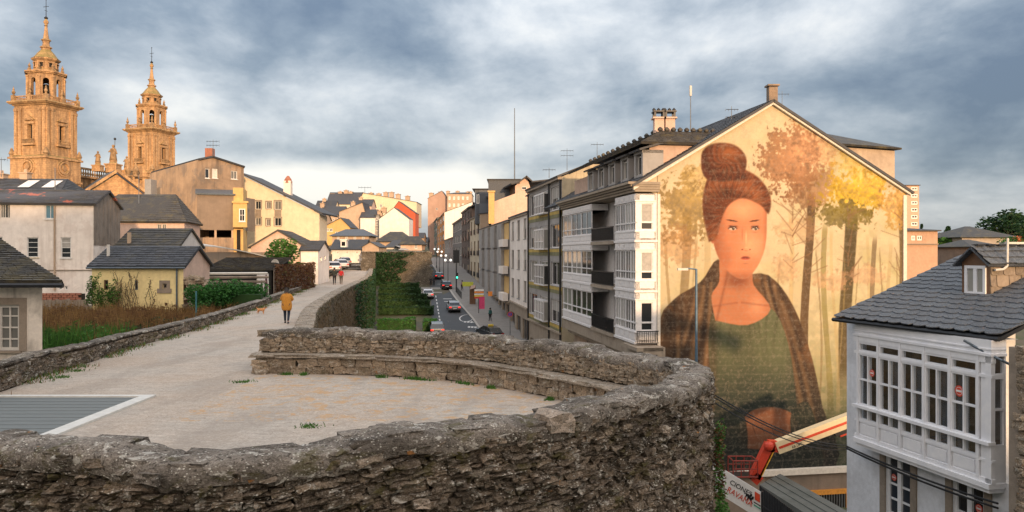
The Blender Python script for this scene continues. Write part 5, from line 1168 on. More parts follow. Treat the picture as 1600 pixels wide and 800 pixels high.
# verge boards, corner strips
def bar(mb, p, q, w_, h_, n_):   # sloping board on the wall
    mb.prism([p, q, q + Vector((0, 0, h_)), p + Vector((0, 0, h_))], n_ * w_)
mb = MB(); bar(mb, MW.pt(-1.6, zE - .12, 0), MW.pt(apex_s, zAp - .03, 0), .22, .30, MW.n); bar(mb, MW.pt(apex_s, zAp - .03, 0), MW.pt(L + .25, zE - .22, 0), .22, .30, MW.n); mb.build('verge_board', M['mural_trim'], T)
MB().boxf(MW.A, MW.u, MW.n, -.04, .14, -6.5, zE - .35, .0, .10).build('corner_strip', M['mural_trim'], T); MB().boxf(MW.A, MW.u, MW.n, L - .2, L + .04, zB, zE - .2, .0, .08).build('corner_strip', M['mural_trim'], T)
MB().boxf(MW.A, MW.u, MW.n, 3.5, L + .2, zB, zB + .35, -.2, .35).build('base_course', M['mural_trim'], T)
# roof
rf = MB(); up = Vector((0, 0, .32))
e0 = MW.pt(-1.75, zE - .12, .3) + up; e1 = MW.pt(L + .45, zE - .32, .3) + up; ap_ = MW.pt(apex_s, zAp - .03, .3) + up
slab(rf, [e0, ap_, ap_ + dirS * depthB, e0 + dirS * depthB], .16); slab(rf, [ap_, e1, e1 + dirS * depthB, ap_ + dirS * depthB], .16); rfo = rf.build('roof', M['roof'], T)
slates(e0 + dirS * depthB, e0, ap_, ap_ + dirS * depthB, .45, .5, M['roof'], rfo)
MB().box(MW.pt(apex_s + .55, zAp + .75, -1.0), (.55, .55, 1.1)).box(MW.pt(apex_s + .55, zAp + 1.4, -1.0), (.75, .75, .1)).build('chimney', M['brown_wall'], rfo)
# rear wing roof on the right slope
rwA = at(1302, 222, 58); rwB = at(1398, 232, 60)
ww = Wall(XY(1318, 56), XY(1398, 58)); mb = MB(); wall_mesh(mb, ww, 0, ww.len, 7, zat(233, 57)); w3 = Wall(ww.B, ww.B + dirS * 8); wall_mesh(mb, w3, 0, 8, 7, zat(233, 57)); mb.build('attic_wall', plaster('attic_render', (.50, .40, .30), (.2, .15, .12), .5), T)
mb = MB(); z0_ = zat(232, 57); hh = zat(212, 61); q = [ww.pt(-1.5, z0_, .4), ww.pt(ww.len + .3, z0_, .4), ww.pt(ww.len + .3, z0_, -8.3), ww.pt(-1.5, z0_, -8.3)]; a_ = ww.pt(-.5, hh, -4); b_ = ww.pt(ww.len * .35, hh, -4)
for pl in ((q[0], q[1], b_, a_), (q[1], q[2], b_), (q[2], q[3], a_, b_)): slab(mb, [p + Vector((0, 0, .15)) for p in pl], .15)
mb.build('attic_roof', M['roof_old'], T)
# street side: recessed main wall, galleries, balconies
GS = Wall(cF + dirS * 19.6, cF)                    # gallery plane, seen left (far) to right (near)
def gs(px): return GS.s_at(px)
def gz(px, py): p = GS.A + GS.u * gs(px); return zat(py, p.y)
zTop = gz(993, 297) - .1
floors = [(gz(975, 458), gz(975, 527)), (gz(975, 383), gz(975, 447)), (gz(975, 312), gz(975, 373))]
z_fl = [-5.35 + 0, ]; 
FL = [gz(975, 530), gz(975, 453), gz(975, 378), gz(975, 306)]     # floor levels bottom to top
zb0 = FL[0]
MS = Wall(GS.A + perp * 1.42, GS.B + perp * 1.42); mb = MB(); dops = []
balx = (gs(925), gs(960)); bays = [(gs(903), gs(924)), (gs(961), GS.len)]; bays[0] = (.2, bays[0][1])
for f in range(3):
    h = FL[f + 1] - FL[f]; c = (balx[0] + balx[1]) / 2; dops.append((c - 1.9, c - .2, FL[f] + .1, FL[f] + h * .78)); dops.append((c + .5, c + 1.5, FL[f] + .1, FL[f] + h * .82))
wall_mesh(mb, MS, 0, MS.len, zB, zTop, dops); bw = Wall(MS.A + dirS * .01 + perp * 15, MS.A); wall_mesh(mb, bw, 0, bw.len, zB, zTop); mb.build('street_wall', M['gallery_white'], T)
for k, r in enumerate(dops): window(MS, T, r, 2 if k % 2 == 0 else 1, 1, fm=M['gallery_white'], sill=False, blind=.35 if k % 3 == 0 else 0)
M['gold_curtain'] = glassmat('curtained_glass', (.05, .05, .05), .06, (.30, .30, .28))
def gallery(a0, a1, cols, z0, z1, endw=None):
    """glazed bay of one storey: spandrel panels, three bands of panes"""
    mb = MB(); dep = 1.3; h = z1 - z0
    mb.boxf(GS.A, GS.u, GS.n, a0, a1, z0, z0 + h * .20, -dep, 0); mb.boxf(GS.A, GS.u, GS.n, a0, a1, z1 - h * .16, z1, -dep, 0)
    mb.boxf(GS.A, GS.u, GS.n, a0 - .06, a1 + .06, z0 - .05, z0 + .09, -dep, .08); mb.boxf(GS.A, GS.u, GS.n, a0 - .04, a1 + .04, z0 + h * .2, z0 + h * .2 + .07, -dep, .05); mb.boxf(GS.A, GS.u, GS.n, a0 - .05, a1 + .05, z1 - h * .16, z1 - h * .16 + .06, -dep, .05)
    cw_ = (a1 - a0) / cols
    for k in range(cols): mb.boxf(GS.A, GS.u, GS.n, a0 + k * cw_ + .12, a0 + (k + 1) * cw_ - .12, z0 + .22, z0 + h * .2 - .06, 0, .035); mb.boxf(GS.A, GS.u, GS.n, a0 + k * cw_ + .12, a0 + (k + 1) * cw_ - .12, z1 - h * .12, z1 - .1, 0, .035)
    mb.build('gallery', M['gallery_white'], T)
    for k in range(cols): window(GS, T, (a0 + k * cw_ + .03, a0 + (k + 1) * cw_ - .03, z0 + h * .2 + .07, z1 - h * .16), 2, 3 if False else 1, fm=M['gallery_white'], gm=M['gold_curtain'], sill=False, reveal=.10, fw=.09, bw=.08)
    mb = MB()
    mb.boxf(GS.A, GS.u, GS.n, a0, a1, z0 + h * .38, z0 + h * .38 + .08, -.12, .0); mb.build('transom', M['gallery_white'], T)
for f in range(3):
    z0_, z1_ = FL[f], FL[f + 1] - .02
    for (a0, a1), c in zip(bays, (3, 4)): gallery(a0, a1, c, z0_, z1_)
    # the corner return facing the viewer
    RWl = Wall(GS.B, GS.B + perp * 1.36); h = z1_ - z0_; r = (.34, 1.12, z0_ + h * .24, z1_ - h * .2)
    mb = MB(); wall_mesh(mb, RWl, 0, 1.36, z0_, z1_, [r], .12); mb.boxf(RWl.A, RWl.u, RWl.n, -.05, 1.4, z0_ - .04, z0_ + .09, 0, .07); mb.boxf(RWl.A, RWl.u, RWl.n, .25, 1.2, z1_ - h * .14, z1_ - .08, 0, .03); mb.boxf(RWl.A, RWl.u, RWl.n, .25, 1.2, z0_ + .2, z0_ + h * .2, 0, .03); mb.build('corner_panel', M['gallery_white'], T)
    window(RWl, T, r, 1, 1, fm=M['gallery_white'], reveal=.12, fw=.07, blind=.72 if f > 0 else .0, sill=False, gm=M['glass_dark']); MB().boxf(RWl.A, RWl.u, RWl.n, r[0], r[1], r[2] + (r[3] - r[2]) * .26, r[2] + (r[3] - r[2]) * .3 + .03, -.09, -.01).build('transom', M['gallery_white'], T)
    # balcony slab and railing
    mb = MB(); a0, a1 = balx; mb.boxf(GS.A, GS.u, GS.n, a0 + .02, a1 - .02, z0_ - .12, z0_ + .10, -1.42, .12); mb.build('balcony_slab', M['stone_base'], T)
    mb = MB(); mb.boxf(GS.A, GS.u, GS.n, a0 + .05, a1 - .05, z0_ + 1.02, z0_ + 1.1, .02, .09); mb.boxf(GS.A, GS.u, GS.n, a0 + .05, a1 - .05, z0_ + .15, z0_ + .2, .03, .07)
    nb = int((a1 - a0) / .13)
    for k in range(nb + 1): a = a0 + .06 + (a1 - a0 - .12) * k / nb; mb.boxf(GS.A, GS.u, GS.n, a - .015, a + .015, z0_ + .15, z0_ + 1.04, .035, .065)
    mb.build('balcony_railing', M['dark_metal'], T)
mb = MB(); mb.boxf(GS.A, GS.u, GS.n, gs(993) - 1.5, GS.len + 1.3, FL[0] - .35, FL[0] - .12, -1.3, .35); mb.boxf(GS.A, GS.u, GS.n, 0, GS.len + 1.3, FL[0] - .9, FL[0] - .13, -1.42, -.05); mb.boxf(GS.A, GS.u, GS.n, .1, GS.len + .1, FL[0] - 1.3, FL[0] - .9, -1.42, -.5); mb.build('base_cornice', M['stone_base'], T)
MB().boxf(GS.A, GS.u, GS.n, .2, GS.len - .2, zB, FL[0] - .9, -1.42, -1.0).build('ground_floor', M['brown_wall'], T)
rl = MB()
for k in range(12): rl.boxf(RWl.A, RWl.u, RWl.n, .0 + k * .118, .03 + k * .118, FL[0] + .02, FL[0] + .75, .28, .31)
rl.boxf(RWl.A, RWl.u, RWl.n, -.02, 1.36, FL[0] + .72, FL[0] + .78, .26, .33); rl.boxf(RWl.A, RWl.u, RWl.n, -.02, 1.36, FL[0] + .0, FL[0] + .06, .26, .33); rl.build('corner_railing', M['dark_metal'], T)
# cornice under the eave
mb = MB()
for k, (pz, pr) in enumerate(((0, .10), (.16, .22), (.31, .38), (.45, .55))): mb.boxf(GS.A, GS.u, GS.n, -.2, GS.len + .12 + pr * .3, zTop + pz, zTop + pz + .15, -1.5, pr)
mb.build('eaves_cornice', M['stone_base'], T)
# mansard attic with five dormer windows
at0 = Wall(GS.A + perp * .8, GS.B + perp * .8); zA0 = zTop + .62; zA1 = gz(985, 232)
ax = [(at0.s_at(x) - .55, at0.s_at(x) + .55) for x in (925.5, 942, 959, 979, 1001)]; zA1 = zat(238, 49)
mb = MB(); aw = [(p, q, zA0 + .55, zA0 + 1.75) for p, q in ax]
pw = Wall(at0.B - dirS * -.9, at0.B + dirS * .9 + perp * 5.2)
for (p, q, za, zb_) in aw:
    mb = MB(); mb.boxf(at0.A, at0.u, at0.n, p - .28, p, za - .5, zb_ + .3, -1.2, .15); mb.boxf(at0.A, at0.u, at0.n, q, q + .28, za - .5, zb_ + .3, -1.2, .15); mb.boxf(at0.A, at0.u, at0.n, p - .28, q + .28, zb_ + .1, zb_ + .3, -1.2, .18); mb.boxf(at0.A, at0.u, at0.n, p, q, za - .5, za, -1.2, .12); mb.build('dormer', M['grey_wall'], T)
for r in aw: window(at0, T, r, 1, 1, reveal=.10, fm=M['offwhite_paint'], sill=False)
for (p, q, za, zb_) in aw: mb = MB(); slab(mb, [at0.pt(p - .5, zb_ + .34, .45), at0.pt(q + .5, zb_ + .34, .45), at0.pt(q + .5, zb_ + .95, -1.6), at0.pt(p - .5, zb_ + .95, -1.6)], .12); mb.build('dormer_roof', M['roof'], T)
n_d = Wall(at0.B + dirS * .6, at0.B + dirS * .6 + perp * 5.5); zP = zat(227, 49)
mb = MB(); wall_mesh(mb, at0, 0, at0.len - .6, zA0 - .5, zat(243, 49), aw, .1, -.3); wall_mesh(mb, n_d, .3, n_d.len, 7, zP); mb.build('attic_wall', plaster('pinkish_render', (.50, .36, .28), (.2, .15, .12), .5, .6), T)
mb = MB(); q0 = n_d.pt(-.35, zP, .3); q1 = n_d.pt(n_d.len + 1.2, zP, .3); rr0 = n_d.pt(1.6, zP + 1.0, -1.6); rr1 = n_d.pt(n_d.len + 1.5, zP + 1.0, -1.6)
slab(mb, [q0, q1, rr1, rr0], .14); slab(mb, [q0 + dirS * 19, q0, rr0, rr0 + dirS * 17.5], .14); slab(mb, [rr0, rr1, rr1 + dirS * 17.5, rr0 + dirS * 17.5], .14); amr = mb.build('attic_roof', M['roof_old'], T)
slates(q0 + dirS * 19, q0, rr0, rr0 + dirS * 17.5, .3, .4, M['roof_old'], amr); slates(q0, q1, rr1, rr0, .25, .35, M['roof_old'], amr)
for k in range(26): MB().lathe(rr0.lerp(rr1, k / 12) + Vector((0, 0, .02)) if k < 13 else rr0 + dirS * ((k - 12) * 1.3), [(.16, 0), (.18, .12), (.06, .24)], 6).build('ridge_tile', M['roof_old'], T)
for px in (1029, 1046):
    c = at(px, 200, 50.5); mb = MB().box(c - Vector((0, 0, .15)), (.62, .62, 1.5)); mb.box(c + Vector((0, 0, .62)), (.85, .85, .1)); mb.build('chimney', M['pink_wall'], T)
    mb = MB().box(c + Vector((0, 0, 1.05)), (.8, .8, .08))
    for x in (-.28, .28):
        for y in (-.28, .28): mb.box(c + Vector((x, y, .85)), (.12, .12, .4))
    for x in (-.3, 0, .3): mb.lathe(c + Vector((x, 0, 1.1)), [(.09, 0), (.12, .12), (.03, .22)], 6)
    mb.build('chimney_cap', M['dark_metal'], T)

# generic street block
def street_block(name, label, pxF, pxN, V, K, yTn, yBn, cols, rows, wm, ww=.5, wh=.6, roofm=None, over=.3, side=8.0, sidem=None, zroof=None, fm=None, balc=None, style='plain', group=None, ybn=None, gf=3.6, pxref=None, blindp=.2, roof_rise=2.2, gm=None, bands=None, floor_h=None, back=None):
    A, B_ = line_at(pxF, V, K), line_at(pxN, V, K); Wf = Wall(A, B_); zt = zat(yTn, B_.y); zg = min(zstreet(B_.y), zstreet(A.y)) - .3; zb = zat(yBn, B_.y) if yBn else zg + gf
    T = thing(name, label, 'apartment building', Vector((B_.x, B_.y, zg)), group); pd_ = Vector((-Wf.n.x, -Wf.n.y, 0)); n_ = rows; h = (zt - zb) / rows; cw_ = Wf.len / cols; ops = []
    for r in range(rows):
        for c in range(cols): ops.append((cw_ * (c + .5 - ww / 2), cw_ * (c + .5 + ww / 2), zb + h * (r + .5 - wh / 2), zb + h * (r + .5 + wh / 2)))
    mb = MB(); wall_mesh(mb, Wf, 0, Wf.len, zb, zt, ops, .18); mb.build('facade', wm, T)
    mb = MB(); sN = Wall(B_, B_ + pd_ * side); wall_mesh(mb, sN, 0, side, zg, zt); sF = Wall(A + pd_ * side, A); wall_mesh(mb, sF, 0, side, zg, zt)
    mb.poly([sN.pt(0, zt), sN.pt(side, zt), sN.pt(side, zt + roof_rise)]); mb.build('side_wall', sidem or wm, T)
    for k, r in enumerate(ops): window(Wf, T, r, 2, 1, fm=fm or M['offwhite_paint'], reveal=.18, sill=True, fw=.08, blind=(.5 if random.random() < blindp else 0), gm=gm)
    # ground floor: shop fronts
    gops = []; ns = max(2, int(Wf.len / 4.2)); sw_ = Wf.len / ns
    zs0 = zg + .4
    for k in range(ns): gops.append((sw_ * (k + .15), sw_ * (k + .85), zs0 + .1, min(zb - .5, zs0 + 3)))
    gops = [g for g in gops if g[3] - g[2] > .8]
    mb = MB(); wall_mesh(mb, Wf, 0, Wf.len, zg, zb, gops, .3); mb.boxf(Wf.A, Wf.u, Wf.n, 0, Wf.len, zb - .2, zb, 0, .25); mb.build('ground_floor', M['stone_base'], T)
    for k, r in enumerate(gops): window(Wf, T, r, 2, 1, fm=M['grey_metal'], gm=M['glass_dark'], reveal=.3, sill=False, name='shop_front')
    rf = MB(); a_, b_ = Wf.pt(-.1, zt + .1, over), Wf.pt(Wf.len + .1, zt + .1, over); rise = Vector((0, 0, roof_rise)); slab(rf, [a_, b_, b_ + pd_ * (side + over) + rise, a_ + pd_ * (side + over) + rise], .18)
    slab(rf, [a_ + pd_ * (side + over) + rise, b_ + pd_ * (side + over) + rise, b_ + pd_ * (2 * side), a_ + pd_ * (2 * side)], .18); rf.build('roof', roofm or M['roof'], T)
    MB().boxf(Wf.A, Wf.u, Wf.n, 0, Wf.len, zt - .25, zt + .02, .0, over * .8).build('eaves', M['stone_base'], T)
    if style == 'french':
        for r in range(rows):
            for c in range(cols):
                o = ops[r * cols + c]; mb = MB(); mb.boxf(Wf.A, Wf.u, Wf.n, o[0] - .1, o[1] + .1, o[2] - .05, o[2] + .9, .1, .22); mb.build('balcony', M['dark_metal'], T)
    if balc:
        for (c0, c1, mt) in balc:
            for r in range(rows):
                z0_ = zb + h * r; mb = MB(); mb.boxf(Wf.A, Wf.u, Wf.n, cw_ * c0, cw_ * c1, z0_ + .1, z0_ + 1.15, .15, .9); mb.build('balcony', mt, T)
    if bands:
        for r in range(rows + 1):
            z0_ = zb + h * r
            for q, (o0, o1, mt) in enumerate(bands):
                if z0_ + o1 > zt: continue
                MB().boxf(Wf.A, Wf.u, Wf.n, 0, Wf.len, z0_ + o0, z0_ + o1, .0, .03 + .01 * q).build('band', mt, T)
    return T, Wf, zt, zb, h
# ------------------------------------------------------------------ street, kerb, blocks
def dstreet(py):
    lo_, hi_ = 20.0, 900.0
    for _ in range(50):
        md = (lo_ + hi_) / 2; y = HY + (CAMZ - zstreet(md)) / md * F
        if y > py: lo_ = md
        else: hi_ = md
    return lo_
def sp(px, py): d = dstreet(py); return XY(px, d)
kr = [sp(748.5, 515), sp(727, 487), sp(705, 459), sp(692, 440), sp(681, 424), sp(673, 411), sp(664, 402)]
near = [kr[0] + Vector((-(VS - 800) / F * 30 * 1.0, -30, 0)) + Vector((0, -30, 0)) * 0, kr[0] + Vector((5 + 6, -75, 0))]
KR = smooth_path([(kr[0].x + 12.5, 25), (kr[0].x + 5.5, 62)] + [(p.x, p.y) for p in kr], 5)
kl = [sp(677, 515), sp(675, 484), sp(672, 456), sp(672, 436), sp(667.5, 418), sp(662, 404)]
KL = smooth_path([(kl[0].x + 12, 25), (kl[0].x + 5.5, 62)] + [(p.x, p.y) for p in kl], 5)
def rib3(mb, A, B, dz):
    n = 40; pa, pb = Path(A), Path(B)
    for i in range(n):
        a0, _ = pa.get(pa.len * (i / n) ** 1.5); a1, _ = pa.get(pa.len * ((i + 1) / n) ** 1.5); b0, _ = pb.get(pb.len * (i / n) ** 1.5); b1, _ = pb.get(pb.len * ((i + 1) / n) ** 1.5)
        mb.quad((a0.x, a0.y, zstreet(a0.y) + dz), (b0.x, b0.y, zstreet(b0.y) + dz), (b1.x, b1.y, zstreet(b1.y) + dz), (a1.x, a1.y, zstreet(a1.y) + dz))
m, t, b = newmat('asphalt'); n = t.noise(t.pos, .4, 6, .6); n2 = t.noise(t.pos, 14, 5, .7); t.put(b.inputs['Base Color'], t.mix(n, (.035, .042, .05), (.07, .078, .088))); b.inputs['Roughness'].default_value = .8; t.put(b.inputs['Normal'], t.bump(n2, .4, .02)); M['asphalt'] = m
M['pavement'] = plaster('pavement', (.24, .23, .22), (.12, .12, .11), .5, 1.0, .2)
mb = MB(); rib3(mb, KL, KR, .004); structure(mb.build('road', M['asphalt']))['label'] = 'dark asphalt one-way street climbing away below the wall'
KF = offset_path(KR, 7.5); mb = MB(); rib3(mb, KR, KF, .13); pk = Path(KR)
for i in range(40):
    a0, _ = pk.get(pk.len * i / 40); a1, _ = pk.get(pk.len * (i + 1) / 40); mb.quad((a0.x, a0.y, zstreet(a0.y)), (a1.x, a1.y, zstreet(a1.y)), (a1.x, a1.y, zstreet(a1.y) + .13), (a0.x, a0.y, zstreet(a0.y) + .13))
structure(mb.build('pavement', M['pavement']))['label'] = 'grey pavement with raised kerb in front of the street houses'
kb = MB(); rib3(kb, KR, offset_path(KR, .3), .138); structure(kb.build('kerb', flat('kerb_stone', (.36, .35, .33), .8)))['label'] = 'pale kerb stones edging the pavement'
pl = MB(); a_ = [sp(648, 449), sp(694, 449), sp(690, 458), sp(652, 458)]; pl.poly([(p.x, p.y, zstreet(p.y) + .009) for p in a_][::-1]); structure(pl.build('crossing_square', M['pavement']))['label'] = 'pale paved patch at the foot of the far bastion'
# markings
M['road_paint'] = flat('road_paint', (.55, .56, .56), .6, var=.15)
mk = MB()
def mline(p, q, w_):
    d = (q - p).normalized(); n_ = Vector((d.y, -d.x, 0)) * w_ / 2; mk.poly([(v_.x, v_.y, zstreet(v_.y) + .012) for v_ in (p - n_, q - n_, q + n_, p + n_)])
for k in range(9):
    y0 = 462 + k * 5.2; mline(sp(680.5 + (y0 - 460) * .165, y0), sp(680.5 + (y0 + 3 - 460) * .165, y0 + 3), .16)
for (x, y) in ((733, 503), (739, 511)):
    for k in range(5): p = sp(x - 8 + k * 5, y + k * .2); mline(p, p + Vector((.32, 0, 0)), .9)
c = sp(729, 497)
for k in range(20):
    a0, a1 = 2 * pi * k / 20, 2 * pi * (k + 1) / 20; mline(c + Vector((cos(a0) * .95, sin(a0) * 2.6, 0)), c + Vector((cos(a1) * .95, sin(a1) * 2.6, 0)), .16)
for (x, y) in ((699, 467), (701, 471), (688, 444)): p = sp(x, y); mline(p - Vector((.7, 0, 0)), p + Vector((.7, 0, 0)), .5)
o = mk.build('road_markings', M['road_paint']); structure(o); o['label'] = 'white painted lines and speed circle on the asphalt'
# blocks
V2, K2 = 600.0, 20016.0
M['olive_band'] = flat('olive_band', (.17, .17, .09), .8, var=.25, vs=1); M['ochre_band'] = flat('ochre_band', (.42, .31, .08), .8, var=.2, vs=1)
T, Wf, zt, zb, h = street_block('banded_apartment_house', 'grey-green apartment house with olive and ochre bands and white glazed bays', 826.5, 878, V2, K2, 276, 520, 3, 4, M['grey_wall'], .72, .62, side=8, sidem=plaster('tan_party_wall', (.50, .43, .30), (.16, .14, .11), .8, .3, .3, streak=1.0), over=.5, gf=4, roof_rise=3.4, fm=M['gallery_white'], gm=M['gold_curtain'], bands=[(-.1, .25, M['olive_band']), (.25, .55, M['ochre_band'])], blindp=.3)
for r in range(4):
    z0_ = zb + h * r + .6; mb = MB(); a0, a1 = Wf.len * .36, Wf.len * .66; mb.boxf(Wf.A, Wf.u, Wf.n, a0, a1, z0_ - .1, z0_ + .05, 0, .6); mb.boxf(Wf.A, Wf.u, Wf.n, a0, a1, z0_ + 1.9, z0_ + 2.05, 0, .6)
    for k in range(7): a = a0 + (a1 - a0) * k / 6; mb.boxf(Wf.A, Wf.u, Wf.n, max(a0, a - .06), min(a1, a + .06), z0_, z0_ + 1.95, .52, .6)
    mb.boxf(Wf.A, Wf.u, Wf.n, a0, a1, z0_ + .7, z0_ + .78, .52, .6); by = mb.build('bay', M['gallery_white'], T)
    MB().boxf(Wf.A, Wf.u, Wf.n, a0 + .02, a1 - .02, z0_ + .05, z0_ + 1.9, 0, .54).build('pane', M['gold_curtain'], by)
for a in (.02, Wf.len * .985, Wf.len * .68): pipe(T, [Wf.pt(a, zb - 3, .12), Wf.pt(a, zt + .2, .12)], .09, M['dark_metal'])
Kb = (826 - 640) * (K2 / (826.5 - 600)); V3 = 640.0
T, Wf, zt, zb, h = street_block('white_shuttered_house', 'narrow white street house with grey shuttered windows and slate attic', 797, 825.8, V3, Kb, 331, 482, 3, 3, M['bright_white'], .42, .66, side=8, sidem=M['tan_wall'], roof_rise=.6, gm=M['glass'], fm=M['grey_wall'], blindp=.4)
at_w = Wall(Wf.A - Wf.n * 1.6, Wf.B - Wf.n * 1.6 - Wf.u * 1.0); mb = MB(); ops = [(at_w.len * q - .7, at_w.len * q + .7, zt + .9, zt + 2.1) for q in (.55, .72, .88)]
wall_mesh(mb, at_w, at_w.len * .4, at_w.len, zt, zt + 2.5, ops); s2 = Wall(at_w.B, at_w.B - at_w.n * 5); wall_mesh(mb, s2, 0, 5, zt, zt + 2.5); mb.build('attic', M['grey_wall'], T)
for r in ops: window(at_w, T, r, 2, 1, sill=False)
mb = MB(); slab(mb, [at_w.pt(at_w.len * .38, zt + 2.65, .4), at_w.pt(at_w.len + .3, zt + 2.65, .4), at_w.pt(at_w.len + .3, zt + 3.3, -5), at_w.pt(at_w.len * .38, zt + 3.3, -5)], .15); mb.build('attic_roof', M['roof'], T)
T, Wf, zt, zb, h = street_block('grey_clad_block', 'grey clad apartment block with ochre backed balconies at its near end', 750.5, 796.5, V3, Kb, 344, 472, 7, 3, M['grey_wall'], .5, .5, side=9, roof_rise=.8, fm=M['grey_metal'], balc=[(6.1, 6.9, M['bright_white'])], blindp=.5)
for r in range(3):
    MB().boxf(Wf.A, Wf.u, Wf.n, Wf.len * .87, Wf.len * .985, zb + h * r + 1.1, zb + h * r + h - .3, 0, .06).build('balcony_back', M['ochre_wall'], T)
    for q in (.06, .3, .52, .74): MB().boxf(Wf.A, Wf.u, Wf.n, Wf.len * q, Wf.len * (q + .13), zb + h * r + .1, zb + h * r + h - .25, 0, .5).build('projecting_bay', M['grey_wall'], T)
# pinkish house with brown attic gallery behind these
pA = Wall(XY(757, 118), XY(818, 104)); T = thing('pink_gabled_house', 'pinkish stained party wall under a brown timber attic gallery, rising behind the grey block', 'house', at(790, 345, 108)); 
pf = Wall(XY(769, 129), XY(806, 129)); mb = MB(); mb.poly([pf.pt(0, 0), pf.pt(pf.len, 0), pf.pt(pf.len, zat(302, 129)), pf.pt(0, zat(316, 129))]); mb.build('wall', M['pink_wall'], T)
MB().boxf(pf.A, pf.u, pf.n, -.2, pf.len, 0, zat(316, 129), -9, -.05).build('house_body', M['tan_wall'], T)
gb = Wall(XY(805, 129.5), XY(829, 129.5)); mb = MB(); mb.poly([gb.pt(0, 2), gb.pt(gb.len, 2), gb.pt(gb.len, zat(294, 129)), gb.pt(gb.len * .75, zat(276, 129)), gb.pt(0, zat(290, 129))]); mb.build('gable', M['pink_wall'], T); window(gb, T, (gb.len * .42, gb.len * .75, zat(296, 129), zat(291.5, 129)), 1, 1, reveal=-.05, sill=False)
for k in range(22):
    q = k / 22; x0 = 737 + 68 * q; dd = 172 - 42 * q; yT = 326 - 38 * q; w_ = Wall(XY(x0, dd), XY(x0 + 3, dd - 1.7)); MB().boxf(w_.A, w_.u, w_.n, .02, w_.len - .03, zat(yT + 13, dd), zat(yT, dd), -.2, .03 * (k % 2)).build('board', M['brown_wood'], T)
mb = MB(); p0, p1 = at(736, 325, 172), at(806, 286, 129); slab(mb, [p0 + Vector((-1, 0, 0)), p1 + Vector((-.8, 0, 0)), p1 + Vector((8, 3, 1.2)), p0 + Vector((8, 3, 1.2))], .25); p2 = at(806, 286, 128.5); p3 = at(823, 274, 128.5); p4 = at(832, 282, 128.5); y_ = Vector((0, 13, 0)); slab(mb, [p2, p3, p3 + y_, p2 + y_], .2); slab(mb, [p3, p4, p4 + y_, p3 + y_], .2); mb.build('roof', M['roof'], T)
c = at(768, 325, 127); MB().box(c, (.95 * 1.0, 1.0, 5.2)).box(c + Vector((0, 0, 2.7)), (1.25, 1.3, .25)).build('chimney', M['ochre_wall'], T)
# mansard blocks in the back
def boxhouse(name, label, x0, x1, d, y0, y1, wm, rm, dep=8, **k): return far(name, label, x0, x1, d, y0, y0 - .5, y1, wm, rm, 'flat', dep=dep, **k)
boxhouse('slate_penthouse', 'grey slate clad penthouse with flat roof left of the tall thin antenna', 763, 812, 135, 281, 345, M['roof_blue'], M['roof'], chim=[(773, 287, 2.6, .9)])
boxhouse('slate_mansard', 'lower dark slate mansard storey left of the slate penthouse', 742, 770, 150, 296, 345, M['roof_blue'], M['roof'], over=.5, wins=[(744, 303, 749, 318, {})])
T, Wf, zt, zb, h = street_block('yellow_street_house', 'pale yellow street house with tall narrow windows and small balconies', 730, 750.3, V3, Kb, 334, 440, 4, 3, M['beige_wall'], .38, .66, side=12, sidem=M['tan_wall'], style='french', roof_rise=1.0, fm=M['brown_wood'], gm=M['glass_dark'])
T, Wf, zt, zb, h = street_block('dark_timber_house', 'narrow dark brown street house with timber balconies', 721.5, 734.5, V3, Kb, 323, 437, 3, 4, plaster('dark_brown_render', (.12, .095, .08), (.05, .04, .04), .5), .5, .6, side=12, style='french', roof_rise=1.5, fm=M['grey_wall'])
T, Wf, zt, zb, h = street_block('grey_glazed_house', 'grey street house with rows of white glazed galleries', 707.5, 721.5, V3, Kb, 341, 424, 5, 4, plaster('bluish_grey', (.17, .18, .18), (.1, .1, .1), .4), .6, .62, side=12, roof_rise=1.0, fm=M['white_paint'])
T, Wf, zt, zb, h = street_block('low_street_house', 'low bluish street house with tan side wall', 694.5, 707.5, V3, Kb, 371, 412, 4, 2, M['grey_wall'], .5, .6, side=12, sidem=M['tan_wall'], roof_rise=1.5)
T, Wf, zt, zb, h = street_block('orange_street_house', 'orange street house with white glazed balconies and big white side wall', 683.5, 694.5, V3, Kb, 332, 408, 3, 5, plaster('orange_wall', (.62, .27, .08), (.4, .2, .1), .3), .6, .6, side=11, sidem=M['bright_white'], roof_rise=4.3, fm=M['white_paint'])
T, Wf, zt, zb, h = street_block('green_street_house', 'dark greenish street house at the narrow far end', 671.5, 683.5, V3, Kb, 340, 402, 4, 5, plaster('greenish', (.13, .15, .12), (.1, .1, .1), .4), .6, .6, side=10, roof_rise=1.5)
far('pinkish_block', 'tall pinkish apartment block closing the far end of the street', 668.5, 699, 430, 310, 300.5, 400, plaster('mottled_brick', (.46, .31, .25), (.3, .2, .16), .6, .06, patch=(.36, .22, .18), patch_amt=.8), M['roof'], 'gable_front', rt=.72, dep=20, chim=[(674, 302, 3.5, 2.5), (689, 300, 3.5, 2.5)], wins=[(681, 306, 684, 309, {}), (681, 325, 684, 328, {})])
far('windowed_block', 'right-hand windowed wing of the far apartment block with four chimneys', 699, 737, 425, 303, 301, 400, M['tan_wall'], M['roof'], 'hip', dep=20, chim=[(700, 299, 3.5, 2), (715, 299, 3.5, 2), (731, 300, 3.5, 2), (735, 300, 3.5, 2)], wins=grid(699, 734, 5, (307, 318, 329), 3, 5), wkw=dict(fw=.3, bw=.25, sill=False))
far('end_house', 'dark distant house where the street disappears', 655, 671, 500, 377, 371, 400, M['grey_wall'], M['roof'], 'gable')
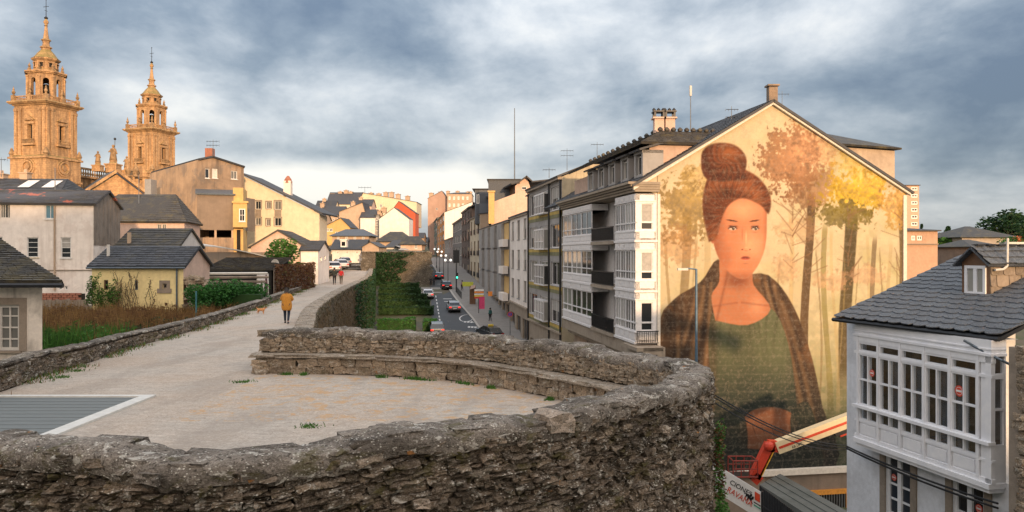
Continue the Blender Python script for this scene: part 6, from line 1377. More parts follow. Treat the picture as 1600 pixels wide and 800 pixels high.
# shops: signs, awnings, lamps
def flatsign(name, label, cat, px, py, w_, h_, d, mat, dz=.08, rz=-.1):
    c = at(px, py, d); T_ = MB().box(c, (w_, dz, h_), rz).build(name, mat, None, label); T_['category'] = cat; return T_
Rd = flat('sign_red', (.60, .07, .03), .5); Pk = flat('sign_pink', (.55, .05, .16), .6); Or = flat('sign_orange', (.75, .25, .04), .5); Ye = flat('sign_yellow', (.75, .55, .06), .5)
sT = thing('shop_sign', 'stack of red, white and orange lit shop boards over the pavement', 'shop sign', at(748, 475, 108))
for k, (mt, y) in enumerate(((M['white_paint'], 453.5), (Or, 456.5), (M['white_paint'], 460), (Ye, 462), (Rd, 465))): MB().box(at(748.5, y, 107.6), (1.3, .5, .22)).build('board', mt, sT)
MB().box(at(748, 476, 108), (.1, .1, 2.4)).build('post', M['dark_metal'], sT)
flatsign('banner', 'pink cloth banner hanging beside the red shop boards', 'banner', 753, 473, .75, 1.7, 105, Pk)
flatsign('shop_board', 'small green and yellow shop board high on the yellow house', 'shop sign', 731, 444, 1.7, .7, 120, flat('sign_lime', (.45, .50, .06), .5))
flatsign('lantern_sign', 'small orange round sign above the shop doors', 'sign', 766, 459, .55, .6, 100, Or)
aw = thing('awning', 'brown sloping cloth awning over a shop beside the red boards', 'awning', at(738, 450, 118)); mb = MB(); slab(mb, [at(734, 452, 117), at(742, 450, 115), at(743, 445, 117.5), at(736, 446, 119)], .06); mb.build('cloth', flat('brown_cloth', (.30, .20, .16), .9), aw); MB().box(at(738.5, 465, 119), (.9, .9, 3.6)).build('shop_case', M['brown_wood'], aw)
def streetlamp(px, pyb, hgt, label, globes=2, on=False):
    d = dstreet(pyb); b_ = XY(px, d); b_.z = zstreet(d) + .13; T_ = thing('street_lamp', label, 'street lamp', b_, 'lamps along the street'); MB().lathe(b_, [(.14, 0), (.10, .4), (.06, .8), (.05, hgt)], 8).build('pole', M['dark_metal'], T_)
    for s_ in (range(globes)):
        x = (s_ - (globes - 1) / 2) * 1.0; MB().tube(b_ + Vector((0, 0, hgt - .3)), b_ + Vector((x, 0, hgt)), .03).build('bracket', M['dark_metal'], T_); MB().ball(b_ + Vector((x, 0, hgt + .2)), .24, 8, 6).build('globe', GL, T_, smooth=True)
m, t, b = newmat('lamp_globe'); b.inputs['Base Color'].default_value = (.85, .85, .82, 1); b.inputs['Emission Color'].default_value = (1, .95, .85, 1); b.inputs['Emission Strength'].default_value = .8; GL = m
for k, (px, y, hg) in enumerate(((700, 448, 4.6), (693, 436, 4.6), (687, 426, 4.6), (682, 419, 4.6))): streetlamp(px, y, hg, ['dark street lamp with two white globes, nearest of the row on the far kerb', 'dark twin-globe street lamp, second from the near end of the kerb row', 'dark twin-globe street lamp, third from the near end of the kerb row', 'dark twin-globe street lamp farthest up the street'][k])
d = dstreet(457); b_ = XY(713, d); b_.z = zstreet(d); T_ = thing('traffic_light', 'dark traffic light pole showing green beside the pavement', 'traffic light', b_); MB().tube(b_, b_ + Vector((0, 0, 7.5)), .11, .08).build('pole', M['dark_metal'], T_); hd = MB().box(b_ + Vector((.15, -.2, 2.9)), (.35, .3, 1.0)).build('signal_head', M['dark_metal'], T_)
m, t, b = newmat('green_signal'); b.inputs['Base Color'].default_value = (.05, .6, .4, 1); b.inputs['Emission Color'].default_value = (.05, .9, .55, 1); b.inputs['Emission Strength'].default_value = 3.0
MB().ball(b_ + Vector((.15, -.37, 2.6)), .15).build('lens', m, hd); MB().box(b_ + Vector((0, 0, 6.2)), (1.0, .3, 2.2)).build('sign_case', M['dark_metal'], T_)
d = 92; c = at(797, 491, d); T_ = thing('no_parking_sign', 'round blue and red no parking sign on a post by the shop fronts', 'road sign', Vector((c.x, c.y, zstreet(d)))); MB().tube((c.x, c.y, zstreet(d)), c + Vector((0, 0, .3)), .04).build('post', M['grey_metal'], T_)
f = MB(); f.add([c + Vector((cos(a) * .32, -.05, sin(a) * .32)) for a in [2 * pi * i / 16 for i in range(16)]], [tuple(range(16))]); f.build('rim', Rd, T_); f = MB(); f.add([c + Vector((cos(a) * .24, -.06, sin(a) * .24)) for a in [2 * pi * i / 16 for i in range(16)]], [tuple(range(16))]); f.build('face', flat('sign_blue', (.03, .07, .4), .4), T_); MB().box(c + Vector((0, -.065, 0)), (.08, .01, .5)).build('bar', Rd, T_)
for k, px in enumerate((712, 716)):
    pass
rT = thing('pavement_railing', 'low dark railing at the pavement corner by the traffic light', 'railing', Vector((sp(716, 464).x, sp(716, 464).y, zstreet(sp(716, 464).y))))
q0, q1 = sp(710, 459), sp(717, 468); q0.x += .4; q1.x += .4
for k in range(7): p = q0.lerp(q1, k / 6); z = zstreet(p.y) + .13; MB().tube((p.x, p.y, z), (p.x, p.y, z + 1.1), .05).build('post', M['dark_metal'], rT)
z0_, z1_ = zstreet(q0.y) + 1.2, zstreet(q1.y) + 1.2; MB().tube((q0.x, q0.y, z0_), (q1.x, q1.y, z1_), .05).tube((q0.x, q0.y, z0_ - .5), (q1.x, q1.y, z1_ - .5), .04).build('rail', M['dark_metal'], rT)

# far raised bastion with ramp
FB = thing('far_bastion', 'raised square bastion of dark masonry at the end of the hedge garden', 'stone wall', Vector((-20, 146, -3)))
fA, fB_ = XY(590, 146), XY(672, 146); fw_ = Wall(fA, fB_); mb = MB(); zt = zat(394.5, 146)
wall_mesh(mb, fw_, -3, fw_.len, -4, zt); fs_ = Wall(fB_, XY(668, 205)); wall_mesh(mb, fs_, 0, fs_.len, -4, zt); mb.build('wall_core', M['ashlar_dark'], FB)
pth = Path([fw_.pt(-3, 0), fw_.pt(fw_.len, 0)]); it = lay(pth, 1, lambda s: -3.6, lambda s: zt, (.3, .55), (.5, 1.3), .4, 0, .06, .03, rs); place_stones(it, VA, FB, 'block', 280, 'small masonry blocks of the far bastion', 'small_blocks', rs)
cop = []
for k in range(16): c = fw_.pt(-3 + (fw_.len + 3) * (k + .5) / 16, zt + .08, -.25); cop.append((Matrix.Translation(c) @ Matrix.Diagonal(((fw_.len + 3) / 16 * 1.02, .9, .25, 1)), 1))
place_stones(cop, VC, FB, 'coping_stone', 280, None, None, rs)
mb = MB(); mb.poly([fw_.pt(-3, zt - .1, -.1), fw_.pt(fw_.len, zt - .1, -.1), (XY(668, 205).x, 205, 5.0), (XY(590, 205).x - 8, 205, 5.0)]); structure(mb.build('bastion_top', M['soil']))['label'] = 'earth and dry grass on top of the far bastion'
mb = MB(); rl_ = [at(632, 391.5, 151), at(626, 388, 165), at(616, 384, 180), at(606, 381, 196)]; rr_ = [at(641, 391.8, 151), at(634, 388.5, 165), at(623, 384.5, 180), at(611, 381.5, 196)]
rl_[0] = at(622, 391.5, 151)
for i in range(3): mb.quad(rl_[i] + Vector((0, 0, .1)), rr_[i] + Vector((0, 0, .1)), rr_[i + 1] + Vector((0, 0, .1)), rl_[i + 1] + Vector((0, 0, .1)))
structure(mb.build('ramp_path', M['path']))['label'] = 'pale path climbing over the far bastion'
# ------------------------------------------------------------------ near white gallery house on the right
VG, KG = 520.0, 20560.0
gA, gB = line_at(1337, VG, KG), line_at(1549, VG, KG); G = Wall(gA, gB); inw = -G.n
m, t, b = newmat('bluish_white_paint'); n = t.noise(t.pos, 2.5, 6, .65); n2 = t.noise(t.mapping(t.pos, (3, 3, .3)), 2, 5, .6)
t.put(b.inputs['Base Color'], t.mix(t.ramp(n, [(.4, 0.), (.7, 1.)]), (.74, .76, .80), (.84, .85, .87))); b.inputs['Roughness'].default_value = .5; t.put(b.inputs['Normal'], t.bump(n2, .15, .01)); M['gwhite'] = m
M['gwall'] = plaster('white_roughcast', (.74, .77, .82), (.30, .30, .31), .4, .8, .5)
T = thing('gallery_house', 'white house with a projecting glazed timber gallery under a scalloped slate roof', 'house', Vector((gA.x + 1, gA.y, -14)))
B = lambda mb, a, b_, c, d, n0, n1: mb.boxf(G.A, G.u, G.n, a, b_, c, d, n0, n1)
Lg = G.len; zs = dict(soff=1.12, tr1=.46, tr0=.24, m1=.10, mid=-.70, m0=-1.50, p1=-1.62, p0=-1.98, q1=-2.08, q0=-2.50, base=-2.62)
# house body (main wall set back from the gallery)
bA = G.A - G.u * 1.05 + inw * .45; bB = G.B + G.u * 1.25 + inw * .45; BW_ = Wall(bA, bB)
dr = [BW_.s_at(1384.5), BW_.s_at(1424), BW_.s_at(1489), BW_.s_at(1539)]; dops = [(dr[0], dr[1], -6.2, -2.95), (dr[2], dr[3], -6.2, -2.95)]
mb = MB(); wall_mesh(mb, BW_, 0, BW_.len, -14, -2.62, dops, .2); wall_mesh(mb, BW_, 0, 1.03, -2.62, 1.15); mb.build('street_wall', M['gwall'], T)
mb = MB(); bk_ = Wall(bA + inw * 7, bA); wall_mesh(mb, bk_, 0, 7, -14, 1.15); fr_ = Wall(bB, bB + inw * 7); wall_mesh(mb, fr_, 0, 7, -14, 1.1); mb.build('end_walls', M['gwall'], T)
for i, r in enumerate(dops):
    mb = MB()
    for (a, b_) in ((r[0] - .24, r[0]), (r[1], r[1] + .24)): mb.boxf(BW_.A, BW_.u, BW_.n, a, b_, -6.2, r[3] + .0, 0, .05)
    mb.build('stone_surround', M['granite'], T)
    window(BW_, T, r, 2, 7, fm=M['gwhite'], gm=M['glass_dark'], reveal=.12, fw=.11, bw=.06, name='french_door', sill=False)
    MB().boxf(BW_.A, BW_.u, BW_.n, (r[0] + r[1]) / 2 - .08, (r[0] + r[1]) / 2 + .08, r[2], r[3], -.1, -.03).build('door_stile', M['gwhite'], T)
# gallery carcass
mb = MB()
B(mb, -.02, Lg + .02, zs['tr1'] + .30, zs['soff'], -.45, .02); mb.build('fascia', M['gwhite'], T)
mb = MB(); B(mb, -.05, Lg + .05, zs['tr1'] + .24, zs['tr1'] + .31, -.45, .07); B(mb, -.03, Lg + .03, .86, .90, -.45, .045); mb.build('fascia_moulding', M['gwhite'], T)
# five bays
xb = [G.s_at(1341) + (G.s_at(1529) - G.s_at(1341)) * i / 5 for i in range(6)]
def clearglass():
    m, t, b = newmat('gallery_glass'); b.inputs['Base Color'].default_value = (.6, .65, .68, 1)
    tr = t.node('ShaderNodeBsdfTransparent'); tr.inputs[0].default_value = (.64, .72, .78, 1); gl = t.node('ShaderNodeBsdfGlossy'); gl.inputs['Roughness'].default_value = .04; fz = t.node('ShaderNodeFresnel'); fz.inputs[0].default_value = 1.5
    ms = t.node('ShaderNodeMixShader'); t.l.new(t.math('MULTIPLY', fz.outputs[0], .6), ms.inputs[0]); t.l.new(tr.outputs[0], ms.inputs[1]); t.l.new(gl.outputs[0], ms.inputs[2]); t.l.new(ms.outputs[0], t.n['Material Output'].inputs[0]); return m
M['clear'] = clearglass(); M['curtain'] = flat('lace_curtain', (.50, .56, .62), .9, var=.1, vs=3)
rc = random.Random(4)
def post(a0, a1, z0, z1, pr=.05): mb = MB(); B(mb, a0, a1, z0, z1, -.1, pr); mb.build('post', M['gwhite'], T)
z_t = zs['tr1'] + .24
for i in range(6): a = xb[i]; post(max(-.02, a - .045), a + .045, zs['base'], z_t, .045)
post(Lg - .16, Lg + .02, zs['base'], z_t, .03); post(xb[5] + .075, Lg - .16, zs['base'], z_t, .0)
for (za, zb_, pr, nm) in ((zs['tr1'] + .06, z_t, .03, 'head_rail'), (zs['m1'] + .03, zs['tr0'] - .03, .035, 'transom_rail'), (zs['m0'] - .12, zs['m0'] - .03, .13, 'window_ledge'), (zs['q1'] - .0, zs['p0'] - .03, .02, 'panel_rail'), (zs['base'], zs['q0'], .03, 'bottom_rail')):
    mb = MB()
    B(mb, -.04, Lg + .04, za, zb_, -.1, pr); mb.build(nm, M['gwhite'], T)
for i in range(5):
    a0, a1 = xb[i] + .06, xb[i + 1] - .06
    bay = MB(); B(bay, a0, a1, zs['q0'], zs['q1'], -.1, -.02); bay = bay.build('panel', M['gwhite'], T)
    mb = MB(); B(mb, a0 + .07, a1 - .07, zs['q0'] + .06, zs['q1'] - .06, -.02, .012); mb.build('raised_panel', M['gwhite'], bay)
    for nm, z0_, z1_, cols, rows, reveal in (('top_light', zs['tr0'], zs['tr1'] + .02, 1, 1, .05), ('sash_window', zs['m0'], zs['m1'], 2, 2, .05), ('low_light', zs['p0'], zs['p1'], 2, 1, .05)):
        r = (a0 - .02, a1 + .02, z0_ - .03, z1_ + .03); fw = .05
        mb = MB(); f0, f1 = -.08, .015
        B(mb, r[0], r[0] + fw, r[2], r[3], f0, f1); B(mb, r[1] - fw, r[1], r[2], r[3], f0, f1); B(mb, r[0] + fw, r[1] - fw, r[2], r[2] + fw, f0, f1); B(mb, r[0] + fw, r[1] - fw, r[3] - fw, r[3], f0, f1)
        if cols == 2: c = (r[0] + r[1]) / 2; B(mb, c - .025, c + .025, r[2] + fw, r[3] - fw, f0, f1 + .01)
        if rows == 2: B(mb, r[0] + fw, r[1] - fw, zs['mid'] - .027, zs['mid'] + .027, f0, f1 - .005)
        fr2 = mb.build(nm, M['gwhite'], T)
        mb = MB(); B(mb, r[0] + fw, r[1] - fw, r[2] + fw, r[3] - fw, -.05, -.045); mb.build('glass', M['clear'], fr2)
    # curtains behind the glass
    for hlf in (0, 1):
        if rc.random() < .80:
            c0 = a0 + (a1 - a0) * hlf / 2; c1 = c0 + (a1 - a0) / 2; 
            if i in (0, 1) and hlf == 1 - i: continue
            if i == 4 and hlf: continue
            if rc.random() < .35: c1 -= .12
            mb = MB(); n = 14; zq0, zq1 = zs['p0'], zs['m1'] + .02
            pts = [(c0 + (c1 - c0) * k / n, -.17 + .018 * sin(k * 2.1) + rc.uniform(-.006, .006)) for k in range(n + 1)]
            for k in range(n): mb.quad(G.pt(pts[k][0], zq0, pts[k][1]), G.pt(pts[k + 1][0], zq0, pts[k + 1][1]), G.pt(pts[k + 1][0], zq1, pts[k + 1][1]), G.pt(pts[k][0], zq1, pts[k][1]))
            mb.build('curtain', M['curtain'], T)
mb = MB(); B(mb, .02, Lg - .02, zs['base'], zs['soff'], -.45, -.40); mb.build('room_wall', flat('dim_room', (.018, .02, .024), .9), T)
mb = MB(); B(mb, -.02, Lg + .02, zs['base'] - .14, zs['base'], -.45, .10); B(mb, .04, Lg - .04, zs['base'] - .26, zs['base'] - .14, -.45, .02); mb.build('bottom_moulding', M['gwhite'], T)
# return of the gallery on the right (faces the viewer)
R_ = Wall(G.B, G.B + inw * .46); Rr = .46
RB2 = lambda mb, a, b_, c, d, n0, n1: mb.boxf(R_.A, R_.u, R_.n, a, b_, c, d, n0, n1)
mb = MB(); RB2(mb, 0, Rr, zs['base'], zs['m0'] - .12, -.08, 0); RB2(mb, 0, Rr, z_t, zs['soff'], -.08, 0); RB2(mb, 0, .07, zs['m0'] - .12, z_t, -.08, 0); RB2(mb, Rr - .07, Rr, zs['m0'] - .12, z_t, -.08, 0); RB2(mb, .07, Rr - .07, zs['mid'] - .03, zs['mid'] + .03, -.08, -.01); RB2(mb, .07, Rr - .07, zs['m1'], zs['tr0'], -.08, -.01); mb.build('return_frame', M['gwhite'], T)
mb = MB(); RB2(mb, .07, Rr - .07, zs['m0'] - .1, z_t, -.06, -.055); mb.build('glass', M['clear'], T); mb = MB(); RB2(mb, .09, Rr - .09, zs['m0'], zs['m1'], -.078, -.075); mb.build('curtain', M['curtain'], T)
# round stickers
for (px, py, w_, rr, nn_) in ((1361, 583, G, .115, -.035), (1497, 611, G, .155, -.035), (1394.5, 746, BW_, .11, -.055), (1527, 795, BW_, .12, -.055)):
    a = w_.s_at(px); pp = w_.pt(a, 0); z = zat(py, pp.y); st = None
    for q, (r_, mt) in enumerate(((rr, Rd), (rr * .72, flat('sticker_white', (.7, .72, .75), .5)), (rr * .64, Rd))):
        mb = MB(); mb.add([w_.pt(a + cos(k * pi / 8) * r_, z + sin(k * pi / 8) * r_, nn_ + .003 * q) for k in range(16)], [tuple(range(16))]); o = mb.build('sticker' if q == 0 else 'ring', mt, T if q == 0 else st)
        if q == 0: st = o
    MB().boxf(w_.A, w_.u, w_.n, a - rr * .6, a + rr * .6, z - rr * .18, z + rr * .18, nn_ + .005, nn_ + .012).build('bar', M['white_paint'], st)
# roof of scalloped slates
E0, E1 = at(1303, 498, 25.85), at(1563, 528, 19.9); E0.z = E1.z = 1.24
er = Wall(E0, E1); upv = (-er.n * 5.4 + Vector((0, 0, 2.02))); nrm = er.u.cross(upv).normalized()
if nrm.z < 0: nrm = -nrm
Rf = [E0 - er.u * .0, E1, E1 + upv, E0 + upv]
mb = MB(); slab(mb, [p - nrm * .03 for p in Rf], .10); bkv = -er.n * 5 - Vector((0, 0, 1.9)); slab(mb, [Rf[3] - nrm * .03, Rf[2] - nrm * .03, Rf[2] + bkv, Rf[3] + bkv], .1); ro = mb.build('roof', M['dark_metal'], T)
M['slate_near'] = rubble('blue_grey_slate', [(.05, .075, .11), (.075, .105, .145), (.06, .088, .125), (.09, .125, .165)], .05, .08, 1.5, .3, .1); M['slate_near'].node_tree.nodes['Principled BSDF'].inputs['Roughness'].default_value = .55; 
svar = []
for k in range(4):
    w_ = .5; h_ = .52; j = random.uniform(-.02, .02); pts = [(-.235, .0 + .07), (-.15, -.02 + j), (0, -.04 + j / 2), (.15, -.02 - j), (.235, .07), (.235, h_), (-.235, h_)]
    me = bpy.data.meshes.new('slate'); n = len(pts); vs_ = [(x, y, 0.0) for x, y in pts] + [(x, y, -.03) for x, y in pts]
    me.from_pydata(vs_, [], [tuple(range(n)), tuple(range(n, 2 * n))[::-1]] + [(n + i, n + (i + 1) % n, (i + 1) % n, i) for i in range(n)]); me.materials.append(M['slate_near']); svar.append(me)
un = upv.normalized(); Ms = Matrix((er.u, un, nrm)).transposed().to_4x4(); rows = 17; rh = upv.length / rows; per = int(er.len / .475); sw = er.len / per; base_inv = Matrix.Translation(-Vector(T['_base']))
cnt = 0
for r in range(rows):
    for c in range(per + (r % 2)):
        xx = (c + .5 - .5 * (r % 2)) * sw
        xx = min(er.len - .2, max(.2, xx)); p = E0 + er.u * xx + un * (r * rh - .03 + random.uniform(-.012, .012)) + nrm * (.075 + random.uniform(0, .008))
        inst('slate', random.choice(svar), base_inv @ Matrix.Translation(p) @ Ms @ Matrix.Rotation(-.075, 4, 'X') @ Matrix.Rotation(random.uniform(-.015, .015), 4, 'Z'), T); cnt += 1
rtm = MB()
MB().tube(E0 + Vector((0, 0, -.08)) + er.n * .04, E1 + Vector((0, 0, -.08)) + er.n * .04, .065, .065, 8).build('gutter', M['dark_metal'], T)
mb = MB(); mb.poly([E0 + Vector((0, 0, -.1)), E1 + Vector((0, 0, -.1)), E1 - er.n * .62 + Vector((0, 0, -.1)), E0 - er.n * .62 + Vector((0, 0, -.1))]); mb.build('soffit', M['gwhite'], T)
pp = [G.pt(Lg - .1, 1.02, .10), G.pt(Lg + .15, .95, .10), G.pt(Lg + .3, .75, -.1), G.pt(Lg + .35, .2, -.45), G.pt(Lg + .4, -8, -.45)]; pipe(T, [BW_.pt(BW_.s_at(1536), 1.05, .62), BW_.pt(BW_.s_at(1545), .92, .5), G.pt(Lg + .25, .62, -.1), G.pt(Lg + .42, .45, -.38), G.pt(Lg + .42, -8, -.38)], .035, M['zinc'])
# dormer
def roofhit(px, py):
    dv = Vector(((px - 800) / F, 1, (HY - py) / F)); o = Vector((0, 0, CAMZ)); k = (E0 - o).dot(nrm) / dv.dot(nrm); return o + dv * k
dA, dB = roofhit(1503, 459), roofhit(1550, 462); dA.z = 0; dlen = (roofhit(1550, 462) - roofhit(1503, 459)).dot(er.u)
pA_ = roofhit(1503, 460); pB_ = pA_ + er.u * .98; DW = Wall(pA_[:2], pB_[:2]); z0 = pA_.z - .02; zt = z0 + 1.02; Dm = thing('dormer', 'small gabled dormer with white casement and slate hung sides on the scalloped roof', 'dormer', Vector((pA_.x, pA_.y, z0)))
zr = zt + .42; dpt = 3.6; M['slab'] = roofmat('brownish_slate_slabs', (.16, .13, .10), .35)
mb = MB(); wall_mesh(mb, DW, 0, DW.len, z0 - .2, zt, [(.13, DW.len - .12, z0 + .04, zt - .1)], .08); mb.poly([DW.pt(0, zt), DW.pt(DW.len, zt), DW.pt(DW.len / 2, zr)]); mb.build('front', M['brown_wood'], Dm)
window(DW, Dm, (.13, DW.len - .12, z0 + .04, zt - .1), 2, 1, fm=M['gwhite'], gm=M['gold_curtain'], reveal=.02, fw=.09, bw=.12, sill=True)
for side_ in (0, 1):
    sw_ = Wall(DW.B, DW.B - DW.n * dpt) if side_ else Wall(DW.A - DW.n * dpt, DW.A)
    mb = MB(); wall_mesh(mb, sw_, 0, dpt, z0 - .1, zt); mb.build('side_wall', M['slab'], Dm)
    if side_:
        for r in range(3):
            for c in range(8):
                w2 = dpt / 7.5; x0 = c * w2 - .25 * (r % 2); h2 = (zt - z0) / 3; a0, a1 = max(0, x0 + .015), min(dpt, x0 + w2 - .01)
                if a1 - a0 < .1: continue
                zz0 = z0 + h2 * r - .03; pts = [sw_.pt(a0, zz0 + .03, .035), sw_.pt(a0 + .05, zz0 - .01, .04), sw_.pt(a1 - .05, zz0 - .01, .04), sw_.pt(a1, zz0 + .03, .035), sw_.pt(a1, zz0 + h2 + .02, .012), sw_.pt(a0, zz0 + h2 + .02, .012)]
                mb = MB(); mb.prism(pts, -sw_.n * .02); mb.build('slate_slab', M['slab'], Dm)
mb = MB(); bk2 = -DW.n * (dpt + .2); f2 = DW.n * .22
sl_ = (zr - zt) / (DW.len / 2)
for s_ in (0, 1):
    e_ = DW.pt(-.16 if s_ == 0 else DW.len + .16, zt - .16 * sl_ + .05); r_ = DW.pt(DW.len / 2, zr + .05); slab(mb, [e_ + f2, r_ + f2, r_ + bk2, e_ + bk2], .05)
dro = mb.build('dormer_roof', M['slate_near'], Dm)
slates(DW.pt(DW.len + .16, zt - .16 * sl_ + .09) + f2, DW.pt(DW.len + .16, zt - .16 * sl_ + .09) + bk2, DW.pt(DW.len / 2, zr + .09) + bk2, DW.pt(DW.len / 2, zr + .09) + f2, .22, .36, M['slate_near'], dro)
for k in range(9): c = DW.pt(DW.len / 2, zr + .10) - DW.n * (.1 + k * .42); MB().box(c, (.34, .22, .05), atan2(DW.n.y, DW.n.x) + .1, rx=.12).build('ridge_slate', M['dark_metal'], Dm)
pv = [DW.B + Vector((0, 0, zt - .22)) + (-DW.n) * .06 + DW.u * .12, DW.B + Vector((0, 0, zt - .2)) + (-DW.n) * .35 + DW.u * .14, DW.B + Vector((0, 0, zt - .1)) + (-DW.n) * .5 + DW.u * .14, DW.B + Vector((0, 0, zt + .72)) + (-DW.n) * .52 + DW.u * .14]
MB().path(pv, .035, 6).build('vent_pipe', M['offwhite_paint'], Dm)
# ruined party wall of the next house
q = line_at(1566, VG, KG); rw_ = Wall(Vector((q.x, q.y - .9, 0)) + Vector((.02, 0, 0)), Vector((q.x + 3.2, q.y - .1, 0))); Rn = thing('ruined_wall', 'crumbling rubble and brick wall of the ruin right of the gallery house', 'ruin', Vector((rw_.A.x, rw_.A.y, -14)))
MB().boxf(rw_.A, rw_.u, rw_.n, 0, rw_.len, -14, 1.05, -.5, 0).build('wall_core', M['granite'], Rn)
it = lay(Path([rw_.pt(0, 0), rw_.pt(rw_.len, 0)]), 1, lambda s: -3.4, lambda s: 1.15, (.1, .22), (.15, .4), .25, 0, .04, .04, rs); place_stones(it, VL, Rn, 'stone', 220, 'small rubble stones', 'small_stones', rs)
rbk = None
for k in range(22):
    mb = MB().box((0, 0, 0), (.22, .16, .08)); o = mb.build('brick', M['brickred'], Rn); o.location = rw_.pt(.35 + .24 * (k % 4), .95 - .1 * (k // 4), .08) - Vector(Rn['_base'])
    o.data.transform(Matrix.Translation(Vector(Rn['_base'])))
MB().tube(rw_.pt(.45, -.3, .12), rw_.pt(.5, -3.5, .12), .06).build('red_pipe', M['brickred'], Rn)
MB().boxf(rw_.A, rw_.u, rw_.n, .62, 1.3, -14, -.2, .02, .08).build('plaster_patch', M['beige_wall'], Rn)
# cables
Cb = M['dark_metal']
def cable(name, label, p, q, sag, r=.015, n=14):
    pts = [p.lerp(q, k / n) + Vector((0, 0, -sag * 4 * (k / n) * (1 - k / n))) for k in range(n + 1)]; mid = (p + q) / 2
    o = MB().path(pts, r, 5).build(name, Cb, None, label, loc=p); o['category'] = 'cable'; return o
g0 = G.pt(-.1, zs['base'] - .35, .05)
for k, (y0, y1, sg) in enumerate(((618, 699, .25), (622, 703, .25), (630, 706, .3))): cable('overhead_cable', ['uppermost black cable crossing in front of the mural', 'middle black cable crossing in front of the mural', 'lowest black cable crossing in front of the mural'][k], at(1118, y0, 16), Vector((g0.x - .05, g0.y + .3, zat(y1, g0.y))), sg)
for k in range(2): cable('wall_cable', ['upper black cable running under the gallery', 'lower black cable running under the gallery'][k], Vector((g0.x - .05, g0.y + .3, zs['base'] - .42 - .07 * k)), G.pt(Lg + .3, zs['base'] - .40 - .12 * k, .1), .10, .03)
# ------------------------------------------------------------------ vegetation
M['hedge'] = leafmat('hedge_leaves', (.012, .035, .012), (.03, .08, .02), (.05, .12, .03))
M['ivy'] = leafmat('ivy_leaves', (.02, .07, .015), (.04, .16, .03), (.08, .24, .05))
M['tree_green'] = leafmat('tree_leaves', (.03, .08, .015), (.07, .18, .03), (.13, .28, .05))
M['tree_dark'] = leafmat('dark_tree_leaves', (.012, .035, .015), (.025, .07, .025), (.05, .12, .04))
M['dry'] = leafmat('dry_grass', (.12, .07, .025), (.24, .14, .05), (.32, .2, .08))
M['fern'] = leafmat('fern_green', (.03, .08, .015), (.07, .19, .03), (.12, .28, .06))
M['vine_brown'] = leafmat('withered_vine', (.08, .035, .02), (.17, .08, .04), (.10, .12, .03))
M['bark'] = flat('bark', (.09, .07, .05), .95, var=.3)
rv = random.Random(77)
def leaves(mb, c, n, size, up=.5):
    for _ in range(n):
        p = c() if callable(c) else c; a = rv.uniform(0, 2 * pi); t_ = rv.uniform(-1, 1) * up; s_ = size * rv.uniform(.6, 1.3)
        u = Vector((cos(a), sin(a), t_)).normalized() * s_; w_ = u.cross(Vector((rv.uniform(-1, 1), rv.uniform(-1, 1), rv.uniform(-.2, 1)))).normalized() * s_ * .55
        mb.add((p - u, p - w_ * .9, p + u, p + w_), ((0, 1, 2, 3),))
def blobpts(c, r):
    def f():
        while True:
            v_ = Vector((rv.uniform(-1, 1), rv.uniform(-1, 1), rv.uniform(-1, 1)))
            if .25 < v_.length < 1: break
        v_ = v_.normalized() * (v_.length ** .35); return Vector(c) + Vector((v_.x * r[0], v_.y * r[1], v_.z * r[2]))
    return f
def tree(name, label, base, hgt, rad, mat, nclump=26, per=60, leaf=.16, trunk=.18, group=None, shape='round', trunkfrac=.35):
    T = thing(name, label, 'tree', base, group); b_ = Vector(base); mb = MB(); top = b_ + Vector((rv.uniform(-.1, .1) * rad, 0, hgt * (.85 if shape == 'cone' else .6))); mid = b_.lerp(top, .5) + Vector((rv.uniform(-.08, .08) * rad, 0, 0))
    mb.tube(b_ - Vector((0, 0, .3)), mid, trunk, trunk * .7, 8); mb.tube(mid, top, trunk * .7, trunk * .3, 6); cr = MB()
    for k in range(nclump):
        if shape == 'cone':
            q = rv.uniform(.12, 1) ; a = rv.uniform(0, 2 * pi); rr = rad * (1.05 - q) * rv.uniform(.5, 1); c = b_ + Vector((cos(a) * rr, sin(a) * rr, hgt * q)); cr_ = (rad * .3 * (1.2 - q), rad * .3 * (1.2 - q), hgt * .05)
        else:
            a = rv.uniform(0, 2 * pi); e = rv.uniform(-.35, 1) ; rr = rad * sqrt(max(0, 1 - e * e)) * rv.uniform(.55, 1.0); c = b_ + Vector((cos(a) * rr, sin(a) * rr, hgt * (trunkfrac + (1 - trunkfrac) * .5) + e * hgt * (1 - trunkfrac) * .48)); q_ = rad * rv.uniform(.22, .42); cr_ = (q_, q_, q_ * .65)
            if k % 3 == 0: mb.tube(mid.lerp(top, rv.random()), c, trunk * .28, trunk * .08, 5)
        leaves(cr, blobpts(c, cr_), per, leaf)
    mb.build('trunk', M['bark'], T, smooth=True); cr.build('crown', mat, T); return T
tree('leafy_tree', 'bright green bushy tree standing beside the low brown-roofed house', (at(446, 412, 72).x, 72, ztown(0, 72) - .3), zat(371, 72) - ztown(0, 72), 1.9, M['tree_green'], 34, 80, .15, .12, trunkfrac=.15)
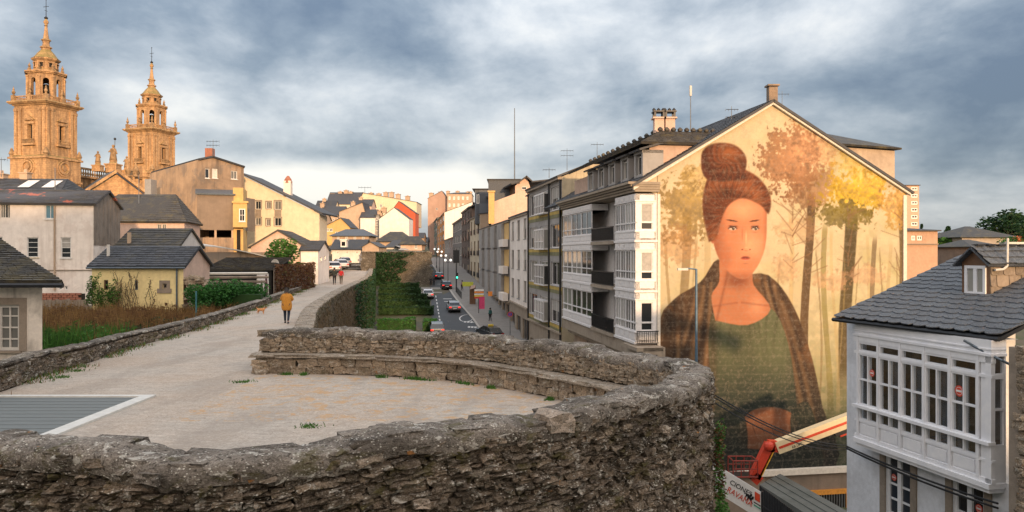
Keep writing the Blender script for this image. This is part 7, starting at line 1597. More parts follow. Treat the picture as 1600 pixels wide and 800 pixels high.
# conifers and trees beyond the right roofs
for (px, y0, y1, d, rad, shape, mt, lab) in ((1481, 400, 356, 150, 2.6, 'cone', 'tree_dark', 'dark pointed conifer in the gap between brick building and hipped house'), (1468, 400, 366, 165, 2.0, 'cone', 'tree_dark', 'smaller dark conifer left of the pointed one'), (1500, 405, 376, 140, 3.6, 'round', 'tree_green', 'rounded light green tree below the conifers'),
                                         (1515, 405, 380, 135, 3.0, 'round', 'tree_dark', 'rounded dark tree right of the light green one'), (1577, 400, 334, 190, 6.5, 'round', 'tree_dark', 'large green tree rising behind the hipped roof'), (1600, 400, 342, 200, 8, 'round', 'tree_dark', 'broad green tree at the right edge behind the roofs'),
                                         (1440, 390, 350, 220, 1.5, 'cone', 'tree_dark', 'thin tree top right of the tall block'), (1474, 402, 372, 135, 2.6, 'round', 'tree_green', 'green bush-like tree beside the brick building')):
    b_ = XY(px, d); b_.z = zat(y0, d) - 1.5; tree('tree', lab, b_, zat(y1, d) - b_.z, rad, M[mt], 46 if shape == 'cone' else 34, 70, .05 * rad + .18, .2, 'trees beyond the roofs', shape, .2)
# hedge rows in the street garden
M['hedge2'] = leafmat('dark_hedge_leaves', (.010, .028, .010), (.022, .062, .018), (.06, .14, .03)); rows_h = [(506, 590, 650), (508, 661, 683), (489, 592, 678), (478, 592, 672), (468, 592, 668), (459, 592, 658), (450, 594, 655), (442, 596, 652), (434, 598, 651), (427, 600, 648), (421, 602, 646), (416, 603, 644)]
hlab = ['long bright clipped hedge nearest the bastion', 'short clipped bush between the nearest hedge and the street', 'second long dark hedge of the terraced garden', 'third long dark hedge, its end beside the road', 'fourth dark hedge, beside the white parked car', 'fifth hedge counted from the near end', 'sixth hedge counted from the near end', 'seventh hedge, under the far bastion wall', 'eighth hedge, narrower, before the far bastion', 'ninth hedge below the bastion masonry', 'tenth hedge, high and narrow near the bastion', 'farthest hedge against the bastion masonry']
for k, (y, x0, x1) in enumerate(rows_h):
    d = dstreet(y + 2) if k > 1 else dstreet(516); z0 = zstreet(d); zt = zat(y - 9 if k < 2 else y - 6.5, d); a, b_ = XY(x0, d), XY(x1, d); L_ = (b_ - a).length; wd = 1.5 if k < 2 else 1.9; hh = zt - z0 if k < 2 else max(1.2, min(2.6, zt - z0))
    z1 = z0 + hh
    T = thing('hedge', hlab[k], 'hedge', Vector(((a.x + b_.x) / 2, d, z0)), 'clipped hedges in rows'); n = 10; mb = MB()
    mb.box(((a.x + b_.x) / 2, d, (z0 + z1) / 2 - .1), (L_ * .98, wd * .8, z1 - z0 - .25)); cr = MB()
    def hp():
        x = rv.uniform(a.x, b_.x); s_ = rv.random()
        if s_ < .5: return Vector((x, d - wd * .45 + rv.uniform(-.12, .12), rv.uniform(z0, z1)))
        return Vector((x, d + rv.uniform(-wd / 2, wd / 2), z1 - .15 + .32 * mnoise.noise(Vector((x * .9, d, 0))) + rv.uniform(-.12, .12)))
    leaves(cr, hp, int(L_ * 230), .13, .8); mb.build('stems', M['hedge'], T); cr.build('foliage', M['hedge2'] if k > 1 else M['ivy'], T)
# ivy down the curtain wall and on the far bastion
cr = MB(); fp = Path([p for p in offset_path(RB, .85) if 70 < p.y < 175])
def ip_():
    p, tt = fp.get(rv.uniform(0, fp.len)); return Vector((p.x + rv.uniform(-.05, .3), p.y, rv.uniform(-6, .5)))
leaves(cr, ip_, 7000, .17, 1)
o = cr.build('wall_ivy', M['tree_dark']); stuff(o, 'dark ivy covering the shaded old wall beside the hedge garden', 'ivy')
cr = MB()
def ib():
    x = rv.uniform(0, 1) ** 1.5; y = rv.uniform(394, 446); e = 58 + 14 * mnoise.noise(Vector((y * .12, 3, 1))) - 22 * ((y - 394) / 52) ** .5; return at(588 + e * x, y, 145.4 + rv.uniform(-.3, 0))
leaves(cr, ib, 2600, .22, 1); o = cr.build('bastion_ivy', M['tree_dark']); stuff(o, 'ivy hanging over the left part of the far bastion wall', 'ivy')
# dry grass on the outer face of the curtain wall
cr = MB(); fp = Path([p for p in offset_path(RB, .8) if 30 < p.y < 100])
for _ in range(5200):
    s_ = rv.uniform(0, 1) ** 1.3 * fp.len; p, tt = fp.get(s_); z = rv.uniform(-5.5, .2)
    if mnoise.noise(Vector((s_ * .25, z * .5, 3))) < -.15: continue
    h = rv.uniform(.25, .7); n_ = Vector((tt.y, -tt.x, 0)); q = Vector((p.x, p.y, z)) + n_ * rv.uniform(0, .08); w_ = tt * .03; t_ = q + n_ * rv.uniform(.08, .3) + Vector((0, 0, -h)) + tt * rv.uniform(-.15, .15); cr.add((q - w_, q + w_, t_), ((0, 1, 2),))
o = cr.build('hanging_grass', M['dry']); stuff(o, 'dry brown grass hanging on the outer wall face', 'dry grass')
# garden weeds beyond the low parapet
def blades(name, label, n, region, hr, mat, wd=.035, seed=1, clump=.5):
    cr = MB(); r_ = random.Random(seed); k = 0
    while k < n:
        x, y = region(r_); 
        if x is None: continue
        g = mnoise.noise(Vector((x * clump, y * clump, seed))); z = ztown(x, y); h = r_.uniform(*hr) * (1 + .6 * g); a = r_.uniform(0, 2 * pi); w_ = Vector((cos(a), sin(a), 0)) * wd * r_.uniform(.6, 1.6); b_ = Vector((x, y, z - .05)); l_ = Vector((r_.uniform(-.3, .3), r_.uniform(-.3, .3), 1)) * h
        cr.add((b_ - w_, b_ + w_, b_ + l_ + w_ * .2), ((0, 1, 2),))
        if r_.random() < .5: m_ = b_ + l_ * r_.uniform(.4, .9); a2 = r_.uniform(0, 6.28); v_ = Vector((cos(a2), sin(a2), r_.uniform(-.2, .5))) * wd * 3.2; cr.add((m_, m_ + v_ + Vector((0, 0, .03)), m_ + v_ * 1.9, m_ + v_ - Vector((0, 0, .03))), ((0, 1, 2, 3),))
        k += 1
    o = cr.build(name, mat); stuff(o, label); return o
def reg(px0, px1, d0, d1):
    def f(r_):
        d = r_.uniform(d0, d1); px = r_.uniform(px0, px1); x = (px - 800) / F * d
        return (x, d) if x < leftx(d) - .4 else (None, None)
    return f
M['rust_weed'] = leafmat('rust_weeds', (.07, .035, .018), (.16, .085, .035), (.26, .15, .06))
blades('dry_weeds', 'tall dry brown weeds in the garden below the yellow house', 13000, reg(60, 400, 27, 50), (.3, 1.3), M['dry'], .03, 2, .8)
blades('rust_weeds', 'dark rust brown withered weeds among the dry grass', 11000, reg(60, 400, 30, 49), (.3, 1.2), M['rust_weed'], .05, 12, .7)
blades('green_weeds', 'dense green weeds growing over the low parapet next to the cottage', 5000, reg(55, 200, 26, 33), (.4, 1.5), M['fern'], .05, 5, .9)
blades('dark_weeds', 'darker green weeds in the middle of the garden', 3500, reg(120, 290, 30, 40), (.3, 1.0), M['tree_dark'], .05, 8, .8)
lb_ = ['feathery green bush by the cottage corner', 'broad green bush right of the cottage corner bush', 'green bush in the middle of the overgrown strip', 'small dark bush before the yellow house', 'dark bush left of the teal post', 'brown withered bush below the plank fence', 'brown bush at the foot of the yellow house', 'low bright green bush close to the parapet']
for k, (px, d, r_, h_, mt) in enumerate(((82, 27, .9, 1.2, 'fern'), (118, 28.5, 1.3, 1.4, 'fern'), (158, 30, 1.2, 1.1, 'fern'), (222, 35, .9, .9, 'tree_dark'), (270, 40, .9, .9, 'tree_dark'), (105, 44, 1.5, 1.0, 'rust_weed'), (200, 46, 1.8, .9, 'rust_weed'), (190, 31, .8, .8, 'tree_green'))):
    c = XY(px, d); z_ = ztown(c.x, d); T_ = thing('bush', lb_[k], 'bush', (c.x, d, z_), 'bushes in the overgrown garden'); cr = MB(); st_ = MB()
    for j in range(16):
        a = rv.uniform(0, 6.28); q = Vector((c.x + cos(a) * r_ * rv.uniform(.2, 1), d + sin(a) * r_ * rv.uniform(.2, 1), z_ + h_ * rv.uniform(.2, 1))); st_.tube((c.x, d, z_ - .1), q, .02, .008, 4); leaves(cr, blobpts(q, (r_ * .28, r_ * .28, h_ * .2)), 60, .07, 1)
    st_.build('stems', M['bark'], T_); cr.build('foliage', M[mt], T_)
# grass strip along the low parapet and tufts on the gravel
cr = MB(); r_ = random.Random(3); dr_ = MB()
for _ in range(9000):
    s_ = r_.uniform(3, lp.len * .35); p, tt = lp.get(s_); n_ = Vector((tt.y, -tt.x, 0)); o_ = abs(r_.gauss(0, .28)) 
    if mnoise.noise(Vector((s_ * .6, 2, 0))) < -.1 + .15 * o_: continue
    q = p + n_ * (.02 + o_); h = r_.uniform(.03, .16); a = r_.uniform(0, 6.28); w_ = Vector((cos(a), sin(a), 0)) * .012; l_ = Vector((r_.uniform(-.5, .5), r_.uniform(-.5, .5), 1)) * h; (cr if r_.random() < .6 else dr_).add((q - w_, q + w_, q + l_), ((0, 1, 2),))
cs_ = [(r_.uniform(0, bp.len), r_.uniform(.04, .22)) for _ in range(13)]
for _ in range(1500):
    c_ = r_.choice(cs_); s_ = min(bp.len, max(0, r_.gauss(*c_))); p, tt = bp.get(s_); n_ = Vector((tt.y, -tt.x, 0)); o_ = abs(r_.gauss(0, .06))
    q = p - n_ * (.12 + o_); h = r_.uniform(.03, .11); w_ = Vector((.012, 0, 0)); l_ = Vector((r_.uniform(-.4, .4), r_.uniform(-.4, .4), 1)) * h; cr.add((q - w_, q + w_, q + l_), ((0, 1, 2),))
for (x, y) in ((487, 667), (380, 597), (118, 580), (95, 590)):
    d = 3.4 * F / (y - HY)
    for _ in range(90): q = XY(x, d) + Vector((r_.gauss(0, .14), r_.gauss(0, .1), 0)); w_ = Vector((.012, 0, 0)); cr.add((q - w_, q + w_, q + Vector((r_.uniform(-.06, .06), 0, r_.uniform(.02, .08)))), ((0, 1, 2),))
o = cr.build('verge_grass', M['fern']); stuff(o, 'short green grass along the foot of the low parapet')
o = dr_.build('dry_verge_grass', M['dry']); stuff(o, 'short dry grass along the foot of the low parapet')
# pebbles and grit on the gravel
pb = MB()
for _ in range(1500):
    d = 9.5 + 30 * r_.random() ** 1.8; x = r_.uniform(-.6, .18) * d; p = Vector((x, d, .004)); 
    s_ = r_.uniform(.004, .013); pb.ball(p, (s_ * 1.3, s_, s_ * .5), 4, 3)
o = pb.build('loose_grit', flat('grit', (.36, .31, .27), .95, var=.4)); stuff(o, 'small loose stones scattered over the gravel walk')
# ivy mass beside the shed, teal post, withered vine fence
iv = thing('ivy_hedge', 'mass of bright green ivy over the shed wall beside the walk', 'ivy hedge', at(355, 485, 47)); cr = MB(); co = MB()
for k in range(60):
    q = k / 60; px = 300 + 114 * q; d = 46 + 6 * q; yt = 452 - 6 * sin(q * 3) + 4 * sin(q * 17); yb = 478 - 6 * q
    c = at(px, rv.uniform(yt, yb - 4), d + rv.uniform(-.3, .5)); leaves(cr, blobpts(c, (.5, .4, .42)), 110, .085, .9)
co.box(at(357, 472, 49.6), (4.2, .6, 1.0), .1); co.build('stems', M['hedge'], iv); cr.build('foliage', M['ivy'], iv)
p_ = at(306.5, 490, 44); T_ = MB().tube((p_.x, p_.y, -1.2), (p_.x, p_.y, zat(455, 44)), .05).build('post', flat('teal_paint', (.04, .16, .19), .5), None, 'thin teal post standing behind the parapet at the ivy', loc=(p_.x, p_.y, -1.2)); T_['category'] = 'post'
fv = Wall(XY(427, 60), XY(489, 76)); T_ = thing('vine_fence', 'fence overgrown with withered brown vine beside the walk', 'fence', Vector((fv.A.x, fv.A.y, -.5))); zf = zat(417, 64)
for k in range(12): a = fv.len * k / 12; MB().boxf(fv.A, fv.u, fv.n, a + .02, a + fv.len / 12 - .02, -.6, zf, 0, .06).build('panel', M['wood_clad'], T_)
cr = MB()
for _ in range(4200):
    a = rv.uniform(0, 1) ** 1.2 * fv.len; leaves(cr, fv.pt(a, rv.uniform(-.4, zf + .25), .12 + rv.uniform(0, .15)), 1, .11, 1)
cr.build('vine', M['vine_brown'], T_)
# climbers on the yellow house and by the white house
def climber(name, label, px0, px1, ybase, ytop, d, mat, n, dry=False):
    T_ = thing(name, label, 'climbing plant', at((px0 + px1) / 2, ybase, d)); mb = MB(); cr = MB()
    for k in range(n):
        p = at(rv.uniform(px0, px1), ybase, d); h = zat(rv.uniform(ytop, (ytop + ybase) / 2), d) - p.z; q = p
        for s_ in range(6):
            q2 = q + Vector((rv.uniform(-.18, .18), rv.uniform(-.02, .02), h / 6)); mb.tube(q, q2, .018, .014, 4, False)
            leaves(cr, blobpts(q2, (.16, .08, .16)), 7 if dry else 16, .045 if dry else .07); q = q2
    mb.build('stems', M['bark'], T_); cr.build('foliage', mat, T_)
climber('climber', 'leafless brown climber on the middle of the yellow house front', 182, 214, 482, 424, 49.6, M['dry'], 16, True)
climber('climber', 'green leafy climber left of the brown one on the yellow house', 150, 186, 484, 438, 49.6, M['fern'], 12)
climber('climber', 'thin dry stems climbing between the two tiny windows', 222, 240, 484, 436, 49.6, M['dry'], 4, True)
climber('climber', 'green climber at the corner between white and yellow house', 136, 150, 478, 428, 49.3, M['fern'], 8)
# plants hanging at the right edge of the bastion
cr = MB(); T_ = thing('wall_plants', 'reddish and green plants growing at the outer right edge of the bastion', 'climbing plant', at(1128, 760, 14.2))
for k in range(26): c = at(1119 + rv.uniform(0, 9) + (8 if k < 6 else 0), rv.uniform(655, 812) if k >= 6 else rv.uniform(770, 815), 14.0 + rv.uniform(-.2, .3)); leaves(cr, blobpts(c, (.09, .09, .2)), 45, .032)
cr.build('foliage', M['fern'], T_); cr = MB()
for k in range(12): c = at(1119 + rv.uniform(0, 10), rv.uniform(645, 770), 14.0); leaves(cr, blobpts(c, (.1, .1, .16)), 50, .03)
cr.build('dry_foliage', M['vine_brown'], T_)
# moss cushions on the near wall
# ------------------------------------------------------------------ cars
carglass = glassmat('car_glass', (.015, .018, .02), .05); tyre = flat('tyre', (.02, .02, .02), .9); rim = flat('rim', (.35, .36, .38), .3, .8)
m, t, b = newmat('tail_lamp'); b.inputs['Base Color'].default_value = (.6, .01, .01, 1); b.inputs['Emission Color'].default_value = (1, .03, .02, 1); b.inputs['Emission Strength'].default_value = 1.0; TL = m
TLoff = flat('tail_lamp_unlit', (.45, .02, .015), .3)
def carpaint(name, c): m_ = flat(name, c, .25, .3, var=.03); m_.node_tree.nodes['Principled BSDF'].inputs['Coat Weight'].default_value = .6; return m_
def car(name, label, loc, rz, paint, lit=True, roofp=None, taxi=False):
    """rear faces -Y in the car's own frame"""
    T = thing(name, label, 'car', loc); base = Vector(loc); T.rotation_euler = (atan2(zstreet(loc[1] + 3) - zstreet(loc[1] - 3), 6), 0, rz)
    L_ = 4.3; hw = .88
    st = [(-2.15, .50, .80, .82), (-2.1, .34, .96, .86), (-1.7, .26, 1.0, .89), (-.8, .22, 1.0, .90), (.6, .22, .98, .90), (1.3, .24, .90, .88), (1.9, .28, .78, .84), (2.12, .38, .66, .74)]
    mb = MB(); ring = []
    for y, zl, zh, w_ in st: ring.append([(-w_ * .9, y, zl), (-w_, y, zl + .12), (-w_, y, zl * .4 + zh * .6), (-w_ * .95, y, zh - .04), (-w_ * .82, y, zh), (w_ * .82, y, zh), (w_ * .95, y, zh - .04), (w_, y, zl * .4 + zh * .6), (w_, y, zl + .12), (w_ * .9, y, zl)])
    vs_ = [base + Vector(p) for r in ring for p in r]; fs_ = [(i * 10 + j, i * 10 + (j + 1) % 10, (i + 1) * 10 + (j + 1) % 10, (i + 1) * 10 + j) for i in range(len(st) - 1) for j in range(10)]; fs_ += [tuple(range(10)), tuple(range((len(st) - 1) * 10, len(st) * 10))[::-1]]
    mb.add(vs_, fs_); mb.build('body', paint, T, smooth=False)
    gh = [(-1.75, .98, .98, .80), (-1.2, .98, 1.36, .70), (-.5, .98, 1.45, .66), (.25, .98, 1.42, .66), (1.1, .92, .96, .74)]
    mb = MB(); vs_ = [base + Vector(p) for y, zl, zh, w_ in gh for p in ((-.80, y, zl), (-w_, y, zh), (w_, y, zh), (.80, y, zl))]; mb.add(vs_, [(i * 4 + j, i * 4 + j + 1, (i + 1) * 4 + j + 1, (i + 1) * 4 + j) for i in range(4) for j in range(3)]); mb.build('windows', carglass, T)
    mb = MB(); 
    for (a, b_) in ((-1.22, -.5), (-.5, .28)):
        za, zb_ = (1.365, 1.455) if a < -1 else (1.455, 1.425); mb.add([base + Vector(p) for p in ((-.70, a, za), (.70, a, za), (.67, b_, zb_), (-.67, b_, zb_), (-.70, a, za - .04), (.70, a, za - .04), (.67, b_, zb_ - .04), (-.67, b_, zb_ - .04))], ((0, 1, 2, 3), (4, 5, 1, 0), (5, 6, 2, 1), (7, 4, 0, 3)))
    for s_ in (-1, 1):
        for (p, q) in (((s_ * .79, -1.74, .99), (s_ * .70, -1.2, 1.37)), ((s_ * .8, -.35, .98), (s_ * .68, -.4, 1.44)), ((s_ * .78, 1.1, .95), (s_ * .67, .28, 1.42))): mb.tube(base + Vector(p), base + Vector(q), .035, .03, 4)
    mb.build('roof', roofp or paint, T)
    for x in (-1, 1):
        for y in (-1.35, 1.35):
            w = MB().tube(base + Vector((x * .90, y, .32)), base + Vector((x * .68, y, .32)), .32, .32, 14).build('wheel', tyre, T); MB().tube(base + Vector((x * .905, y, .32)), base + Vector((x * .86, y, .32)), .2, .2, 10).build('rim', rim, w)
        MB().box(base + Vector((x * .66, -2.13, .80)), (.34, .12, .16)).build('tail_light', TL if lit else TLoff, T); MB().box(base + Vector((x * .6, 2.1, .62)), (.3, .1, .12)).build('headlight', M['white_paint'], T); MB().box(base + Vector((x * .93, .75, 1.0)), (.16, .1, .12)).build('mirror', paint, T)
    MB().box(base + Vector((0, -2.17, .62)), (.5, .02, .12)).build('number_plate', M['white_paint'], T); MB().box(base + Vector((0, -2.14, .42)), (1.5, .1, .14)).build('bumper', M['dark_metal'], T)
    if taxi: MB().box(base + Vector((0, -.3, 1.56)), (.6, .25, .2)).build('roof_sign', Ye, T)
silver = carpaint('silver_paint', (.22, .23, .24)); black = carpaint('black_paint', (.02, .02, .025)); wht = carpaint('car_white', (.6, .6, .62)); dgrey = carpaint('dark_grey_paint', (.05, .06, .07))
def rz_at(px, py): a, b_ = sp(px, py + 6), sp(px - (px - 655) * 6 / (py - 388), py); v_ = b_ - a; return atan2(v_.y, v_.x) - pi / 2
for (px, py, mt, lit, rp, taxi, lab) in ((708.5, 489, silver, True, None, False, 'silver car with lit tail lamps driving away up the middle of the street'), (697, 453, black, True, None, False, 'black car with red tail lamps at the crossing below the traffic light'), (685.5, 437, dgrey, True, None, False, 'dark grey car farthest up the street beside the far bastion'),
                                      (668.5, 468, wht, True, None, False, 'white car parked at the end of the hedges'), (682.5, 526, dgrey, True, None, False, 'car with bright red tail lamps partly hidden behind the near bastion wall'), (764, 533, dgrey, False, None, True, 'dark car with a yellow roof sign at the near kerb')):
    p = sp(px, py); d = p.y + 2.1; q = XY(px, d); car('parked_car' if not lit or mt is wht else 'car', lab, (q.x, q.y, zstreet(q.y) + .02), rz_at(px, py) + (.35 if taxi else 0), mt, lit, rp, taxi)
for (px, d, z, mt, a_, lab) in ((521, 112, .75, wht, .35, 'white car parked among the low houses left of the walk'), (531, 122, 1.0, wht, .5, 'second white car parked just behind the first by the walk'), (538, 136, 1.2, silver, .4, 'silver car parked highest, beside the dark slate roofed house')):
    q = XY(px, d); car('parked_car', lab, (q.x, q.y, z), a_, mt, False)
# ------------------------------------------------------------------ people and dog
def skin(name, V_, E_, R_, mat, parent, sub=2, root=0):
    me = bpy.data.meshes.new('tmp'); me.from_pydata(V_, E_, []); o = bpy.data.objects.new('tmp', me); COL.objects.link(o); o.modifiers.new('s', 'SKIN'); sv = me.skin_vertices[0].data
    for i, r in enumerate(R_): sv[i].radius = r if isinstance(r, tuple) else (r, r); sv[i].use_root = (i == root)
    ss = o.modifiers.new('b', 'SUBSURF'); ss.levels = sub; ss.render_levels = sub; dg = bpy.context.evaluated_depsgraph_get(); m2 = bpy.data.meshes.new_from_object(o.evaluated_get(dg)); bpy.data.objects.remove(o); m2.name = name
    m2.polygons.foreach_set('use_smooth', [True] * len(m2.polygons)); m2.materials.clear(); m2.materials.append(mat); r_ = bpy.data.objects.new(name, m2); COL.objects.link(r_); r_.parent = parent; return r_
SKM = flat('skin', (.50, .28, .19), .5, var=.05)
def person(label, loc, rz, h, top, legs, hair, stride=.25, coat=False, arms='down', hairlen=0, coatc=None):
    """faces +Y in its own frame, walking"""
    T = thing('person', label, 'person', loc); T.rotation_euler = (0, 0, rz); T.scale = (h / 1.72,) * 3; s = stride
    J = dict(pel=(0, 0, .93), wa=(0, 0, 1.08), ch=(0, .01, 1.28), nk=(0, 0, 1.46), hd=(0, .02, 1.60), ht=(0, .02, 1.68), hl=(-.10, 0, .88), kl=(-.10, .10 * s / .25, .50), al=(-.10, s * .55, .09), tl=(-.10, s * .55 + .15, .03), hr=(.10, 0, .88), kr=(.10, .02, .49), ar=(.10, -s * .9, .12), tr=(.10, -s * .9 + .13, .03), sl=(-.18, 0, 1.40), sr=(.18, 0, 1.40))
    if arms == 'down': J.update(el=(-.24, -.06, 1.14), wl=(-.25, .06, .92), fl=(-.25, .10, .83), er=(.24, .02, 1.14), wr=(.25, -.08, .92), fr=(.25, -.1, .83))
    else: J.update(el=(-.28, .06, 1.16), wl=(-.10, .24, 1.14), fl=(-.02, .26, 1.16), er=(.28, .06, 1.16), wr=(.12, .24, 1.10), fr=(.04, .27, 1.12))
    k = list(J); I = {n: i for i, n in enumerate(k)}; E_ = [('pel', 'wa'), ('wa', 'ch'), ('ch', 'nk'), ('nk', 'hd'), ('hd', 'ht'), ('pel', 'hl'), ('hl', 'kl'), ('kl', 'al'), ('al', 'tl'), ('pel', 'hr'), ('hr', 'kr'), ('kr', 'ar'), ('ar', 'tr'), ('ch', 'sl'), ('sl', 'el'), ('el', 'wl'), ('wl', 'fl'), ('ch', 'sr'), ('sr', 'er'), ('er', 'wr'), ('wr', 'fr')]
    R = dict(pel=(.14, .11), wa=(.13, .095), ch=(.15, .105), nk=.052, hd=.088, ht=.07, hl=.085, kl=.055, al=.036, tl=.03, hr=.085, kr=.055, ar=.036, tr=.03, sl=.058, sr=.058, el=.042, er=.042, wl=.028, wr=.028, fl=.024, fr=.024)
    skin('body', [J[n] for n in k], [(I[a], I[b_]) for a, b_ in E_], [R[n] for n in k], SKM, T)
    def sub(names, edges, rad, nm, mat): ii = {n: i for i, n in enumerate(names)}; return skin(nm, [J[n] for n in names], [(ii[a], ii[b_]) for a, b_ in edges], [rad[n] for n in names], mat, T)
    R2 = {n: (tuple(x * 1.16 + .008 for x in r) if isinstance(r, tuple) else r * 1.22 + .008) for n, r in R.items()}
    sub(['pel', 'hl', 'kl', 'al', 'hr', 'kr', 'ar'], [('pel', 'hl'), ('hl', 'kl'), ('kl', 'al'), ('pel', 'hr'), ('hr', 'kr'), ('kr', 'ar')], R2, 'trousers', legs)
    if coat:
        R2.update(ch=(.16, .12), nk=.075, sl=.085, sr=.085, el=.08, er=.08, wl=.055, wr=.055); bt = MB().lathe((0, 0, 0), [(.215, .64), (.235, .70), (.262, .80), (.258, .92), (.238, 1.06), (.225, 1.2), (.215, 1.32), (.17, 1.42), (.08, 1.48)], 14); bt.v = [(x, y * .72 - .01, z) for x, y, z in bt.v]; bt.build('coat_body', top, T, smooth=True, loc=(0, 0, 0))
        sub(['ch', 'nk', 'sl', 'el', 'wl', 'sr', 'er', 'wr'], [('ch', 'nk'), ('ch', 'sl'), ('sl', 'el'), ('el', 'wl'), ('ch', 'sr'), ('sr', 'er'), ('er', 'wr')], R2, 'sleeves', top)
    else:
        J['hem'] = (0, 0, .86); R2.update(hem=(.16, .12), nk=.07)
        sub(['ch', 'wa', 'pel', 'hem', 'nk', 'sl', 'el', 'wl', 'sr', 'er', 'wr'], [('ch', 'wa'), ('wa', 'pel'), ('pel', 'hem'), ('ch', 'nk'), ('ch', 'sl'), ('sl', 'el'), ('el', 'wl'), ('ch', 'sr'), ('sr', 'er'), ('er', 'wr')], R2, 'jacket', top)
    J['b1'] = (0, -.045, 1.64); J['b0'] = (0, -.06, 1.56); J['b2'] = (0, .0, 1.70); R2.update(b1=.105, b0=.085, b2=.085)
    nm = ['b1', 'b0', 'b2']; ed = [('b1', 'b0'), ('b1', 'b2')]; sub(nm, ed, R2, 'hair', hair)
    for s_, (x, y) in (('al', (J['al'][0], J['al'][1])), ('ar', (J['ar'][0], J['ar'][1]))): MB().ball(Vector((x, y + .05, .045)), (.052, .14, .05), 8, 5).build('shoe', M['dark_metal'], T, loc=(0, 0, 0))
    return T
hb = flat('black_hair', (.012, .009, .008), .6); grn = flat('gray_hair', (.15, .13, .12), .8)
def pcl(name, c): return flat(name, c, .9, var=.12, vs=18)
ddf = lambda y: CAMZ * F / (y - HY)
p = XY(448, ddf(505)); person('woman in a mustard orange quilted coat and navy trousers walking away', (p.x, p.y, 0), .12, 1.68, pcl('orange_coat', (.52, .23, .035)), pcl('navy_trousers', (.02, .03, .05)), hb, .25, True, 'fold')
p = XY(522.5, ddf(444.5)); person('person in a dark olive jacket walking on the left of the pair on the walk', (p.x, p.y, 0), .1, 1.76, pcl('dark_jacket', (.03, .035, .03)), pcl('black_trousers', (.015, .015, .02)), hb, .18, False)
p = XY(533, ddf(444)); person('person in a red jacket and brown trousers walking on the right of the pair', (p.x, p.y, 0), .1, 1.68, pcl('red_jacket', (.42, .02, .025)), pcl('olive_trousers', (.09, .075, .05)), grn, .18, False)
p = XY(573, 215); person('distant person in a light top near the far end of the walk', (p.x, p.y, 0), .1, 1.7, pcl('light_top', (.5, .45, .42)), pcl('grey_trousers', (.1, .1, .1)), hb, .1)
p = XY(578, 212); person('distant person in dark clothes near the far end of the walk', (p.x, p.y, 0), .1, 1.72, pcl('dark_top', (.03, .03, .06)), pcl('dark_trousers', (.02, .02, .03)), hb, .1)
for k, (px, py, c, lab) in enumerate(((673, 447.5, (.02, .02, .025), 'pedestrian in black at the left corner of the far bastion foot'), (678, 447, (.03, .03, .04), 'pedestrian in black right beside the first at the bastion foot'), (766, 503, (.03, .12, .12), 'pedestrian in a teal top on the pavement by the shops'), (722, 455, (.3, .2, .2), 'pedestrian near the traffic light on the pavement'))):
    p = sp(px, py); person(lab, (p.x, p.y, zstreet(p.y) + (.13 if k > 1 else .02)), .3 * k, 1.74, pcl('street_top', c), pcl('street_trousers', (.02, .02, .025)), hb, .15)
# dog
dl = ddf(491); c = XY(408, dl); T = thing('dog', 'small ginger and white dog trotting on the walk, left of the woman', 'dog', (c.x, c.y, 0)); T.rotation_euler = (0, 0, radians(-8)); T.scale = (.85,) * 3
fur = flat('ginger_fur', (.55, .25, .10), .9, var=.3, vs=9); 
V_ = [(0, 0, .30), (-.17, 0, .31), (.16, 0, .31), (.24, 0, .38), (.31, 0, .44), (.40, 0, .42), (-.25, 0, .36), (-.33, 0, .46), (.14, .06, .16), (.15, .06, .03), (.16, -.06, .16), (.20, -.06, .03), (-.17, .06, .19), (-.22, .06, .12), (-.19, .06, .03), (-.19, -.06, .19), (-.25, -.06, .12), (-.25, -.06, .03)]
skin('body', V_, [(0, 1), (0, 2), (2, 3), (3, 4), (4, 5), (1, 6), (6, 7), (2, 8), (8, 9), (2, 10), (10, 11), (1, 12), (12, 13), (13, 14), (1, 15), (15, 16), (16, 17)], [(.085, .08), (.08, .075), (.09, .085), .055, .06, .025, .025, .018, .03, .017, .03, .017, .038, .022, .017, .038, .022, .017], fur, T)
for s_ in (-1, 1): MB().add([(.29, s_ * .045, .49), (.34, s_ * .05, .48), (.27, s_ * .085, .42), (.30, s_ * .04, .44)], ((0, 1, 2), (0, 2, 3), (1, 2, 3))).build('ear', hb, T, loc=(0, 0, 0))
MB().ball((.41, 0, .42), .018, 6, 4).build('nose', hb, T, loc=(0, 0, 0))
# ------------------------------------------------------------------ antennas, lamp, dish
def antenna(label, px, y0, y1, d, kind=0, r=.03, group=None):
    a, b_ = at(px, y0, d), at(px, y1, d); T = thing('antenna', label, 'antenna', a, group); MB().tube(a, b_, r, r * .6, 6).build('mast', M['grey_metal'], T)
    if kind:
        for j in range(kind):
            q = b_ - Vector((0, 0, .25 + .5 * j)); s_ = .008 * d ; mb = MB().tube(q - Vector((s_, .2, 0)), q + Vector((s_, -.2, 0)), r * .7, r * .7, 5)
            for k in range(5): x = -s_ + 2 * s_ * k / 4; mb.tube(q + Vector((x, 0, -s_ * .2)), q + Vector((x, 0, s_ * .2)), r * .35, r * .35, 4)
            mb.build('aerial', M['dark_metal'], T)
antenna('very tall thin mast behind the slate penthouse', 804, 280, 169, 140, 0, .12); 
for k in range(8): pass
antenna('tall white mast on the ridge left of the mural gable', 1079, 205, 134, 52, 0, .04); MB().tube(at(1079, 150, 52), at(1079, 134, 52), .09, .09, 6).build('mast_head', M['offwhite_paint'], bpy.data.objects['antenna.001'])
antenna('low spiky aerial left of the gable apex', 1143, 186, 166, 51, 2, .03); antenna('reddish aerial just right of the gable apex', 1222, 168, 142, 50, 1, .02)
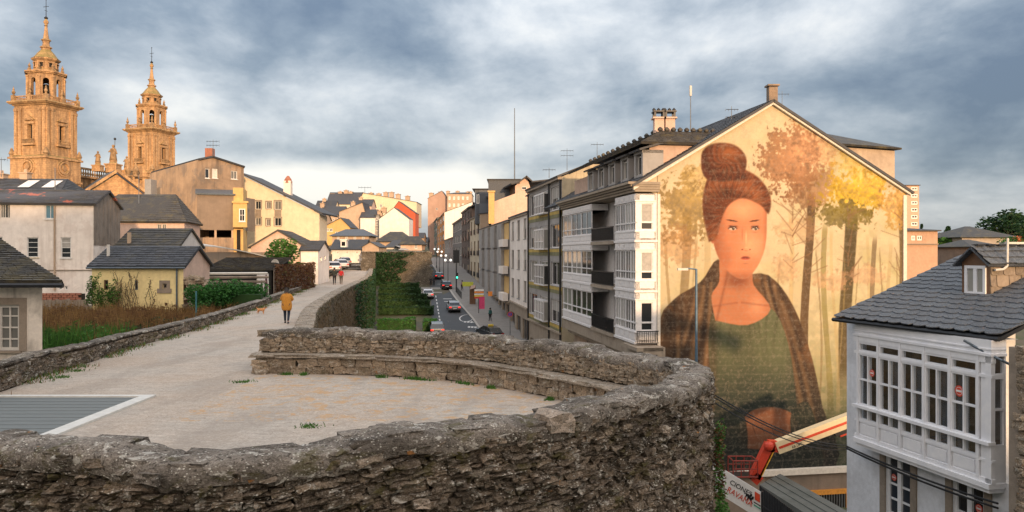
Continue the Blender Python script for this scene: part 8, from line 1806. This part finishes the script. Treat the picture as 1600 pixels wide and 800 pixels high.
antenna('double crossbar aerial above the banded apartment house', 886, 266, 232, 78, 2, .03); antenna('small pinkish aerial left of the attic dormers', 933, 246, 222, 72, 1, .03); antenna('short aerial above the roof edge of the banded house', 858, 278, 262, 84, 1, .04)
antenna('aerial with dish beside the chimney of the tall brown house', 333, 243, 218, 96, 2, .04); antenna('thin pole at the left picture edge before the large bell tower', 2, 276, 246, 80, 1, .04); antenna('bare thin pole in front of the pediment', 217, 340, 273, 78, 0, .05)
antenna('small aerial on the cream block at the hill top', 570, 303, 292, 300, 1, .1); antenna('aerial on the mossy roof of the white house', 86, 300, 262, 62, 0, .04)
c = at(430.5, 411, 62); T = thing('satellite_dish', 'white satellite dish on the end of the old shed', 'satellite dish', c - Vector((0, 0, .6))); mb = MB(); n = 16
mb.add([c] + [c + Vector((cos(2 * pi * i / n) * .32, -.12, sin(2 * pi * i / n) * .32)) for i in range(n)], [(0, 1 + i, 1 + (i + 1) % n) for i in range(n)]); mb.build('dish', M['offwhite_paint'], T); MB().tube(c, c + Vector((0, -.4, -.15)), .02).build('arm', M['grey_metal'], T); MB().tube(c, c + Vector((0, .1, -.9)), .03).build('mast', M['grey_metal'], T)
dl = 34; pb_ = XY(1088, dl); T = thing('lamp_post', 'tall slim blue-grey lamp post in front of the mural', 'lamp post', Vector((pb_.x, dl, -13))); zt = zat(420, dl)
tp = flat('bluegrey_paint', (.10, .17, .24), .4, .3); MB().tube((pb_.x, dl, -13), (pb_.x, dl, zt), .09, .05, 10).build('pole', tp, T); MB().tube((pb_.x, dl, zt - .02), (pb_.x - .45, dl, zt + .02), .03).build('arm', tp, T); MB().box((pb_.x - .6, dl, zt - .02), (.45, .16, .10)).build('lamp_head', M['offwhite_paint'], T)
# ------------------------------------------------------------------ boom lift, annex, banner, gate
red = flat('lift_red', (.55, .05, .02), .45, var=.1); crm = flat('lift_cream', (.72, .60, .38), .5, var=.06); dl = 39.0
LT = thing('boom_lift', 'red and cream boom lift with its basket held low before the mural', 'boom lift', at(1420, 700, dl)); 
a, b_ = at(1212, 699, dl), at(1400, 628, dl); dv = (b_ - a).normalized(); upn = Vector((-dv.z, 0, dv.x))
def beam(p, q, h_, w_, mat, nm, off=0): pts = [p + upn * (off - h_ / 2), q + upn * (off - h_ / 2), q + upn * (off + h_ / 2), p + upn * (off + h_ / 2)]; mb = MB(); mb.prism([v_ + Vector((0, -w_ / 2, 0)) for v_ in pts], (0, w_, 0)); return mb.build(nm, mat, LT)
bm_ = beam(a, b_, .62, .5, crm, 'main_boom'); beam(a + dv * .1, b_, .12, .54, red, 'stripe', .0); beam(a + dv * 3.0, b_, .2, .40, M['dark_metal'], 'inner_boom', -.42); beam(a + dv * 3.2, b_, .08, .46, red, 'rail', -.56)
k1, k2 = at(1200, 696, dl), at(1178, 745, dl)
def limb(p, q, w_, mat, nm): d_ = (q - p).normalized(); n_ = Vector((-d_.z, 0, d_.x)) * w_ / 2; mb = MB(); mb.prism([p - n_ + Vector((0, -.2, 0)), q - n_ + Vector((0, -.2, 0)), q + n_ + Vector((0, -.2, 0)), p + n_ + Vector((0, -.2, 0))], (0, .4, 0)); return mb.build(nm, mat, LT)
limb(at(1214, 697, dl), k1, .55, red, 'knuckle'); limb(at(1203, 693, dl), k2, .48, red, 'jib'); limb(at(1208, 700, dl), at(1184, 748, dl), .12, flat('hazard_orange', (.7, .35, .03), .5), 'cylinder'); MB().ball(at(1201, 697, dl - .25), .26, 10, 6).build('pivot', red, LT); limb(at(1176, 742, dl), at(1186, 751, dl), .5, red, 'foot_joint')
bk = MB(); q0, q1 = at(1142, 742, dl), at(1180, 742, dl); q2, q3 = at(1142, 717, dl), at(1180, 717, dl)
for dy in (-.4, .5):
    o_ = Vector((0, dy, 0)); bk.tube(q0 + o_, q1 + o_, .04).tube(q2 + o_, q3 + o_, .035).tube(q0.lerp(q2, .5) + o_, q1.lerp(q3, .5) + o_, .025)
    for s_ in (0, .33, .66, 1): bk.tube(q0.lerp(q1, s_) + o_, q2.lerp(q3, s_) + o_, .03)
for s_ in (0, 1): p, q = q0.lerp(q1, s_), q2.lerp(q3, s_); bk.tube(p + Vector((0, -.4, 0)), p + Vector((0, .5, 0)), .04).tube(q + Vector((0, -.4, 0)), q + Vector((0, .5, 0)), .03)
bk.build('basket', flat('basket_red', (.22, .03, .02), .5), LT); MB().box((q0 + q1) / 2 + Vector((0, .05, 0)), (1.15, .85, .05)).build('basket_floor', M['dark_metal'], LT)
MB().box(at(1420, 700, dl) + Vector((.4, 0, -2.5)), (2.6, 2.2, 1.3)).build('chassis', red, LT)
for x in (-.9, .9):
    for y in (-1.1, 1.1): c = at(1420, 700, dl) + Vector((.4 + x, y, -3.2)); MB().tube(c - Vector((0, .18, 0)), c + Vector((0, .18, 0)), .5, .5, 14).build('wheel', tyre, LT)
MB().box(at(1418, 665, dl) + Vector((0, 0, -.6)), (.7, .7, 3.2)).build('turret', crm, LT)
def text(s_, size, loc, rot, mat, parent, nm='lettering', ext=.004, shear=0, sx=1.0):
    cu = bpy.data.curves.new('t', 'FONT'); cu.body = s_; cu.size = size; cu.extrude = ext; cu.shear = shear; o = bpy.data.objects.new('t', cu); COL.objects.link(o); dg = bpy.context.evaluated_depsgraph_get(); me = bpy.data.meshes.new_from_object(o.evaluated_get(dg)); bpy.data.objects.remove(o)
    me.materials.clear(); me.materials.append(mat); o = bpy.data.objects.new(nm, me); COL.objects.link(o); o.parent = parent; o.matrix_basis = Matrix.Translation(Vector(loc) - Vector(parent['_base'])) @ rot @ Matrix.Diagonal((sx, 1, 1, 1)); return o
ang = atan2(dv.z, dv.x); text('AB LIFT', .17, a + dv * .7 - upn * .26 + Vector((0, -.26, 0)), Matrix.Rotation(-ang, 4, 'Y') @ Matrix.Rotation(pi / 2, 4, 'X'), M['dark_metal'], LT)
# annex with flat grey roof below the mural
zr = -8.1; An = thing('annex', 'low annex with a wide grey sheet roof below the mural', 'outbuilding', (15, 35, -13)); M['sheet'] = plaster('grey_sheet_roof', (.12, .13, .12), (.05, .06, .05), .6, .8, .3)
def az(px, py): d = (CAMZ - zr) * F / (py - HY); return Vector(((px - 800) / F * d, d, zr))
P4 = [az(1187, 757), az(1290, 822), az(1380, 830), az(1219, 740)]; mb = MB(); mb.prism([v_ - Vector((0, 0, .25)) for v_ in P4], (0, 0, .25)); mb.build('roof', M['sheet'], An); W5 = Wall(P4[0] + Vector((.15, 0, 0)), P4[1] + Vector((.15, 0, 0))); mb = MB(); wall_mesh(mb, W5, 0, W5.len, -13.2, zr - .25); mb.build('wall', M['grey_render'], An)
mb = MB()
for k in range(3): a_ = P4[0].lerp(P4[3], .25 * (k + 1)); b2_ = P4[1].lerp(P4[2], .25 * (k + 1)); mb.tube(a_ + Vector((0, 0, .02)), b2_ + Vector((0, 0, .02)), .03, .03, 4)
mb.build('seam', M['sheet'], An)
# grey base wall of the mural house with the orange framed opening
W6 = MW; og = W6.rect(1262, 764, 1318, 800); MB().boxf(W6.A, W6.u, W6.n, 3, L, -14, zB + .02 - .02, -.3, .12).build('base_wall', M['grey_render'], bpy.data.objects['mural_house'])
Og = thing('orange_framed_gate', 'dark barred opening in an orange frame under the mural', 'gate', W6.pt((og[0] + og[1]) / 2, -13.3)); orf = flat('orange_frame', (.60, .26, .04), .6)
gr = (W6.s_at(1263), W6.s_at(1319), -13.5, zat(764, 50)); B6 = lambda mb, a_, b2_, c, d, n0, n1: mb.boxf(W6.A, W6.u, W6.n, a_, b2_, c, d, n0, n1)
for (q0, q1, q2, q3) in ((gr[0] - .3, gr[0], gr[2], gr[3] + .3), (gr[1], gr[1] + .3, gr[2], gr[3] + .3), (gr[0], gr[1], gr[3], gr[3] + .3)): mb = MB(); B6(mb, q0, q1, q2, q3, .12, .26); mb.build('frame', orf, Og)
mb = MB(); B6(mb, gr[0], gr[1], gr[2], gr[3], .12, .14); mb.build('dark_opening', M['dark_void'], Og)
for k in range(14): a_ = gr[0] + (gr[1] - gr[0]) * (k + .5) / 14; mb = MB(); B6(mb, a_ - .025, a_ + .025, gr[3] - 1.0, gr[3], .16, .2); mb.build('bar', M['grey_metal'], Og)
# black steel fence
fw2 = Wall(at(1188, 760, 33)[:2], at(1300, 800, 27.5)[:2]); T = thing('steel_fence', 'black vertical bar fence beside the sheet roof', 'fence', (fw2.A.x, fw2.A.y, -13))
n = 40
for k in range(n): a_ = fw2.len * k / n; z1 = zat(759, 33) - (a_ / fw2.len) * .25; MB().boxf(fw2.A, fw2.u, fw2.n, a_, a_ + .05, -11, z1, 0, .05).build('bar', M['dark_metal'], T)
MB().boxf(fw2.A, fw2.u, fw2.n, 0, fw2.len, -7.4, -7.33, .05, .08).build('rail', M['dark_metal'], T)
# banner
bA_, bB_ = at(1112, 722, 27), at(1191, 770, 26); bw_ = Wall(bA_[:2], bB_[:2]); T = thing('banner', 'white printed banner with red lettering hanging beside the bastion', 'banner', bA_ - Vector((0, 0, 1)))
du = (bB_ - bA_); hgt = Vector((0, 0, -.95)); MB().prism([bA_, bB_, bB_ + hgt, bA_ + hgt], bw_.n * -.02).build('cloth', M['white_paint'], T)
ln = du.length; dun = du.normalized(); Rm = Matrix((dun, dun.cross(bw_.n).normalized() * -1, bw_.n)).transposed().to_4x4()
vv = (Vector((0, 0, 1)) - dun * dun.z).normalized(); Rm = Matrix((dun, vv, dun.cross(vv))).transposed().to_4x4()
ps = lambda s_, dz: bA_ + du * s_ + Vector((0, 0, dz)) + bw_.n * .012
text('CIONES', .23, ps(.36, -.36), Rm, M['dark_metal'], T, sx=1.0); text('RAVANA', .29, ps(.30, -.70), Rm, Rd, T, sx=.82); MB().prism([ps(.86, -.10), ps(.96, -.10), ps(.96, -.38), ps(.86, -.38)], bw_.n * .005).build('red_block', Rd, T); MB().prism([ps(.84, -.46), ps(.97, -.46), ps(.97, -.50), ps(.84, -.50)], bw_.n * .005).build('text_line', M['dark_metal'], T); MB().prism([ps(.84, -.55), ps(.97, -.55), ps(.97, -.60), ps(.84, -.60)], bw_.n * .005).build('text_line', flat('print_green', (.05, .3, .2), .6), T)
hs = MB()    # two running horses
for o_ in (0, .055):
    for pts in (((.70, -.36), (.76, -.32), (.80, -.36), (.79, -.42), (.71, -.42)), ((.78, -.34), (.81, -.24), (.835, -.27), (.81, -.38)), ((.71, -.40), (.68, -.52), (.695, -.52), (.73, -.42)), ((.78, -.40), (.81, -.52), (.795, -.53), (.76, -.42)), ((.70, -.36), (.67, -.42), (.68, -.35))): hs.poly([ps(x + o_ * .6 - .02, z - o_) + bw_.n * (.002 + o_ * .02) for x, z in pts])
hs.build('horse_emblem', M['dark_metal'], T)
MB().tube(bA_ + Vector((0, 0, .05)), (bA_.x, bA_.y, -12), .04).build('post', M['dark_metal'], T); MB().tube(bB_ + Vector((0, 0, .05)), (bB_.x, bB_.y, -12), .04).build('post', M['dark_metal'], T)
# ------------------------------------------------------------------ buildings beyond the right roofs
bt_m = plaster('pale_brick', (.50, .32, .22), (.3, .2, .14), .5, .5, .3)
far('brick_building', 'flat roofed brick building right of the mural gable with two small green windows', 1395, 1465, 90, 361, 357, 470, bt_m, M['roof'], 'hip', dep=12, inset=.4, over=.3, wins=[(1424, 368, 1430.5, 375.5, dict(gm=flat('green_glass', (.03, .12, .08), .2))), (1433, 368, 1441, 375.5, dict(gm=flat('green_glass2', (.03, .12, .08), .2)))])
bb = Wall(XY(1395, 89.9), XY(1465.3, 89.9)); o = MB().boxf(bb.A, bb.u, bb.n, 0, bb.len, zat(382, 90), zat(380.5, 90), 0, .2).build('string_course', M['granite'], bpy.data.objects['brick_building'])
far('tower_block', 'tall pink apartment tower peeking out right of the mural gable', 1390, 1436, 170, 290, 289, 400, plaster('pink_block', (.58, .38, .28), (.4, .3, .2), .2, .3), M['roof'], 'flat', dep=12, wins=[(1424, y, 1434, y + 5.5, dict(fw=.2, cols=2)) for y in (292, 303, 314, 325, 336, 347)])
far('hipped_roof_house', 'broad house with hipped slate roof right of the conifers', 1503, 1585, 130, 370, 355, 400, plaster('pale_grey_wall', (.42, .36, .30), (.2, .2, .2), .5), M['roof_old'], 'hip', inset=.45, over=.6, dep=12, wins=[(1512, 377, 1514, 383, {}), (1517, 377, 1519, 383, {})])
far('low_hipped_house', 'lower slate roof in front of the hipped house above the dormer', 1520, 1566, 95, 386, 376, 410, M['grey_render'], M['roof_old'], 'hip', inset=.4, over=.4)
far('white_gabled_house', 'pale gabled house seen over the scalloped roof ridge', 1464, 1500, 110, 408, 395, 440, M['bright_white'], M['roof'], 'gable_front', rt=.3, wins=[(1470, 407, 1473, 412, {}), (1478, 407, 1481, 412, {})], over=.2)
# plants on the far right roof
T = thing('roof_plants', 'small plants with orange leaves on the parapet behind the dormer', 'plants', at(1572, 372, 26)); cr = MB()
for k in range(14): leaves(cr, blobpts(at(1562 + rv.uniform(0, 36), rv.uniform(372, 384), 26), (.12, .12, .1)), 50, .035)
cr.build('foliage', M['ivy'], T); cr = MB()
for k in range(6): leaves(cr, blobpts(at(rv.choice((1585, 1592, 1598)), rv.uniform(370, 378), 26), (.08, .08, .05)), 30, .03)
cr.build('orange_leaves', leafmat('orange_leaves', (.35, .1, .03), (.55, .2, .08)), T); MB().box(at(1590, 384, 26), (1.0, .4, .25)).build('planter', M['offwhite_paint'], T)
# distant hills
hl = MB(); n = 60
prof = [(-3000 + 6000 * k / n, 3000, 2 + 70 * max(0, mnoise.noise(Vector((k * .13, 3, 0))) + .45)) for k in range(n + 1)]
for i in range(n): hl.quad((prof[i][0], 2600, -5), (prof[i + 1][0], 2600, -5), prof[i + 1], prof[i])
structure(hl.build('hills', flat('hill_green', (.05, .07, .06), .95, var=.2, vs=.01)))['label'] = 'low blue-green hills on the horizon'
# wall plants and painted people near the shed: white wall with murals of figures
mwl = Wall(XY(404, 58.5), XY(427, 60.5)); T = MB().boxf(mwl.A, mwl.u, mwl.n, 0, mwl.len, -.6, zat(428, 59), -.15, 0).build('painted_wall', M['bright_white'], None, 'narrow white wall painted with dark figures beside the shed'); T['category'] = 'wall'
fg = MB()
for (s_, z0_, z1_, w_) in ((.2, -.2, 1.3, .22), (.5, -.4, 1.7, .25), (.82, -.3, 1.4, .3)):
    c = mwl.pt(mwl.len * s_, 0, .01); fg.poly([c + mwl.u * x + Vector((0, 0, z)) for x, z in ((-w_ * .6, z0_), (w_ * .6, z0_), (w_, (z0_ + z1_) * .6), (w_ * .5, z1_ - .3), (w_ * .3, z1_), (-w_ * .3, z1_), (-w_ * .5, z1_ - .3), (-w_, (z0_ + z1_) * .6))])
fo = fg.build('painted_figures', flat('mural_dark', (.10, .03, .05), .8, var=.5), T); 
# ------------------------------------------------------------------ unseen row of blocks behind the viewpoint, added and sized to cast shade
for k, (x0, x1, y0, h0, hr, lab) in enumerate(((-22, -6, -24, 17.5, 21.5, 'tall unseen block added behind the viewpoint to cast shade, left end of the row'), (-5.5, 9, -25, 18, 22.5, 'tall unseen block added behind the viewpoint to cast shade, second of the row'), (9.5, 19.5, -25, 16, 19.5, 'unseen block added behind the viewpoint to cast shade, third of the row'), (20, 31, -24, 7.0, 9.6, 'lower unseen block added behind the viewpoint to cast shade, fourth of the row'), (33.5, 60, -24, 3.0, 5.6, 'low unseen block added behind the viewpoint to cast shade, right end of the row'), (-60, -23, -26, 13, 17, 'long unseen block added far left behind the viewpoint to cast shade'))):
    C = [Vector((x1, y0, 0)), Vector((x0, y0, 0)), Vector((x0, y0 - 10, 0)), Vector((x1, y0 - 10, 0))]; w_ = Wall(C[0], C[1]); nb = max(2, int((x1 - x0) / 4))
    wn = [((w_.len * (i + .5) / nb - .6, w_.len * (i + .5) / nb + .6, z, z + 1.5), {}) for i in range(nb) for z in range(0, int(h0) - 2, 3)]
    house('shade_block', lab, C, -13, h0, hr, M['beige_wall'], M['roof'], 'gable', {0: wn}, cat='apartment building')
